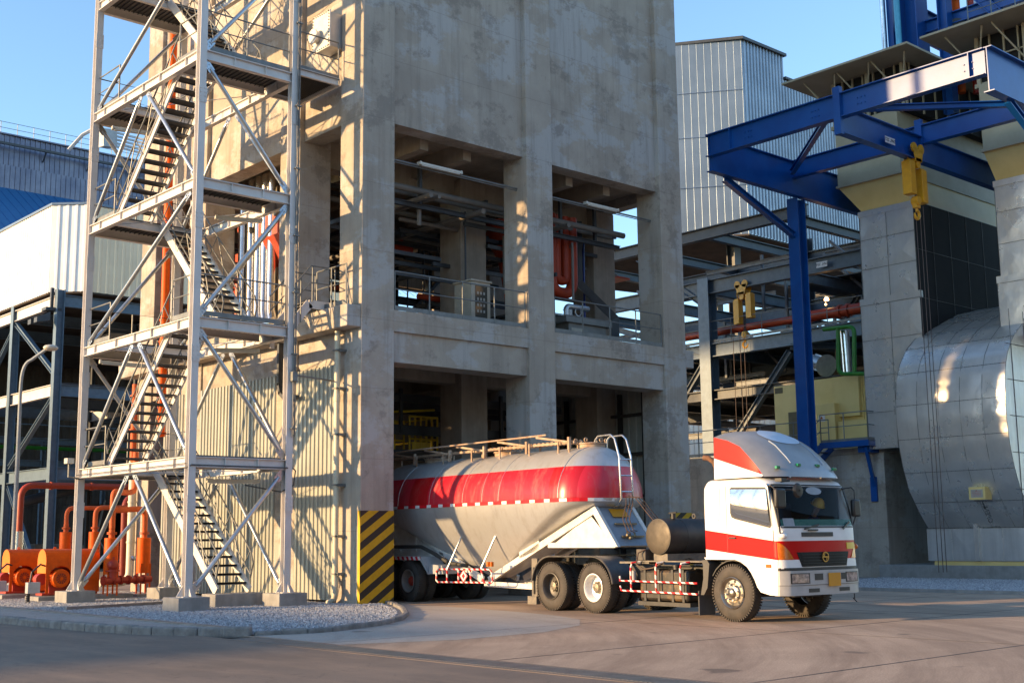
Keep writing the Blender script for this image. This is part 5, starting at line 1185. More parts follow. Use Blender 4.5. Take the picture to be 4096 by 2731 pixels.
def blower(x0,y0,label,z0=.24):
    t=thing('blower',label,'blower',(x0,y0,0),'orange blowers'); L,W_,H=1.56,.62,1.22
    # acoustic hood: arched cross-section, motor cut-out on the -Y side
    mb=MB(); prof=[(y0,z0+.0),(y0,z0+.9)]+[(y0+W_/2-W_/2*math.cos(a),z0+.9+.32*math.sin(a)) for a in [math.pi*i/12 for i in range(1,12)]]+[(y0+W_,z0+.9),(y0+W_,z0)]
    top=[(y,z) for y,z in prof if z>=z0+.55]; 
    for (a,b) in zip(prof[1:-1],prof[2:-1]): mb.quad((x0,a[0],a[1]),(x0+L,a[0],a[1]),(x0+L,b[0],b[1]),(x0,b[0],b[1]))
    # side with round cut-out
    cx_,cz_,R=x0+.42,z0+.42,.33; n=14
    pts=[(x0,z0+.9),(x0+L,z0+.9),(x0+L,z0),(cx_+R,z0)]+[(cx_+R*math.cos(a),cz_+R*math.sin(a)) for a in [math.pi*i/n for i in range(0,n+1)]]+[(cx_-R,z0),(x0,z0)]
    for yy in (y0,y0+W_): mb.prism([(x,yy,z) for x,z in pts],V(0,.012,0))
    obj('hood',mb,ORANGE,t,smooth=40)
    mb=MB(); mb.prism([(x0-.001,y,z) for y,z in [(y0,z0+.55)]+prof[1:-1]+[(y0+W_,z0+.55)]],V(-.01,0,0)); obj('hood_end',mb,mat('sunlit_orange_panel',(.85,.20,.01),rough=.4),t)  # brighter than the hood: sunlight on the end is put into its colour
    mb=MB(); mb.quad((x0+L,y0,z0),(x0+L,y0+W_,z0),(x0+L,y0+W_,z0+.9),(x0+L,y0,z0+.9)); mb.box(x0+.2,y0+.25,z0,x0+1.4,y0+.5,z0+.7); obj('blower_casing',mb,REDP,t,smooth=0)
    mb=MB(); c=V(cx_-.02,y0-.12,cz_-.02)
    mb.lathe(c,(0,1,0),[(0,.15),(0,.24),(.03,.26),(.12,.26),(.13,.22),(.5,.22)],28)
    for i in range(20):
        a=2*math.pi*i/20; mb.obox(c+V(.23*math.cos(a),.32,.23*math.sin(a)),V(math.cos(a)*.02,0,math.sin(a)*.02),V(0,.16,0),V(-math.sin(a)*.006,0,math.cos(a)*.006))
    mo=obj('motor',mb,ORANGE,t,smooth=40)
    mb=MB(); mb.cyl(c+V(0,.004,0),c+V(0,.006,0),.22,n=24); obj('fan_guard',mb,mat('dark_fan_guard',(.25,.03,.01),rough=.6),mo)
    mb=MB()
    for i in range(12):
        a=2*math.pi*i/12; mb.beam(c+V(0,-.004,0),c+V(.23*math.cos(a),-.004,.23*math.sin(a)),.012,.006,up=(0,1,0))
    mb.cyl(c+V(0,-.012,0),c,.045,n=12); obj('fan_guard_spoke',mb,ORANGE,mo)
    mb=MB(); mb.lathe(V(x0-.02,y0+.25,z0+.38),(0,1,0),[(0,.0),(0,.16),(.25,.16)],20); mb.box(x0-.05,y0+.1,z0-.06,x0+L,y0+W_-.05,z0); obj('base_frame',mb,REDP,t)
    mb=MB(); mb.lathe(V(x0+.35,y0+W_/2,z0+1.25),(0,1,0),[(-.01,.02),(-.01,.04),(.01,.04),(.01,.02),(-.01,.02)],12); obj('lifting_eye',mb,ORANGE,t)
    f=MB(); f.box(x0-.28,y0-.25,-.1,x0+2.5,y0+.75,.16); tag(obj('footing',f,PLINTH,bevel=.015),'long concrete plinth carrying the '+('nearer' if y0<10 else 'farther')+' orange blower','footing')
    return t
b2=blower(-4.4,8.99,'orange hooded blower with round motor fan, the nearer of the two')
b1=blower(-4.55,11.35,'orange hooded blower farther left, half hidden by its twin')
for (x,y,lb) in ((-5.02,8.3,'grey junction box on a ribbed conduit beside the nearer blower'),(-5.1,10.6,'grey junction box on a ribbed conduit at the left photo edge')):
    t=thing('junction_box',lb,'junction box',(x,y,0)); mb=MB(); mb.box(x-.17,y-.1,.28,x+.17,y+.1,.58); obj('box',mb,mat('grey_box',(.42,.43,.44),rough=.4),t,bevel=.01)
    mb=MB(); mb.tube([(x-.12+.02*math.sin(k*2.1)*0,y,.28-.028*k) for k in range(11)],.05,10,rs=[.05 if k%2 else .062 for k in range(11)]); mb.tube([(x-.08,y,.58),(x-.02,y+.05,.85),(x+.3,y+.3,1.05),(x+.55,y+.6,1.0)],.026,8); obj('conduit',mb,BLK,t)
def silencer(c,label,r=.2,h0=.72,h1=1.75,legs=True):
    t=thing('silencer',label,'silencer',tuple(c),'orange upright silencers'); x,y,_=c
    mb=MB(); mb.lathe((x,y,h0),(0,0,1),[(0,.12),(.0,r),(h1-h0,r),(h1-h0+.01,r-.02),(h1-h0+.012,.0)],26); obj('shell',mb,ORANGE,t)
    mb=MB(); mb.cyl((x,y,h1),(x,y,h1+.28),.085,n=14); flangering(mb,(x,y,h1+.14),(0,0,1),.14); obj('outlet_flange',mb,ORED,t)
    if legs:
        mb=MB()
        for a in (45,135,225,315): 
            dx,dy=r*math.cos(math.radians(a)),r*math.sin(math.radians(a)); mb.beam((x+dx,y+dy,.12),(x+dx,y+dy,1.0),.05,.05,sec='L',t=.01,up=(0,1,0))
        mb.box(x-r,y-.02,.42,x+r,y+.02,.46); mb.box(x-.02,y-r,.42,x+.02,y+r,.46); obj('leg_frame',mb,ORANGE,t,smooth=0)
    return t
S4=(-1.4,9.2,0); S3=(-2.62,8.75,0)
silencer(S4,'rightmost orange silencer on legs beside the ribbed cladding'); silencer(S3,'orange silencer on legs just right of the nearer blower')
P1=at(749/2.851,1900+700/2.851,D=43.5); P2=at(1080/2.851,1900+690/2.851,D=43.5)
silencer((P1.x,P1.y,0),'leftmost orange silencer rising behind the farther blower',h1=2.0,legs=False); silencer((P2.x,P2.y,0),'orange silencer behind the nearer blower hood',h1=2.0,legs=False)
tag(obj('pipe_elbow',pipe([(P1.x,P1.y,2.26),(P1.x,P1.y,2.85),(P1.x+1.3,P1.y,2.85)],.075,.35),ORED),'faded orange elbow pipe on the leftmost silencer','pipe')
tag(obj('pipe_elbow',pipe([(P2.x,P2.y,2.26),(P2.x,P2.y,2.85),(P2.x+1.3,P2.y,2.85)],.085,.35),ORED),'faded orange elbow pipe on the silencer behind the nearer blower','pipe')
j=at(1300/2.851,1900+500/2.851,Y=8.75); 
mb=pipe([(S3[0],S3[1],2.0),(S3[0],S3[1],2.62),(S3[0],S3[1],3.1),(-1.75,9.6,3.1),(-1.15,10.5,3.2),(-1.15,10.5,4.4)],.085,.3)
o_=pipe([(S3[0],S3[1],2.55),(S4[0],S4[1],2.62),(S4[0],S4[1],2.0)],.085,.3); mb.add(o_.v,o_.f)
tag(obj('air_pipe',mb,ORED),'faded orange pipe joining the two legged silencers and rising in an S-bend','pipe')
mb=MB(); y=8.55
mb.cyl((-2.95,y,.55),(-1.35,y+.25,.55),.095,n=16)
for x in (-2.9,-2.6,-2.35,-2.1,-1.85,-1.6): flangering(mb,(x,y+(x+2.95)*.156,.55),(1,.156,0),.135)
mb.cyl((-2.62,y+.05,.55),(-2.62,y+.05,1.05),.12,n=16); mb.cyl((-2.62,y+.05,.8),(-2.62,y+.05,.84),.2,n=16); mb.ball((-2.62,y+.05,.98),.17); mb.cyl((-2.62,y+.05,1.0),(-2.62,y+.05,1.22),.06,n=10); tag(obj('valve_manifold',mb,REDP),'dark red valve and flanged manifold between the silencers','valve')
mb=MB(); mb.cyl((-2.05,8.5,.6),(-2.05,8.5,1.1),.015,n=8); mb.ball((-2.05,8.5,1.17),.075); tag(obj('pressure_gauge',mb,GALV),'round silver gauge on a thin stem above the red manifold','gauge')
pl_=MB(); pl_.box(-1.75,8.8,-.1,-1.0,9.65,.12); tag(obj('footing',pl_,PLINTH),'low concrete plinth under the rightmost silencer','footing')
# risers on the facade
mb=pipe([(-.42,10.35,18.5),(-.42,10.35,9.2),(-.42,10.35,4.9)],.13)
for z in (13.5,11.2,8.6,7.9,5.9): mb.cyl((-.42,10.35,z),(-.42,10.35,z+.05),.16,n=16)
flangering(mb,(-.42,10.35,5.0),(0,0,1),.25); tag(obj('riser_pipe',mb,ORANGE),'tall orange riser pipe with collars running up the sunlit facade','pipe')
mb=pipe([(-.6,11.9,6.7),(-.6,11.9,4.2),(-1.15,10.5,4.2)],.10,.3); 
for z in (6.3,5.2): mb.cyl((-.6,11.9,z),(-.6,11.9,z+.04),.16,n=14)
tag(obj('riser_pipe',mb,ORED),'shorter orange riser pipe at the left end of the facade','pipe')
mb=pipe([(-.2,12.7,6.5),(-.2,12.7,.35),(-1.1,12.9,.35)],.13,.35)
for z in (1.6,2.9,4.2): mb.cyl((-.2,12.7,z),(-.2,12.7,z+.06),.15,n=14)
tag(obj('drain_pipe',mb,CREAMPIPE),'cream drain pipe turning at ground level at the far left corner of the concrete building','pipe')
mb=MB()
for y in (8.5,7.95,7.5,7.1,6.7): mb.tube([(1.3,y,13.0),(1.3,y,8.6),(1.2,y-.3,8.1)],.16,14)
mb.tube([(1.2,8.3,8.15),(1.2,6.3,8.15)],.2,14); tag(obj('silver_pipes',mb,mat('polished_lagging',(.75,.74,.72),rough=.22,metal=1.)),'cluster of bright lagged pipes standing side by side inside the facade opening','pipe')
# ------------------------------------------------------------------ far left: steel frame, gallery, long building
FX=5.89; FR=thing('process_rack','blue-grey steel frame of columns and diagonal braces at the left of the yard','steel frame',(FX,34.95,0))
FY=[34.95,40.95,46.95]
for x in (FX,FX+7,FX+14):
    for y in FY:
        mb=MB(); mb.beam((x,y,0),(x,y,14.3),*((.38,.4) if x==FX else (.22,.22)),up=(1,0,0),sec='I',t=.03); obj('column',mb,BGREY if x==FX else DSTEEL,FR,smooth=0)
for z in (14.1,9.55,5.4):
    for x in (FX,FX+7,FX+14): mb=MB(); mb.beam((x,FY[0]+.2,z-.35),(x,FY[-1],z-.35),.25,.6,sec='I',t=.03); obj('floor_beam',mb,LGREY if z>6 else BGREY,FR,smooth=0)  # paler colour on the upper beams stands for sun on their faces
    for y in FY: mb=MB(); mb.beam((FX+.2,y,z-.35),(FX+14,y,z-.35),.25,.6,sec='I',t=.03); obj('floor_beam',mb,BGREY,FR,smooth=0)
mb=MB()
for p,q in (((FX,40.7,13.3),(FX,35.1,10.0)),((FX,35.1,8.9),(FX,40.7,5.6)),((FX,40.7,4.6),(FX,36.5,0.3)),((FX,46.7,9),(FX,41.1,13)),((FX+7,40.7,13.3),(FX+7,35.1,10.0))):
    mb=MB(); mb.beam(p,q,.22,.22,sec='I',t=.03); obj('diagonal_brace',mb,BGREY,FR,smooth=0)
mb=MB(); mb.box(FX+.3,35.2,9.6,FX+13,46,9.63); mb.box(FX+3,35.2,5.45,FX+13,46,5.48); obj('grating_floor',mb,DGRAT,FR,smooth=0)
# gallery with a chamfered corner
GL=thing('sheeted_gallery','bright white corrugated gallery with a chamfered corner standing on the blue-grey frame','building',(5.7,36,14))
gx,gy=5.7,35.9
s=0
while pj((gx+s,gy-s,16))[0]<345 and s<8: s+=.02
ex,ey=gx+s,gy-s
SHW2=mat('white_zinc_sheet',(.80,.79,.78),(.72,.71,.70),rough=.42,metal=.25,scale=1)
mb=MB(); mb.ribs((gx,62,14.3),(0,-1,0),62-gy,(0,0,1),4.55,(-1,0,0),pitch=.3,depth=.04); obj('wall_sheet',mb,SHW2,GL,smooth=0)
mb=MB(); mb.ribs((gx,gy,14.3),(1,-1,0),s*1.414,(0,0,1),4.55,(-1,-1,0),pitch=.42,depth=.05); obj('wall_sheet',mb,SHW2,GL,smooth=0)
mb=MB(); mb.ribs((ex,ey,14.3),(1,0,0),16,(0,0,1),4.55,(0,-1,0),pitch=.42,depth=.05); obj('wall_sheet',mb,mat('sunlit_gold_zinc_sheet',(.84,.64,.42),(.74,.55,.36),rough=.35,metal=.35,scale=.6,streak=.12),GL,smooth=0)  # golden light on this face is put into the sheet colour
mb=MB(); mb.prism([(gx,62,14.28),(gx,gy,14.28),(ex,ey,14.28),(ex+16,ey,14.28),(ex+16,62,14.28)],V(0,0,-.08)); obj('soffit',mb,SHEETD,GL,smooth=0)
mb=MB(); mb.prism([(gx-.1,62,18.86),(gx-.1,gy-.05,18.86),(ex,ey-.1,18.86),(ex+16,ey-.1,18.86),(ex+16,62,18.86)],V(0,0,.12)); obj('roof_edge',mb,SHEETB,GL,smooth=0)
# floodlight pair on the frame
fl=at(225,1130+100,X=5.6); FLd=thing('floodlight','grey hooded double floodlight on the corner of the blue-grey frame','floodlight',tuple(fl))
mb=MB(); mb.beam(fl+V(0,.6,1.1),fl+V(0,.6,-.1),.15,.15); mb.box(fl.x-.4,fl.y+.3,fl.z-.1,fl.x+.4,fl.y+.9,fl.z+.05); obj('bracket',mb,DSTEEL,FLd)
for dy in (.2,1.0):
    mb=MB(); c=fl+V(-.2,dy,-.45); mb.prism([c+V(0,0,.25),c+V(-.7,-.1,-.1),c+V(-.7,-.1,-.35),c+V(0,0,-.2)],V(0,.4,0)); obj('lamp_hood',mb,DSTEEL,FLd,smooth=0)
# dark sheeted wall behind the frame
mb=MB(); mb.ribs((-30,62,0),(1,0,0),75,(0,0,1),14.5,(0,-1,0),pitch=.6,depth=.06); tag(obj('sheeted_wall',mb,SHEETD,smooth=0),'brown-grey corrugated wall of a store behind the blue-grey frame','wall')
YD=thing('pipe_bridge','low steel pipe bridge with green pipe and walkway behind the blue-grey frame','pipe bridge',(8,50,5))
mb=MB()
for z in (8.0,6.6): mb.beam((-8,52,z),(26,52,z),.3,.4,sec='I',t=.04)
for x in range(-8,27,4): mb.beam((x,52,0),(x,52,8),.25,.25,sec='I',t=.03)
mb.tube([(-8,51.7,9.0),(26,51.7,9.0)],.04,6); obj('frame',mb,BGREY,YD,smooth=0)
mb=MB(); mb.tube([(-8,51.2,7.5),(26,51.2,7.5)],.12,10); mb.tube([(1.5,51,0),(1.5,51,7.4)],.04,6); mb.tube([(2.1,51,0),(2.1,51,7.4)],.04,6); obj('green_pipe',mb,GREEN,YD)
pa=at(86,1935,Y=30); pb=at(86,2115,Y=30); pc=at(520,1935,Y=30)
mb=pipe([(pa.x,30,pb.z-1.5),(pa.x,30,pa.z-.05),(pc.x+3,30,pa.z-.05)],.145,.6)
for x in (pa.x+1.3,pa.x+3.2,pa.x+5.4): mb.cyl((x,30,pa.z-.05),(x+.1,30,pa.z-.05),.18,n=16)
tag(obj('air_main',mb,mat('deep_orange_pipe',(.42,.045,.01),(.33,.035,.008),rough=.5)),'large orange pipe with a wide bend in the shade behind the blowers','pipe')
mb=MB(); mb.cyl((pa.x,30,0),(pa.x,30,pb.z-.1),.2,n=16); 
for z in (.9,1.6): mb.cyl((pa.x,30,z),(pa.x,30,z+.07),.23,n=16)
tag(obj('lagged_joint',mb,mat('polished_lagging',(.75,.74,.72))),'silver lagged sleeve at the foot of the large orange pipe','pipe')
p=at(497,2100,Y=21); zt=at(497,1985,Y=21).z; mb=pipe([(p.x,21,0.2),(p.x,21,zt),(p.x+3,21,zt)],.14,.5); tag(obj('air_main',mb,mat('deep_orange_pipe',(.55,.07,.02))),'second orange bend in shade just left of the concrete building','pipe')
mb=MB(); a=at(30,2290,Y=45); b=at(560,2100,Y=45); 
mb.tube([at(20,2330/1.0,Y=45).lerp(a,.5),at(300,1960,Y=45)],.3,12) if False else mb.tube([at(0,2030,Y=46),at(180,1985,Y=46),at(600,1880,Y=46)],.3,12)
tag(obj('sloping_duct',mb,DSTEEL),'dark sloping duct in the shade under the gallery','duct')
hp_=thing('hopper_group','dim brown steel hopper and frames standing in the shade under the gallery','hopper',(8,44,0))
mb=MB()
for (a,b,zt,zb) in ((330,480,2015,2290),(520,600,2000,2290)):
    p=at(a,zt,Y=50);q=at(b,zt,Y=50);r_=at(a-60,zb,Y=50);s_=at(b-90,zb,Y=50); mb.prism([p,q,s_,r_],V(0,3,0))
obj('hopper',mb,SHEETD,hp_,smooth=0)
mb=MB()
for i,(p,q) in enumerate((((390,2150),(470,2300)),((330,2230),(480,2240)),((420,2000),(350,2290)),((500,2170),(500,2290)),((330,2180),(330,2290)))): mb.tube([at(*p,Y=48),at(*q,Y=48)],.06,6)
obj('ladder_frame',mb,RAIL,hp_)
# low machinery shapes far off on the ground
mb=MB()
for k in range(9):
    a=at(8+k*32,2262,Y=49); mb.box(a.x-.5,49,0,a.x+.4,50,.6+.5*(k%3))
tag(obj('parked_equipment',mb,mat('dim_machinery',(.22,.19,.15),(.1,.09,.08),scale=3),smooth=0),'row of low dim machinery far off on the ground behind the blowers','machinery')
# street lamp
lp=thing('street_lamp','tall grey street lamp with curved neck and oval head in front of the steel frame','street lamp',tuple(at(45,2250,D=50)))
def L_(x,y): return at(x,y,D=50)
b0=L_(42,2245); b0.z=0; mb=MB(); pts=[b0,L_(52,2190),L_(70,1850),L_(82,1560)]+arc(L_(90,1450),L_(84,1530),L_(125,1440)) +[L_(185,1397)]
mb.tube(pts,.07,10,rs=[.085]*3+[.065]*(len(pts)-3)); obj('pole',mb,mat('pole_galvanised',(.34,.37,.38),rough=.5),lp)
c=L_(203,1391); mb=MB(); mb.ball(c,.24,16,10,(1.25,1.0,.55)); obj('lamp_head',mb,LAMPW,lp,smooth=60)
# long zinc building far behind, with roof rail and blue lower roof
Yf=105.
def F(x,y): return at(x,y,Y=Yf)
LB=thing('long_building','long corrugated zinc building with roof rail and gutter far behind on the left','building',tuple(F(0,2150)))
p0=F(-200,495); p1=F(900,735); tz=p0.z; bx0,bx1=p0.x,F(1200,800).x
zm=F(0,655).z; zb=F(0,750).z
mb=MB(); mb.ribs((bx0,Yf+.6,zm),(1,0,0),bx1-bx0,(0,0,1),F(0,528).z-zm,(0,-1,0),pitch=.55,depth=.09); mb.ribs((bx0,Yf,zb-1),(1,0,0),bx1-bx0,(0,0,1),zm-zb+1,(0,-1,0),pitch=.55,depth=.09); obj('wall_sheet',mb,SHEETP,LB,smooth=0)
mb=MB(); zg=F(0,575).z; mb.beam((bx0,Yf-.5,zg),(bx1,Yf-.5,zg),.25,.25)
for k in range(12): x=bx0+k*5; mb.beam((x,Yf-.5,zg),(x,Yf+.5,zg-1.0),.12,.12)
obj('gutter',mb,DSTEEL,LB,smooth=0)
mb=MB(); zt=F(0,528).z; mb.box(bx0,Yf+.3,zt,bx1,Yf+30,zt+.15); obj('roof',mb,SHEETP,LB,smooth=0)
mb=MB(); st_=(F(66,500)-F(0,500)).length
for k in range(26):
    x=bx0+k*st_*1.0; mb.tube([(x,Yf+.4,zt),(x,Yf+.4,zt+1.35)],.035,5)
for z in (.7,1.35): mb.tube([(bx0,Yf+.4,zt+z),(bx1,Yf+.4,zt+z)],.03,5)
obj('roof_rail',mb,RAIL,LB)
mb=MB(); q=[F(-200,715),F(900,910)]; zl=F(0,1010).z
mb.quad((bx0,Yf-.2,zb),(bx1,Yf-.2,zb),(bx1,Yf-14,zb-8.5),(bx0,Yf-14,zb-8.5)); rb=obj('blue_roof',mb,SHEETBL,LB,smooth=0)
mb=MB()
for k in range(70): x=bx0+k*1.0; mb.beam((x,Yf-.25,zb+.0),(x,Yf-14,zb-8.49),.03,.03)
obj('roof_seam',mb,mat('blue_seam',(.015,.09,.28)),rb,smooth=0)
mb=MB(); mb.ribs((bx0,Yf-13.9,0),(1,0,0),bx1-bx0,(0,0,1),zb-8.5,(0,-1,0),pitch=.8,depth=.08); mb.box(bx0,Yf+.7,0,bx1,Yf+30,zb); obj('lower_wall',mb,SHEETD,LB,smooth=0)
# vents on the far roof
a=at(455,640,D=80); mb=MB(); mb.tube([at(275,600,D=80),at(330,540,D=80),at(440,480,D=80)],.12,6); mb.beam(at(430,590,D=80),at(430,520,D=80),.9,.9)
for k in range(5): mb.beam(at(460,530+k*14,D=80),at(600,565+k*14,D=80),.12,.12)
tag(obj('roof_equipment',mb,mat('pale_equipment',(.5,.52,.54))),'pale pipework and ladder frame on the far roof behind the stair tower','roof equipment')
# ------------------------------------------------------------------ right side: blue gantry with hoist
def textmesh(name,txt,size,origin,dx,dz,m,parent=None,mirror=False,ext=.003):
    cu=bpy.data.curves.new(name+'_c','FONT'); cu.body=txt; cu.size=size; cu.align_x='CENTER'; cu.align_y='CENTER'; cu.extrude=ext
    to=bpy.data.objects.new(name+'_t',cu); COL.objects.link(to); dg=bpy.context.evaluated_depsgraph_get(); me0=bpy.data.meshes.new_from_object(to.evaluated_get(dg))
    bpy.data.objects.remove(to); dx=Vector(dx).normalized(); dz=Vector(dz).normalized(); nn=dx.cross(dz); mb=MB(); k=-1 if mirror else 1
    mb.add([Vector(origin)+dx*v.co.x*k+dz*v.co.y+nn*v.co.z for v in me0.vertices],[tuple(p.vertices) for p in me0.polygons]); bpy.data.meshes.remove(me0)
    return obj(name,mb,m,parent,smooth=0)
GY0,GY1,GX=.45,-9.85,15.
GA=thing('gantry','deep blue open gantry of deep I-beams on a blue column with knee braces','gantry',(19.9,GY0,0))
def gb(nm,*bs,m=BLUE):
    for b in bs:
        mb=MB(); p,q,w_,h_=b[:4]; mb.beam(p,q,w_,h_,sec='I',t=.03); obj(nm,mb,m,GA,smooth=0)
gb('front_beam',((GX,GY0,15.11),(GX,GY1,15.11),.30,.80))
for y in (-.6,-4.9,-9.4):
    mb=MB(); mb.box(GX-.152,y-.015,14.74,GX,y+.015,15.48); obj('stiffener',mb,BLUE,GA,smooth=0)
gb('side_girder',((GX-.05,GY0-.08,14.84),(26.5,GY0-.08,14.84),.28,1.32),((GX-.1,GY1-.1,14.84),(26.5,GY1-.1,14.84),.32,1.36))
gb('cross_beam',((19.9,GY0,15.18),(19.9,GY1,15.18),.28,.68))
gb('plan_brace',((GX+.15,-4.6,15.2),(19.6,.2,15.0),.18,.2),((GX+.3,-5.3,15.0),(19.6,-9.6,15.0),.18,.2))
for y in (GY0+.1,GY1-.1):
    mb=MB(); mb.beam((20.25,y,0),(20.25,y,14.15),.48,.5,up=(1,0,0),sec='I',t=.035); obj('column',mb,BLUE,GA,smooth=0)
gb('knee_brace',((16.0,GY0+.1,14.15),(20.05,GY0+.1,12.7),.2,.22),((16.0,GY1-.1,14.15),(20.05,GY1-.1,12.2),.2,.22))
gb('monorail',((GX-.0,-4.92,14.65),(31,-4.92,14.65),.30,.9))
mb=MB(); mb.box(GX-.18,-5.05,14.15,GX-.0,-4.8,15.72); mb.box(19.75,-5.05,14.2,19.9,-4.8,15.72); obj('connection_plate',mb,BLUE,GA,smooth=0)
mb=MB()
for y0_ in (-1.2,-3.9,-5.6,-9.2):
    for i in range(2):
        for j in range(3): mb.cyl((GX-.02,y0_-.13*j,15.0+.2*i),(GX-.05,y0_-.13*j,15.0+.2*i),.022,n=6)
obj('bolt',mb,BLUE,GA,smooth=0)
mb=MB(); mb.box(17.35,-5.085,14.38,17.95,-5.075,14.60); sp=obj('load_sign',mb,mat('sign_white',(.75,.72,.7)),GA,smooth=0)
BLKT=mat('sign_black',(.02,.02,.02),rough=.5)
textmesh('lettering','SWL 25T',.16,(17.65,-5.088,14.49),(1,0,0),(0,0,1),BLKT,sp,mirror=True)
def hoist(x,y,z,ax,label,drop=1.3,sc_=1.):
    """ax 'x' or 'y': travel direction"""
    t=thing('chain_hoist',label,'hoist',(x,y,z)); A=V(1,0,0) if ax=='x' else V(0,1,0); B=V(0,1,0) if ax=='x' else V(1,0,0); c=V(x,y,z)
    mb=MB()
    for s in (-1,1):
        for k in (-1,1): mb.lathe(c+A*k*.22*sc_+B*s*.17+UZ*.12,B,[(-.03,0),(-.03,.17*sc_),(.03,.17*sc_),(.03,0)],18)
        mb.prism([c+B*s*.20+A*.34*sc_+UZ*.1,c+B*s*.20+A*.2*sc_-UZ*.35,c+B*s*.20-A*.2*sc_-UZ*.35,c+B*s*.20-A*.34*sc_+UZ*.1],B*.02)
    mb.obox(c-UZ*.3,A*.18,B*.2,UZ*.06); mb.lathe(c-UZ*.45,B,[(-.18,0),(-.18,.13),(.18,.13),(.18,0)],16); obj('trolley',mb,YEL,t)
    for s,dz in ((-1,-.95),(1,-1.15)):
        mb=MB(); mb.obox(c+A*s*.36*sc_+UZ*dz*sc_,A*.16*sc_,B*.17*sc_,UZ*.58*sc_); mb.obox(c+A*s*.36*sc_+UZ*(dz+.6)*sc_,A*.12*sc_,B*.12*sc_,UZ*.03); b=obj('counter_box',mb,YEL,t,bevel=.015)
        mb=MB(); mb.tube([c+A*s*.36*sc_+UZ*(dz+.6)*sc_,c+A*s*.40*sc_-UZ*.2,c+A*s*.1-UZ*.2],.03,8); obj('hanger',mb,YEL,t)
    mb=MB()
    for k in range(4): mb.tube([c+A*(k-1.5)*.05-UZ*.45,c+A*(k-1.5)*.03-UZ*(drop*sc_+.25)],.012,5)
    obj('chain',mb,BLK,t)
    hb=c-UZ*(drop*sc_+.4); mb=MB(); mb.obox(hb,A*.12*sc_,B*.09*sc_,UZ*.2*sc_); mb.lathe(hb+UZ*.05,B,[(-.13*sc_,0),(-.13*sc_,.15*sc_),(.13*sc_,.15*sc_),(.13*sc_,0)],16); k=obj('hook_block',mb,YEL,t,bevel=.01)
    h=hb-UZ*.42*sc_; pts=[hb-UZ*.2*sc_,h+UZ*.13*sc_]+[h+A*.15*sc_*math.sin(a)+UZ*.15*sc_*math.cos(a)*1. for a in [math.radians(q) for q in (20,60,100,140,180,220,260,285)]]
    mb=MB(); mb.tube(pts,.04,8,rs=[.05,.05]+[.055*sc_]*6+[.04*sc_,.02]); obj('hook',mb,YEL,t); return t
hoist(19.35,-4.92,14.45,'x','yellow chain hoist with two long boxes hanging from the blue monorail',drop=1.35)
# ------------------------------------------------------------------ silver ducts
DU=thing('clad_duct','tall square aluminium-clad duct with quilted panels, left of the two','duct',(22.5,-1.8,0),'aluminium-clad ducts')
def quilt(mb,p,du,W,dz,H,nx,nz,nrm,b=.024):
    p,du,dz,nrm=map(Vector,(p,du,dz,nrm)); 
    for i in range(nx):
        for j in range(nz):
            a=p+du*(W*i/nx)+dz*(H*j/nz); x=du*(W/nx); y=dz*(H/nz); c=a+x*(.5+random.uniform(-.08,.08))+y*(.5+random.uniform(-.1,.1))+nrm*b*random.uniform(.5,1.3)
            o=len(mb.v); mb.v+=[a,a+x,a+x+y,a+y,c]; mb.f+=[(o,o+1,o+4),(o+1,o+2,o+4),(o+2,o+3,o+4),(o+3,o,o+4)]; mb.m+=[0]*4
def seams(mb,p,du,W,dz,H,nx,nz,nrm,w=.012):
    p,du,dz,nrm=map(Vector,(p,du,dz,nrm))
    for i in range(nx+1): a=p+du*(W*i/nx)+nrm*.004; mb.beam(a,a+dz*H,.012,w,up=nrm)
    for j in range(nz+1): a=p+dz*(H*j/nz)+nrm*.004; mb.beam(a,a+du*W,w,.012,up=nrm)
SEAM=mat('panel_seam',(.16,.15,.14),(.1,.09,.09),rough=.5,metal=.6)
def duct(t,yl,yr,ztop,zbot,band):
    mb=MB(); quilt(mb,(22.5,yl,band),(0,-1,0),yl-yr,(0,0,1),ztop-band,2,3,(-1,0,0)); quilt(mb,(22.42,yl+.1,zbot),(0,-1,0),yl-yr+.2,(0,0,1),band-.25-zbot,2 if zbot<7 else 2,int((band-zbot)/1.25),(-1,0,0))
    mb.box(22.40,yl+.12,band-.25,22.6,yr-.12,band); mb.box(22.47,yl+.03,ztop-.22,22.6,yr-.03,ztop); 
    mb.box(22.56,yl-.001,zbot,34,yl-.02,ztop); obj('front_cladding',mb,ALU,t,smooth=0)
    mb=MB(); seams(mb,(22.49,yl,band),(0,-1,0),yl-yr,(0,0,1),ztop-band,2,3,(-1,0,0)); seams(mb,(22.41,yl+.1,zbot),(0,-1,0),yl-yr+.2,(0,0,1),band-.25-zbot,2,int((band-zbot)/1.25),(-1,0,0)); obj('panel_seam',mb,SEAM,t,smooth=0)
    mb=MB(); mb.quad((22.5,yr,zbot),(34,yr,zbot),(34,yr,ztop),(22.5,yr,ztop)); obj('side_cladding',mb,mat('shaded_cladding',(.028,.027,.027),(.02,.02,.021),rough=.7,spec=.1,metal=.0,scale=.8),t,smooth=0); mb=MB(); seams(mb,(22.5,yr-.002,zbot),(1,0,0),11.5,(0,0,1),ztop-zbot,9,5,(0,-1,0),w=.01); obj('panel_seam',mb,SEAM,t,smooth=0)  # near-black side colour holds the shade on this face
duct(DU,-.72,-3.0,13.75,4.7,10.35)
D2=thing('clad_duct','tall square aluminium-clad duct with quilted panels at the right photo edge','duct',(22.5,-7,0),'aluminium-clad ducts')
duct(D2,-6.15,-8.6,13.75,8.2,10.35)
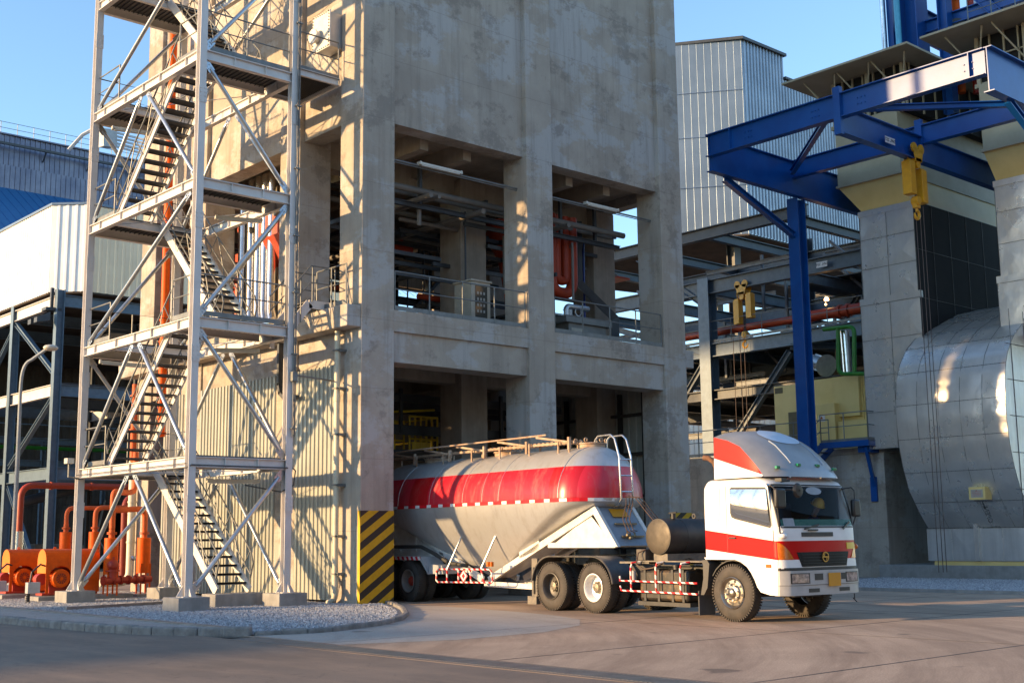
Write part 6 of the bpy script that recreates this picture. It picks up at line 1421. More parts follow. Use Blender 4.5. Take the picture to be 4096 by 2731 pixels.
# beige hoppers above the ducts
CRM2=mat('dusty_beige_paint',(.42,.36,.24),(.36,.30,.19),rough=.55,scale=1.2)
for k,(yl,yr,lb) in enumerate(((0.0,-3.0-.0,'beige steel hopper above the left clad duct'),(-5.95,-9.4,'beige steel hopper above the right clad duct'))):
    t=thing('hopper',lb,'hopper',(22.3,yl,13.7),'beige hoppers'); yb0,yb1=(-.85,-2.9) if k==0 else (-6.22,-8.5)
    mb=MB(); z0,z1,z2=13.72,14.85,17.3
    A=[V(22.55,yb0,z0),V(22.55,yb1,z0),V(31,yb1,z0),V(31,yb0,z0)]; B=[V(22.3,yl,z1),V(22.3,yr+.3,z1),V(31.5,yr+.3,z1),V(31.5,yl,z1)]; C_=[p+V(0,0,z2-z1) for p in B]
    for P,Q in ((A,B),):
        for i in range(4): mb.quad(P[i],P[(i+1)%4],Q[(i+1)%4],Q[i])
    obj('cone',mb,CREAM,t,smooth=0)
    mb=MB()
    for i in range(4): mb.quad(B[i],B[(i+1)%4],C_[(i+1)%4],C_[i])
    obj('casing',mb,CRM2,t,smooth=0)
    mb=MB(); mb.box(22.22,yl+.05,z1-.04,31.6,yr+.25,z1+.04); obj('flange',mb,CRM2,t,smooth=0)
# louvred fan houses and their flat roofs
for k,(y0,y1,x0,lb) in enumerate(((1.47,-4.02,21.0,'flat beige canopy over a dark louvred opening, the lower left of the two'),(-4.53,-10.5,21.0,'flat beige canopy over a dark louvred opening at the right photo edge'))):
    t=thing('louvre_house',lb,'canopy',(x0,y0,19.1),'louvred canopies')
    mb=MB(); mb.box(x0,y0,19.12,x0+11,y1,19.20); obj('canopy_roof',mb,CRM2,t,smooth=0)
    yl,yr=y0-1.3,y1+1.0
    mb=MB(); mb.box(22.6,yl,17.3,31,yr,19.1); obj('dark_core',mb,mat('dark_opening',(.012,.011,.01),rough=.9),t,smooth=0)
    mb=MB(); n=7
    for i in range(n+1): y=yl+(yr-yl)*i/n; mb.box(22.5,y-.03,17.3,22.58,y+.03,19.12)
    mb.box(22.5,yl,18.25,22.57,yr,18.3); mb.box(22.46,yl+.1,17.25,22.6,yr-.1,17.4)
    for i in range(9): mb.box(22.7+i*.9,yr-.08,17.3,22.76+i*.9,yr-.02,19.12)
    obj('louvre_frame',mb,CRM2,t,smooth=0)
    mb=MB()
    for y in (yl-.1,(yl+yr)/2,yr+.1):
        for dy in (-.7,.7): mb.tube([(22.45,y,17.8),(21.5,y+dy,19.1)],.032,6)
        mb.box(22.4,y-.06,17.3,22.5,y+.06,19.1)
    obj('strut',mb,CRM2,t)
# fan volute
VO=thing('fan_volute','huge aluminium-clad curved fan casing with a riveted panel grid','fan casing',(22.4,-4.8,0))
prof=[(29.5,10.2),(27,10.15),(25.2,9.75),(23.4,9.05),(22.3,8.55),(21.6,8.05),(21.15,7.5),(20.88,6.9),(20.76,6.2),(20.72,5.5),(20.80,4.6),(20.98,3.85),(21.30,3.05),(21.85,2.35),(22.40,1.78)]
YL,YR=-2.85,-6.85
from bisect import bisect
def pr(s):
    L=[0]
    for a,b in zip(prof,prof[1:]): L.append(L[-1]+math.hypot(b[0]-a[0],b[1]-a[1]))
    s=min(max(s,0),L[-1]-1e-5); i=bisect(L,s)-1; t=(s-L[i])/(L[i+1]-L[i]); 
    a,b=prof[i],prof[i+1]; return a[0]+(b[0]-a[0])*t,a[1]+(b[1]-a[1])*t
LT=sum(math.hypot(b[0]-a[0],b[1]-a[1]) for a,b in zip(prof,prof[1:]))
nS,nY=90,24; mb=MB(); PY=5
seg=LT/13
for i in range(nS+1):
    x,z=pr(LT*i/nS); x2,z2=pr(LT*min(i+1,nS)/nS); x1,z1=pr(LT*max(i-1,0)/nS); d=Vector((x2-x1,0,z2-z1)).normalized(); nrm=Vector((d.z,0,-d.x)); 
    if nrm.x>0: nrm=-nrm
    for j in range(nY+1):
        y=YL+(YR-YL)*j/nY; fi_=(LT*i/nS/seg)%1; fj=(j/nY*PY)%1
        q=.022*max(0,1-2*max(abs(fi_-.5),abs(fj-.5))) 
        mb.v.append(V(x,y,z)+nrm*(q+random.uniform(-.002,.002)))
for i in range(nS):
    for j in range(nY): a=i*(nY+1)+j; mb.f.append((a,a+1,a+nY+2,a+nY+1)); mb.m.append(0)
obj('curved_shell',mb,ALU,VO,smooth=30)
mb=MB()
for j in range(PY+1):
    y=YL+(YR-YL)*j/PY; pts=[]
    for i in range(40): x,z=pr(LT*i/39); pts.append(V(x-.006,y,z+.006))
    mb.tube(pts,.009,4)
for k in range(1,14):
    x,z=pr(seg*k); mb.tube([(x-.006,YL,z),(x-.006,YR,z)],.009,4)
    for j in range(26): y=YL+(YR-YL)*(j+.5)/26; mb.box(x-.018,y-.012,z-.012,x,y+.012,z+.012)
obj('panel_seam',mb,SEAM,VO,smooth=0)
mb=MB()
for y,m_ in ((YR,1),):
    P=[V(x,y,z) for x,z in prof]; 
    for a,b in zip(P,P[1:]): mb.quad(a,b,V(30,y,b.z),V(30,y,a.z))
obj('side_cladding',mb,ALUD,VO,smooth=0)
mb=MB()
for a,b in zip(prof,prof[1:]): mb.quad(V(a[0],YL,a[1]),V(b[0],YL,b[1]),V(30,YL,b[1]),V(30,YL,a[1]))
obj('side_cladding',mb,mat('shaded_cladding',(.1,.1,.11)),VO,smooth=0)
mb=MB()
for x in (21.4,22.4,23.6,24.8): mb.tube([(x,YR-.01,2.0),(x,YR-.01,9.0)],.012,4)
for z in (3,4.2,5.4,6.6,7.8): mb.tube([(21.0,YR-.01,z),(30,YR-.01,z)],.012,4)
obj('panel_seam',mb,SEAM,VO,smooth=0)
# plinth-level clad block
mb=MB(); quilt(mb,(22.4,-2.8,.66),(0,-1,0),6.5,(0,0,1),1.1,7,1,(-1,0,0),b=.02); mb.box(22.46,-2.82,.64,30,-9.3,1.78); obj('base_cladding',mb,ALUD,VO,smooth=0)
mb=MB(); mb.box(22.25,-4.62,.66,22.5,-4.78,1.95); seams(mb,(22.39,-2.8,.66),(0,-1,0),6.5,(0,0,1),1.1,7,1,(-1,0,0)); obj('base_post',mb,ALU,VO,smooth=0)
mb=MB(); mb.box(22.42,-3.0,.5,30,-9.3,.64); obj('base_channel',mb,CREAM,VO,smooth=0)
LG=MB(); LG.box(22.3,-.85,-.1,31,-9.5,.5); tag(obj('ledge',LG,PLINTH,bevel=.02),'long stained concrete ledge carrying the fan casing','ledge')
nb=thing('notice_box','small cream box with a notice plate on the lower curve of the fan casing','sign',(21.3,-5.4,3.0))
c=at(3096+1600/1.96,1600+732/1.96,X=21.1)
mb=MB(); mb.box(c.x-.1,c.y+.28,c.z-.2,c.x+.35,c.y-.30,c.z+.22); obj('box',mb,CREAM,nb,bevel=.01)
mb=MB(); mb.box(c.x-.108,c.y+.20,c.z-.13,c.x-.1,c.y-.22,c.z+.14); pn=obj('notice',mb,mat('notice_plate',(.42,.38,.33),rough=.5),nb,smooth=0)
mb=MB()
for i in range(4): mb.box(c.x-.112,c.y+.15,c.z+.06-i*.045,c.x-.108,c.y-.16,c.z+.07-i*.045)
mb.prism([(c.x-.112,c.y+.03,c.z+.085),(c.x-.112,c.y-.03,c.z+.085),(c.x-.112,c.y,c.z+.125)],V(.003,0,0)); obj('lettering',mb,REDP,pn,smooth=0)
a=at(3096+1640/1.96,1600+795/1.96,X=21.25); b=at(3096+1665/1.96,1600+850/1.96,X=21.35); e_=at(3096+1690/1.96,1600+900/1.96,X=21.5)
mb=MB(); off=V(-.06,0,0); mb.tube([a+off,b+off],.018,6); mb.tube([b+off+V(0,.06,.06),b+off,b+off+V(0,-.03,.09)],.014,6); tag(obj('painted_arrow',mb,BLKT),'small black painted arrow below the cream notice box','marking')
tx=textmesh('painted_letters','OPEN',.22,e_+V(-.09,0,0),(-.12,-.35,-.93),(.15,-.93,.35),BLKT,None,mirror=True); tag(tx,'short hand-painted black word below the arrow on the fan casing','marking')
# hanging hand chains in front of the volute
mb=MB()
for y,x in ((-4.95,19.5),(-5.02,19.6),(-4.85,19.4)): mb.tube([(x,y,12.6),(x,y,.35)],.014,5)
tag(obj('hand_chain',mb,mat('dark_chain',(.10,.07,.06),rough=.6)),'long hand chains of the blue gantry hoist hanging down before the fan casing','chain')
# concrete pier and the platform with the cream machine
PR=MB(); PR.box(22.84,-.97,-.1,34,14,4.6); PR.box(22.9,-1.0,4.6,34,14,4.85); tag(obj('concrete_block',PR,CONC,bevel=.02),'large bare concrete block behind the cab of the truck','machine base')
pf=thing('service_platform','grey railed platform edge with blue brackets on top of the concrete block','platform',(22.6,1,4.9))
mb=MB(); mb.box(22.0,-.92,4.86,22.84,1.2,5.0); mb.beam((21.98,-.92,4.93),(21.98,1.2,4.93),.06,.22,sec='C',t=.012); mb.beam((21.98,-.92,4.93),(22.84,-.92,4.93),.06,.22,sec='C',t=.012); obj('deck_frame',mb,BLUE,pf,smooth=0)
mb=MB(); mb.beam((22.1,-.7,4.8),(22.1,-.7,3.9) if 0 else (22.82,-.55,3.3),.12,.12); mb.box(22.74,-.65,2.8,22.83,-.4,3.7); mb.box(22.2,-.8,4.6,22.83,-.3,4.85); obj('bracket',mb,BLUE,pf,smooth=0)
mb=MB()
for x in (22.0,22.75):
    mb.beam((x,1.15,4.9),(x,4.1,2.5),.05,.22,sec='C',t=.012)
obj('stair_stringer',mb,BLUE,pf,smooth=0)
mb=MB()
for i in range(9): mb.box(22.03,1.35+i*.3,4.7-i*.245,22.72,1.6+i*.3,4.73-i*.245)
obj('tread',mb,RAIL,pf,smooth=0)
rail('guard_rail',[(22.0,-.9,5.0),(22.0,1.15,5.0)],1.0,h=1.1,parent=pf); rail('guard_rail',[(22.0,1.15,4.95),(22.0,4.0,2.6)],1.2,h=1.0,kick=0,parent=pf); rail('guard_rail',[(22.9,1.4,4.9),(22.9,9.5,4.9)],1.5,h=1.1,parent=pf); rail('guard_rail',[(22.0,-.9,5.0),(22.8,-.9,5.0)],.8,h=1.1,parent=pf)
mc=thing('machine_enclosure','tall cream yellow stepped machine enclosure on the concrete block','machine',(24.5,3,4.85))
mb=MB(); mb.box(24.5,5.05,4.85,29,3.75,7.75); obj('panel',mb,CREAM,mc,bevel=.01)
mb=MB(); mb.box(24.4,3.7,5.4,29,.75,7.82); mb.box(24.2,2.0,6.2,24.4,.8,7.8); obj('panel',mb,CREAM,mc,bevel=.01)
mb=MB(); mb.box(23.9,3.0,4.85,24.4,1.75,6.75); mb.box(24.0,1.7,4.85,24.6,.4,6.0); obj('cabinet',mb,CREAM,mc,bevel=.01)
mb=MB(); mb.box(24.48,5.0,7.45,24.495,4.6,7.68); mb.box(24.39,4.3,4.9,24.52,3.8,6.6); obj('dark_opening',mb,mat('cream_shadow',(.16,.13,.07),rough=.8),mc,smooth=0)  # solid plates; the openings' shade is put into a darker cream
mb=MB(); mb.box(24.36,3.82,5.6,24.5,3.66,7.9); mb.box(24.37,.7,5.0,24.45,.62,7.9); mb.box(24.38,3.66,6.55,24.4,2.0,6.6); obj('flange',mb,CREAM,mc,smooth=0)
mb=MB(); mb.box(23.885,2.5,6.05,23.9,2.2,6.28); ws_=obj('warning_sign',mb,mat('sign_white',(.75,.72,.7)),mc,smooth=0)
mb=MB(); mb.prism([(23.883,2.42,6.15),(23.883,2.28,6.15),(23.883,2.35,6.26)],V(-.004,0,0)); obj('sign_symbol',mb,AMBER,ws_,smooth=0)
# green pipes
G=lambda x,y,X=23.6: at(2700+x/2.24,1150+y/2.24,X=X)
a=G(1460,400); b=G(1460,740); c=G(1500,770); d=G(1700,770); e1=G(1620,400); f1=G(1620,740)
tag(obj('green_pipe',pipe([G(1330,375),G(1605,345),G(1608,760)],.085,.3),GREEN),'green pipe loop in front of the lagged stack beside the clad duct','pipe')
tag(obj('green_pipe',pipe([G(1460,370),G(1465,775),G(1700,770)],.085,.3),GREEN),'green pipe bending at the foot of the lagged stack','pipe')
p=G(1705,660,23.2); q=G(1755,1330,23.2); tag(obj('green_pipe',MB().tube([p,q],.06,10),mat('bright_green_pipe',(.05,.35,.02),rough=.4)),'thin bright green vertical pipe beside the clad duct','pipe')
p=G(1515,390,24.2); q=G(1545,770,24.2); tag(obj('lagged_stack',MB().cyl(p,q,.2,n=20),CHROME),'shiny lagged vertical pipe between green pipes','pipe')
p=G(1240,660,25.0); q=G(1330,690,24.6); mb=MB(); mb.cyl(p,q,.28,n=20); mb.cyl(q,q+(q-p).normalized()*.25,.30,.46,n=24); 
for i in range(10):
    a_=2*math.pi*i/10; mb.obox(p.lerp(q,.4)+V(0,.30*math.cos(a_),.30*math.sin(a_)),(q-p)*.35,V(0,.03*math.cos(a_),.03*math.sin(a_)),V(0,-.01*math.sin(a_),.01*math.cos(a_)))
tag(obj('extract_motor',mb,GALV),'silver finned motor with a flared cowl beside the blue column','motor')
# ------------------------------------------------------------------ grey steel structure under the big silver silo house
SX=26.
SS_=thing('steel_structure','dark blue-grey multi-level steel structure between the concrete building and the clad ducts','steel structure',(SX,9.6,0))
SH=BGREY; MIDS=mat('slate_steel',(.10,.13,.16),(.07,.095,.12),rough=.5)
for x,y in ((SX,9.65),(SX,1.0),(SX,18.5),(34,9.65),(34,1.0),(34,18.5),(44,9.65),(44,1.0)):
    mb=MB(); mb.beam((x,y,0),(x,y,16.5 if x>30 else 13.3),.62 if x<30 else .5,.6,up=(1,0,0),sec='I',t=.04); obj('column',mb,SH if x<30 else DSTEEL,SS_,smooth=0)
LVL=[(15.45,.55),(12.9,.66),(9.95,.62),(7.9,.45),(4.9,.45)]
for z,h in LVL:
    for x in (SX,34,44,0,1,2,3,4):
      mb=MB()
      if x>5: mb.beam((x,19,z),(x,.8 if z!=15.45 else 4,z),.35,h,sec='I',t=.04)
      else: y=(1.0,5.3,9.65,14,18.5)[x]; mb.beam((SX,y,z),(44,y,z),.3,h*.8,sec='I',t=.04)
      obj('floor_beam',mb,SH if z in (9.95,) else (MIDS if z>12 and z<15 else DSTEEL),SS_,smooth=0)  # darker steel off the lit level carries the shade in its colour
    if z>15: continue
    mb=MB(); mb.box(SX+1.5,1.2,z+h/2+.01,40,18,z+h/2+.05) if z not in (12.9,) else mb.box(30,1.2,z+h/2,44,8,z+h/2+.05); obj('floor_plate',mb,DSTEEL,SS_,smooth=0)
mb=MB(); mb.box(33,3,5.2,38,8.5,9.5); mb.box(35,9,8.2,40,14,12.0); mb.box(36,1.2,10.4,40,4.4,12.4); obj('equipment',mb,mat('dark_equipment',(.04,.04,.045),(.025,.025,.03),rough=.6),SS_,smooth=0)
mb=MB()
for p,q in (((SX,13.8,15.0),(SX,9.9,12.2)),((SX,9.4,4.6),(SX,5.2,9.4)),((SX,13.5,4.8),(SX,9.9,1.0)),((34,9.2,1),(34,1.3,9)),((34,9.2,9),(34,1.3,1)),((34,9.2,10),(34,5.5,14.6)),((34,5.0,14.6),(34,1.3,10.2)),((SX,10,9.3),(SX,13.5,5.2)),((30,1.2,12.8),(34,4.5,14.8)),((SX,5.2,9.6),(30,1.2,9.6)),((SX,18,12.6),(SX,10,9.9))):
    mb=MB(); mb.beam(p,q,.26,.26,sec='I',t=.03); obj('diagonal_brace',mb,MIDS,SS_,smooth=0)
mb=MB(); mb.box(SX-.20,3.53,12.76,SX-.19,2.98,13.0); sp2=obj('load_sign',mb,mat('sign_white',(.75,.72,.7)),SS_,smooth=0)
textmesh('lettering','SWL 20T',.155,(SX-.205,3.255,12.88),(0,-1,0),(0,0,1),BLKT,sp2,mirror=True)
rail('guard_rail',[(SX-.1,15,10.28),(SX-.1,1.5,10.28)],1.6,h=1.0,parent=SS_); rail('guard_rail',[(33.5,15,5.2),(33.5,1.5,5.2)],1.6,h=1.1,parent=SS_)
hoist(SX,7.55,12.6,'y','dark yellow chain hoist hanging from the grey beam inside the steel structure',drop=1.9,sc_=.95)
mb=MB()
for y in (7.4,7.62,8.0): mb.tube([(SX-.3,y,10.6),(SX-.3,y,5.0)],.014,5)
tag(obj('hand_chain',mb,mat('dark_chain',(.1,.07,.06))),'thin rusty hand chains hanging below the grey structure hoist','chain')
mb=MB(); mb.tube([(SX+1,14,10.95),(SX+1,5.2,10.97),(SX+1,5.0,10.97)],.17,14); mb.cyl((SX+1,5.2,10.98),(SX+1,-.4,10.98),.24,n=16)
for y in (4.9,3.3,2.9,1.3): mb.cyl((SX+1,y,10.98),(SX+1,y-.12,10.98),.30,n=18)
tag(obj('red_pipe',mb,mat('deep_orange_pipe',(.55,.07,.02))),'long dark red pipe running level through the grey steel structure','pipe')
for px_,py_,r_,lb in ((3306,1198,.10,'lit warm lamp glowing under the structure deck, the larger'),(3304,1217,.05,'small lit lamp just under the larger glowing lamp')):
    c=at(px_,py_,X=27.2); mb=MB(); mb.ball(c,r_,12,8); tag(obj('lamp',mb,MATS.get('warm_lamp') or emis('warm_lamp',(1,.55,.2),22)),lb,'lamp')
# bright sheeted wall behind the structure
mb=MB(); mb.ribs((52,40,0),(0,-1,0),48,(0,0,1),13.2,(-1,0,0),pitch=.45,depth=.06); tag(obj('sheeted_wall',mb,mat('pale_wall_sheet',(.80,.76,.70),(.7,.66,.6),rough=.4,metal=.2,scale=.7),smooth=0),'pale corrugated wall lit by the sun behind the grey steel structure','wall')
# silver silo house, elevated
SB=thing('silo_house','tall silver corrugated silo house with a chamfered corner and stepped roof line','building',(39,17,19))
q0=at(2640,172,D=76); q1=at(2965,160,D=75); z0=at(2965,925,D=75).z-.6; zt=q1.z
q0.z=z0;a1=V(q1.x,q1.y,z0); dv=(a1-q0); Lc=V(dv.x,dv.y,0).length
nrm=V(dv.y,-dv.x,0).normalized()
SHB=SHEETB
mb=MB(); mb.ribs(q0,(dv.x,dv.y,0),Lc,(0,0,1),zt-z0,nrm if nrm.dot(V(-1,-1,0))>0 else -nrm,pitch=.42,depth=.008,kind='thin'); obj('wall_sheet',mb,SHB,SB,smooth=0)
x1=q1.x
while pj((x1,q1.y,25))[0]<3145: x1+=.1
x2=x1+16
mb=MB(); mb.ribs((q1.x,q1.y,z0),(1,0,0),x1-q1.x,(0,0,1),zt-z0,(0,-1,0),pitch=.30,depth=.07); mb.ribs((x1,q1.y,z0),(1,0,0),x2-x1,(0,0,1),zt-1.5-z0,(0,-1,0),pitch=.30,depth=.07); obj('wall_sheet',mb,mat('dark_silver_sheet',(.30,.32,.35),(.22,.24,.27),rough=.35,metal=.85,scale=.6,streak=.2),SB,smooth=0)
mb=MB(); mb.prism([(q0.x,q0.y,zt),(q1.x-.1,q1.y-.2,zt),(x1+.2,q1.y-.2,zt),(x1+.2,q1.y+14,zt),(q0.x,q0.y+14,zt)],V(0,0,.18)); mb.prism([(x1,q1.y-.2,zt-1.5),(x2,q1.y-.2,zt-1.5),(x2,q1.y+14,zt-1.5),(x1,q1.y+14,zt-1.5)],V(0,0,.15)); obj('roof_edge',mb,DSTEEL,SB,smooth=0)
mb=MB(); mb.prism([(q0.x,q0.y,z0),(q1.x,q1.y,z0),(x2,q1.y,z0),(x2,q1.y+14,z0),(q0.x,q0.y+14,z0)],V(0,0,-.1)); obj('soffit',mb,SHEETD,SB,smooth=0)
mb=MB()
for k,zz_ in enumerate((z0+3.0,z0+6.1,z0+8.9)): mb.beam(V(q0.x,q0.y,zz_)+nrm*(.07 if nrm.dot(V(-1,-1,0))>0 else -.07),V(q1.x,q1.y,zz_)+nrm*(.07 if nrm.dot(V(-1,-1,0))>0 else -.07),.02,.03)
obj('lap_joint',mb,mat('dark_silver_sheet',(.3,.32,.35)),SB,smooth=0)
for x,y in ((q1.x+1,q1.y+2),(q1.x+8,q1.y+2),(q1.x+1,q1.y+9),(q1.x+8,q1.y+9)):
    mb=MB(); mb.beam((x,y,0),(x,y,z0),.6,.6,sec='I',t=.05,up=(0,1,0)); obj('column',mb,DSTEEL,SB,smooth=0)
# blue tower steelwork above the canopies
BT=thing('blue_steel_tower','upper deep blue steel frame with braces rising behind the canopies','steel tower',(26,-4,19))
U=lambda x,y,X=25: at(3396+x/3.357,y/3.357,X=X)
mb=MB(); a=U(840,-150); b=U(860,520); mb.beam((25,a.y,17.5),(25,a.y,27),.9,.75,up=(0,1,0),sec='I',t=.04); obj('column',mb,BLUE,BT,smooth=0)
c_=U(1285,200); mb=MB(); mb.beam((25,c_.y,17.5),(25,c_.y,27),.45,.4,up=(0,1,0),sec='I',t=.03); obj('column',mb,BLUE,BT,smooth=0)
d_=U(575,300); mb=MB(); mb.beam((25,d_.y,17.5),(25,d_.y,27),.3,.25,up=(0,1,0)); obj('column',mb,BLUE,BT,smooth=0)
mb=MB()
for zz_,y0_,y1_,xx in ((20.3,a.y+2.2,c_.y,25.6),(22.1,a.y+2.2,c_.y,25.6)): mb.beam((25.0,d_.y,zz_),(30,d_.y,zz_),.3,.5,sec='I'); mb.beam((25.2,a.y,zz_),(31,a.y,zz_),.3,.6,sec='I',t=.04)
mb.beam((25.3,d_.y,21.4),(25.3,c_.y-4,21.4),.3,.5,sec='I',t=.04); mb.beam((25.3,a.y,19.2),(29.5,a.y-2.2,22.8),.35,.5,sec='I',t=.04); mb.beam((25.2,c_.y-3.5,19),(25.2,c_.y-.5,23),.3,.4,sec='I',t=.04); mb.beam((28,a.y-4,18),(28,a.y-4,27),.6,.6,sec='I',t=.04,up=(0,1,0))
obj('beam',mb,BLUE,BT,smooth=0)
mb=MB(); mb.cyl((25.2,a.y-1.6,20.9),(25.5,a.y-1.6,20.9),.45,n=20); obj('sheave',mb,DSTEEL,BT)
p=U(515,300); tag(obj('flue_pipe',MB().cyl((24.7,p.y,19.2),(24.7,p.y,27),.11,n=16),CHROME),'thin shiny flue beside the blue tower top','pipe')
p=U(655,300,24.3); mb=MB(); mb.cyl((24.3,p.y,18.6),(24.3,p.y,27),.12,n=16); mb.box(24.0,p.y+.2,19.6,24.6,p.y-.8,19.66); tag(obj('pale_blue_pipe',mb,CYAN),'pale blue vertical pipe between the flue and the blue column','pipe')
p=U(1440,200,26); tag(obj('orange_pipe',MB().cyl((26,p.y,18.6),(26,p.y,27),.16,n=14),ORANGE),'orange vertical pipe behind the upper railing','pipe')
p=U(1475,200,26); tag(obj('orange_pipe',MB().cyl((26.5,p.y-.25,18.6),(26.5,p.y-.25,27),.13,n=14),REDP),'dark red vertical pipe next to the orange one at the upper railing','pipe')
p=U(1750,60,27); mb=MB(); mb.lathe((28,p.y-.6,19.5),(0,0,1),[(0,1.3),(3.4,1.3),(4.2,.9),(5,.3)],28); tag(obj('silver_vessel',mb,ALU),'round silver clad vessel at the top right edge','vessel')
rail('railing',[(21.6,-6.1,19.22),(21.6,-10.4,19.22)],.9,h=1.0,label='thin grey railing on the upper right canopy')

mb=MB(); rs_=random.Random(5)
for k in range(120):
    x=rs_.uniform(26.5,40); y=rs_.uniform(1.5,16); z=rs_.choice((5.6,6.4,8.4,9.2,10.6,11.2,12.2,13.4,14.2)); t_=rs_.random()
    if t_<.4: mb.beam((x,y,z),(x,y+rs_.uniform(2,6),z),.15,.22,sec='I')
    elif t_<.7: mb.beam((x,y,z),(x+rs_.uniform(2,6),y,z),.15,.2,sec='I')
    elif t_<.85: mb.beam((x,y,z-2.2),(x,y,z+.5),.12,.12)
    else: mb.beam((x,y,z-2),(x,y+2.5,z+.4),.12,.12)
obj('secondary_steel',mb,mat('mid_grey_steel',(.14,.155,.17),(.09,.10,.115),rough=.5),SS_,smooth=0)
mb=MB()
for k in range(14):
    x=rs_.uniform(27,34); y=rs_.uniform(2,14); z=rs_.choice((10.6,11.4,5.6,6.6,8.6)); mb.tube([(x,y,z),(x,y+rs_.uniform(2,5),z)],rs_.uniform(.05,.14),8)
obj('service_pipe',mb,mat('dull_lagging',(.2,.185,.165)),SS_)
# ------------------------------------------------------------------ inside the concrete building
for k,(a,b) in enumerate(((1.05,5.9),(6.95,11.85))):
    mb=MB(); mb.tube([(a,.45,11.92),(b,.45,11.92)],.03,8); mb.tube([(a,.45,11.86),(b,.45,11.86)],.015,6); tag(obj('lamp_rail',mb,RAIL),'thin horizontal lamp rail across the '+('left' if k==0 else 'right')+' upper opening','rail','lamp rails')
def pt(x,y,Y=.45): p=at(x,y,Y=Y); return p
a,b=pt(1675,672),pt(1838,708); striplight('strip_light',(a.x,.42,11.98),(b.x,.42,11.98),'long strip light on the lamp rail in the left upper opening')
a,b=pt(2340,825),pt(2465,855); striplight('strip_light',(a.x,.42,11.98),(b.x,.42,11.98),'long strip light on the lamp rail in the right upper opening')
mb=MB()
for (y,z,r) in ((2.0,11.75,.10),(2.6,11.8,.07),(4.8,11.9,.09),(6.3,11.6,.12),(7.6,11.8,.08)): mb.tube([(1.1,y,z),(12.2,y,z)],r,12)
for (x,z,r) in ((3.4,11.5,.08),(3.7,11.5,.06),(5.4,11.35,.09),(9.0,11.5,.08)): mb.tube([(x,1.4,z),(x,12,z)],r,12)
tag(obj('ceiling_pipes',mb,mat('dull_lagging',(.17,.155,.14),(.12,.11,.10),rough=.45,metal=.5)),'lagged pipes running under the ceiling of the upper open storey','pipe')
mb=MB()
for x in (2.2,3.6,7.9,9.4,11.0):
    for y in (2.2,5.2,7.8): mb.beam((x,y,12.6),(x,y,11.4),.1,.1)
for y in (2.2,5.2,7.8): mb.beam((1.1,y,11.35),(12.2,y,11.35),.12,.15,sec='I')
tag(obj('pipe_hangers',mb,DSTEEL,smooth=0),'steel hangers and cross members under the upper ceiling','steelwork')
PO=mat('deep_orange_pipe',(.55,.07,.02))
a=at(2008,880,Y=4.6); b=at(2008,1010,Y=4.6); c=at(2020,1180,Y=4.6); mb=pipe([(a.x,4.6,12.3),(b.x,4.6,b.z),(c.x+.25,4.6,c.z),(c.x+.35,4.6,7.6)],.2,.6); mb.cyl((b.x,4.6,b.z+.2),(b.x,4.6,b.z+.3),.28,n=18); mb.lathe((a.x,4.6,11.0),(0,0,1),[(0,.22),(.7,.6),(1.2,.6)],20); tag(obj('orange_chute',mb,PO),'thick orange pipe with conical head behind the middle column','pipe')
for (xa,xb,yb,r,lb) in ((2228,2262,1120,.15,'inner'),(2205,2290,1165,.19,'outer')):
    p=at(xa,yb,Y=2.7); q=at(xb,yb,Y=2.7); mb=pipe([(p.x,2.7,12.2),(p.x,2.7,p.z),(q.x,2.7,p.z),(q.x,2.7,12.2)],r,.5); tag(obj('u_bend_pipe',mb,PO),'orange U-bend pipe seen through the right upper opening, the '+lb+' of the pair','pipe')
for (x0_,y0_,x1_,y1_,yy) in ((2225,1290,2300,1330,3.0),(2400,1090,2520,1120,5.0)):
    p=at(x0_,y0_,Y=yy); q=at(x1_,y1_,Y=yy); mb=MB(); mb.box(p.x,yy,q.z,q.x,yy+.8,p.z); tag(obj('orange_casing',mb,PO,smooth=0),('low' if yy<4 else 'higher')+' orange equipment casing behind the right first-floor railing','machine')
mb=MB(); mb.box(2.2,9.9,10.1,5.2,11.0,11.2); mb.prism([(2.0,9.5,10),(3.2,9.5,10),(2.8,9.5,9.2),(2.4,9.5,9.2)],V(0,1,0)); mb.box(1.2,6.2,10.9,2.2,7.4,12.0); mb.prism([(1.1,6.0,10.9),(2.3,6.0,10.9),(1.9,6.0,10.0),(1.5,6.0,10.0)],V(0,1,0)); tag(obj('orange_hopper',mb,PO,smooth=0),'dark orange hopper and trunking deep inside the upper open storey','hopper')
mb=MB()
for x in (1.6,3.0,4.4,7.6,9.2,10.8):
    mb.beam((x,11.0,7.6),(x,11.0,12.6),.18,.18,sec='I')
for z in (8.6,9.6,10.6,11.6): mb.beam((1.0,11.0,z),(12,11.0,z),.14,.18,sec='I')
for z in (8.4,9.1,9.9,10.8): mb.tube([(1.0,10.2,z),(11.8,10.2,z)],.05,6)
mb.beam((1.5,10.9,7.7),(5.2,10.9,11.8),.12,.12); mb.beam((7.5,10.9,7.7),(11.5,10.9,11.8),.12,.12)
tag(obj('equipment_frame',mb,DSTEEL,smooth=0),'dark steel equipment frame at the back of the upper open storey','steelwork')
mb=MB(); mb.box(1.1,12.2,10.8,5.9,12.5,12.84); mb.box(7.0,12.2,11.4,11.85,12.5,12.84); mb.box(1.1,11.6,7.6,2.0,12.2,9.4); mb.box(7.6,11.2,7.6,9.4,12.2,9.0); mb.box(10.0,11.2,7.6,11.2,12.2,10.2); tag(obj('back_panels',mb,CONC2,smooth=0),'dim wall panels and cabinets at the back of the upper open storey','panels')
cb=thing('control_cabinet','grey electrical control cabinet with a glazed door behind the first-floor railing','cabinet',(5.4,1.4,7.55))
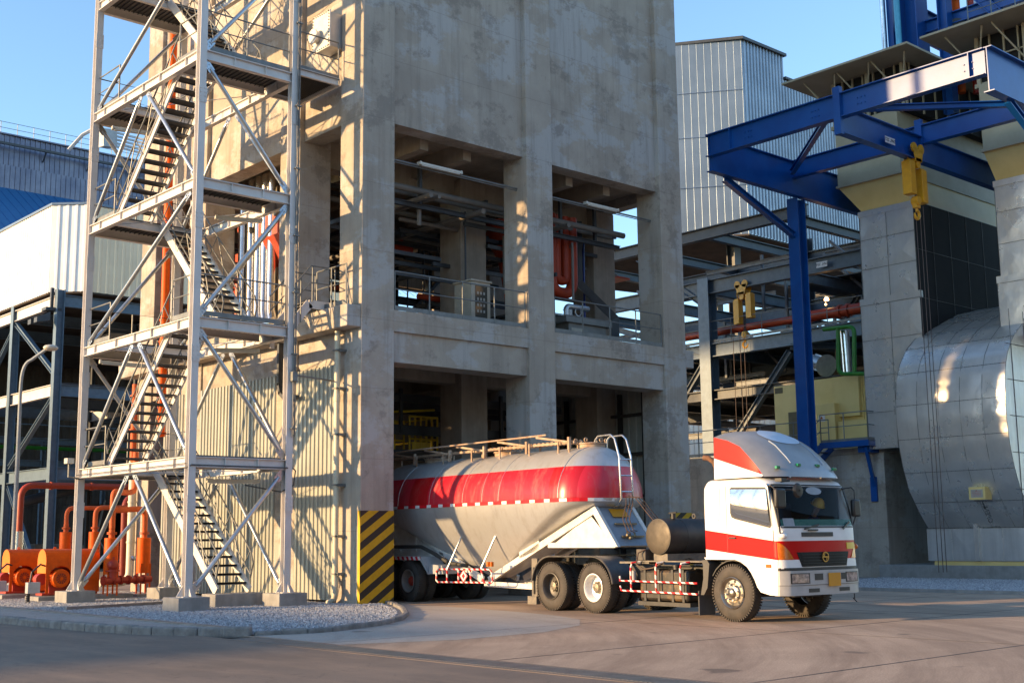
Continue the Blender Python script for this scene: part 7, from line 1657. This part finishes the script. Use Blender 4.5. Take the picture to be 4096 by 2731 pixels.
mb=MB(); mb.box(4.82,1.3,7.85,5.55,2.1,9.12); mb.box(4.78,1.26,9.12,5.6,2.14,9.18); obj('body',mb,mat('cabinet_grey',(.42,.40,.33),rough=.45),cb,bevel=.01)
mb=MB()
for x in (4.85,5.5):
    for y in (1.35,2.05): mb.box(x-.03,y-.03,7.55,x+.03,y+.03,7.86)
obj('leg',mb,DSTEEL,cb,smooth=0)
mb=MB(); mb.box(4.95,1.285,8.05,5.42,1.298,9.0); dr=obj('door',mb,mat('dark_cabinet_glass',(.05,.055,.05),rough=.15,coat=.5),cb,bevel=.01)
mb=MB()
for i in range(3):
    for j in range(4): mb.box(5.02+i*.12,1.278,8.2+j*.18,5.08+i*.12,1.286,8.28+j*.18)
obj('instruments',mb,mat('instrument_face',(.35,.36,.34),rough=.5),dr,smooth=0)
mc2=thing('pump_unit','grey box-shaped pump unit with pipework behind the right first-floor railing','machine',(9.8,1.6,7.55))
mb=MB(); mb.box(9.0,1.5,7.6,10.7,2.6,8.35); mb.prism([(8.8,1.4,8.35),(10.9,1.4,8.35),(10.9,1.4,8.55),(8.8,1.4,8.55)],V(0,1.3,0)); obj('casing',mb,mat('pump_grey',(.20,.21,.20),rough=.5),mc2,bevel=.01)
mb=MB(); mb.box(9.1,1.48,7.62,9.6,1.5,8.2); obj('panel',mb,mat('cabinet_grey',(.42,.40,.33)),mc2,smooth=0)
mb=pipe([(9.4,2.0,8.55),(9.4,2.0,9.0),(10.4,2.0,9.0)],.09,.15); mb.lathe((9.9,2.0,8.85),(0,1,0),[(-.05,.12),(-.05,.15),(.0,.15),(0,.12),(-.05,.12)],14); obj('pipework',mb,GALV,mc2)
mb=MB(); mb.tube([(10.9,2.9,12.2),(10.9,2.9,10.1),(12.0,2.3,8.9),(12.0,2.3,7.6)],.2,4); tag(obj('square_chute',mb,DSTEEL,smooth=0),'dark grey square chute descending behind the right column','chute')
mb=MB(); mb.tube([(11.5,3.0,11.6),(11.3,3.0,11.65),(11.25,3.0,11.3),(11.25,3.0,8.4)],.04,8); tag(obj('blue_pipe',mb,mat('dark_blue_pipe',(.01,.03,.2),rough=.4)),'thin blue pipe running down the interior column','pipe')
mb=MB(); mb.box(8.2,2.6,8.75,11.4,4.4,8.83)
for x in (8.3,9.5,10.7): mb.beam((x,2.6,8.7),(x,4.4,8.7),.1,.15,sec='I')
tag(obj('mezzanine',mb,DSTEEL,smooth=0),'small steel mezzanine around the interior column','platform')
rs_=random.Random(11); mb=MB(); mb2=MB(); mb3=MB()
for k in range(210):
    x=rs_.uniform(1.2,11.5); y=rs_.uniform(2.2,11.6); z=rs_.choice((8.6,9.4,10.1,10.8,11.2,11.6,12.0,12.3)); t_=rs_.random()
    if t_<.35: mb.beam((x,y,z),(x+rs_.uniform(1,4),y,z),.08,.12)
    elif t_<.6: mb.beam((x,y,z),(x,min(12,y+rs_.uniform(1,4)),z),.08,.12)
    elif t_<.75: mb.tube([(x,y,7.6),(x,y,z)],.03,6)
    elif t_<.85: mb2.tube([(x,y,z),(x+rs_.uniform(1,3),y,z)],rs_.uniform(.04,.11),8)
    elif t_<.93: mb2.tube([(x,y,z-1.5),(x,y,z+.4)],rs_.uniform(.04,.10),8)
    else: mb.box(x,y,7.6,x+.5,y+.4,rs_.uniform(8.2,9.2))
for k in range(16): 
    x=rs_.uniform(1.4,5.5); y=rs_.uniform(4.5,11); z=rs_.uniform(8.3,12); mb3.tube([(x,y,z),(x+rs_.uniform(.6,2),y,z)] if k%2 else [(x,y,z),(x,y,z+1.2)],rs_.uniform(.06,.16),8)
tag(obj('secondary_steelwork',mb,DSTEEL,smooth=0),'dense secondary steel and posts in the gloom of the upper open storey','steelwork')
SPW=thing('service_pipework','mass of thin dull and dark red pipes in the gloom of the upper open storey','pipework',(6,6,7.6))
obj('thin_pipe',mb2,MATS['dull_lagging'],SPW); obj('red_pipe_run',mb3,PO,SPW)
# ground storey clutter
mb=MB()
for y in (5,6.5,8,9.5): mb.beam((1,y,6.0),(12,y,6.0),.15,.25,sec='I')
for x,y in ((2,4.8),(3.4,5.4),(5,5),(7.6,5.2),(9,4.8),(10.8,5)): mb.beam((x,y,6.3),(x,y,4.9),.1,.1)
mb.beam((1,5,5.0),(12,5,5.0),.12,.3,sec='I'); mb.beam((1,7.5,4.4),(12,7.5,4.4),.12,.3,sec='I'); mb.tube([(3.4,4.9,6.2),(3.4,4.9,4.4),(3.0,4.9,4.2)],.04,6)
tag(obj('pipe_support_steel',mb,DSTEEL,smooth=0),'dim suspended steelwork under the first floor above the tanker','steelwork')
YP=thing('yellow_gallery','yellow railed access platform in the gloom behind the corner column','platform',(3.6,5.6,2.8))
c_=lambda x,y,Y=5.6: at(1500+x/1.8085,1300+y/1.8085,Y=Y)
zd=c_(250,900).z; xa=c_(118,700).x; xb=c_(450,700).x; xm=c_(250,700).x; zt_=c_(350,665).z
mb=MB(); mb.box(xa-1,5.65,zd-.12,xb+.5,8.8,zd); obj('deck',mb,DSTEEL,YP,smooth=0)
mb=MB()
for z in (zd+.35,zd+.75,zt_): mb.tube([(xm,5.6,z),(xb,5.6,z),(xb,8.6,z)],.035,6)
for z in (zd+.3,zd+.6,zd+.9): mb.tube([(xa-.8,5.9,z),(xm,5.9,z)],.035,6)
for k in range(6): x=xm+(xb-xm)*k/5; mb.tube([(x,5.6,zd),(x,5.6,zt_)],.035,6)
for k in range(5): x=xa-.8+(xm-xa+.8)*k/4; mb.tube([(x,5.9,zd),(x,5.9,zd+.95)],.035,6)
mb.box(xm+.1,5.58,zd,xb-.3,5.61,zd+.25); mb.tube([(xa-.8,5.5,c_(120,645).z),(xb-.2,5.5,c_(390,615).z)],.04,6); mb.beam((xa-.6,5.8,zd-.6),(xa+.6,5.8,zd+.9),.08,.08)
obj('guard_rail',mb,mat('yellow_rail',(.75,.55,.03),rough=.5),YP)
mb=MB()
for k in range(5): mb.tube([(8.1+.28*k,7.2,2.6),(8.1+.28*k,7.2,5.9)],.05,6)
for z in (3.0,3.9,4.8,5.6): mb.tube([(8.0,7.15,z),(9.5,7.15,z)],.04,6)
mb.tube([(8.2,6.9,4.6),(8.1,6.8,3.9),(8.3,6.7,3.3),(8.7,6.7,3.2),(9.0,6.7,3.6),(9.05,6.7,4.4)],.04,8); tag(obj('loading_frame',mb,BLK),'dark ladder-like frame with a hanging hose loop in the right ground-floor bay','frame')
# ------------------------------------------------------------------ unseen block left of the view, shaped to shade the left foreground
OS=thing('shade_block','long plain grey block, unseen left of the view, added to shade the ground','building',(-70,16,0))
mb=MB(); mb.box(-95,16.1,0,-60,30,11.6); obj('wall',mb,mat('shade_block_grey',(.3,.3,.3)),OS,smooth=0)
mb=MB(); mb.box(-95,16.1,11.6,-60,30,11.7); obj('roof',mb,DSTEEL,OS,smooth=0)

for (x0_,y0_,x1_,y1_,h_,lb) in ((-90,-95,-5,-75,24,'long grey block added unseen behind the camera to dim sky glow and reflections'),(15,-80,70,-62,26,'tall grey block added unseen behind the camera on the right to dim sky glow'),(-110,-60,-75,-20,9,'low grey block added unseen left of the camera to darken reflections')):  # unseen blocks added to hold back horizon glow and darken reflections
    t=thing('glow_blocker',lb,'building',(x0_,y0_,0)); mb=MB(); mb.box(x0_,y0_,0,x1_,y1_,h_); obj('wall',mb,mat('blocker_sheet',(.20,.19,.18),(.14,.135,.13),rough=.7,scale=.3,streak=.3),t,smooth=0)
    mb=MB(); mb.box(x0_-.3,y0_-.3,h_,x1_+.3,y1_+.3,h_+.4); obj('roof',mb,DSTEEL,t,smooth=0)

t=thing('raised_shade_box','high box on legs added unseen left of the view to shade the steel structure','building',(-43,43,0)); mb=MB(); mb.box(-46,34,24.5,-40,52,36); obj('wall',mb,MATS['blocker_sheet'],t,smooth=0)  # unseen box added to keep sun off the upper steel structure
for y in (35,43,51):
    for x in (-45.5,-40.5): mb=MB(); mb.beam((x,y,0),(x,y,24.5),.3,.3); obj('leg',mb,DSTEEL,t,smooth=0)
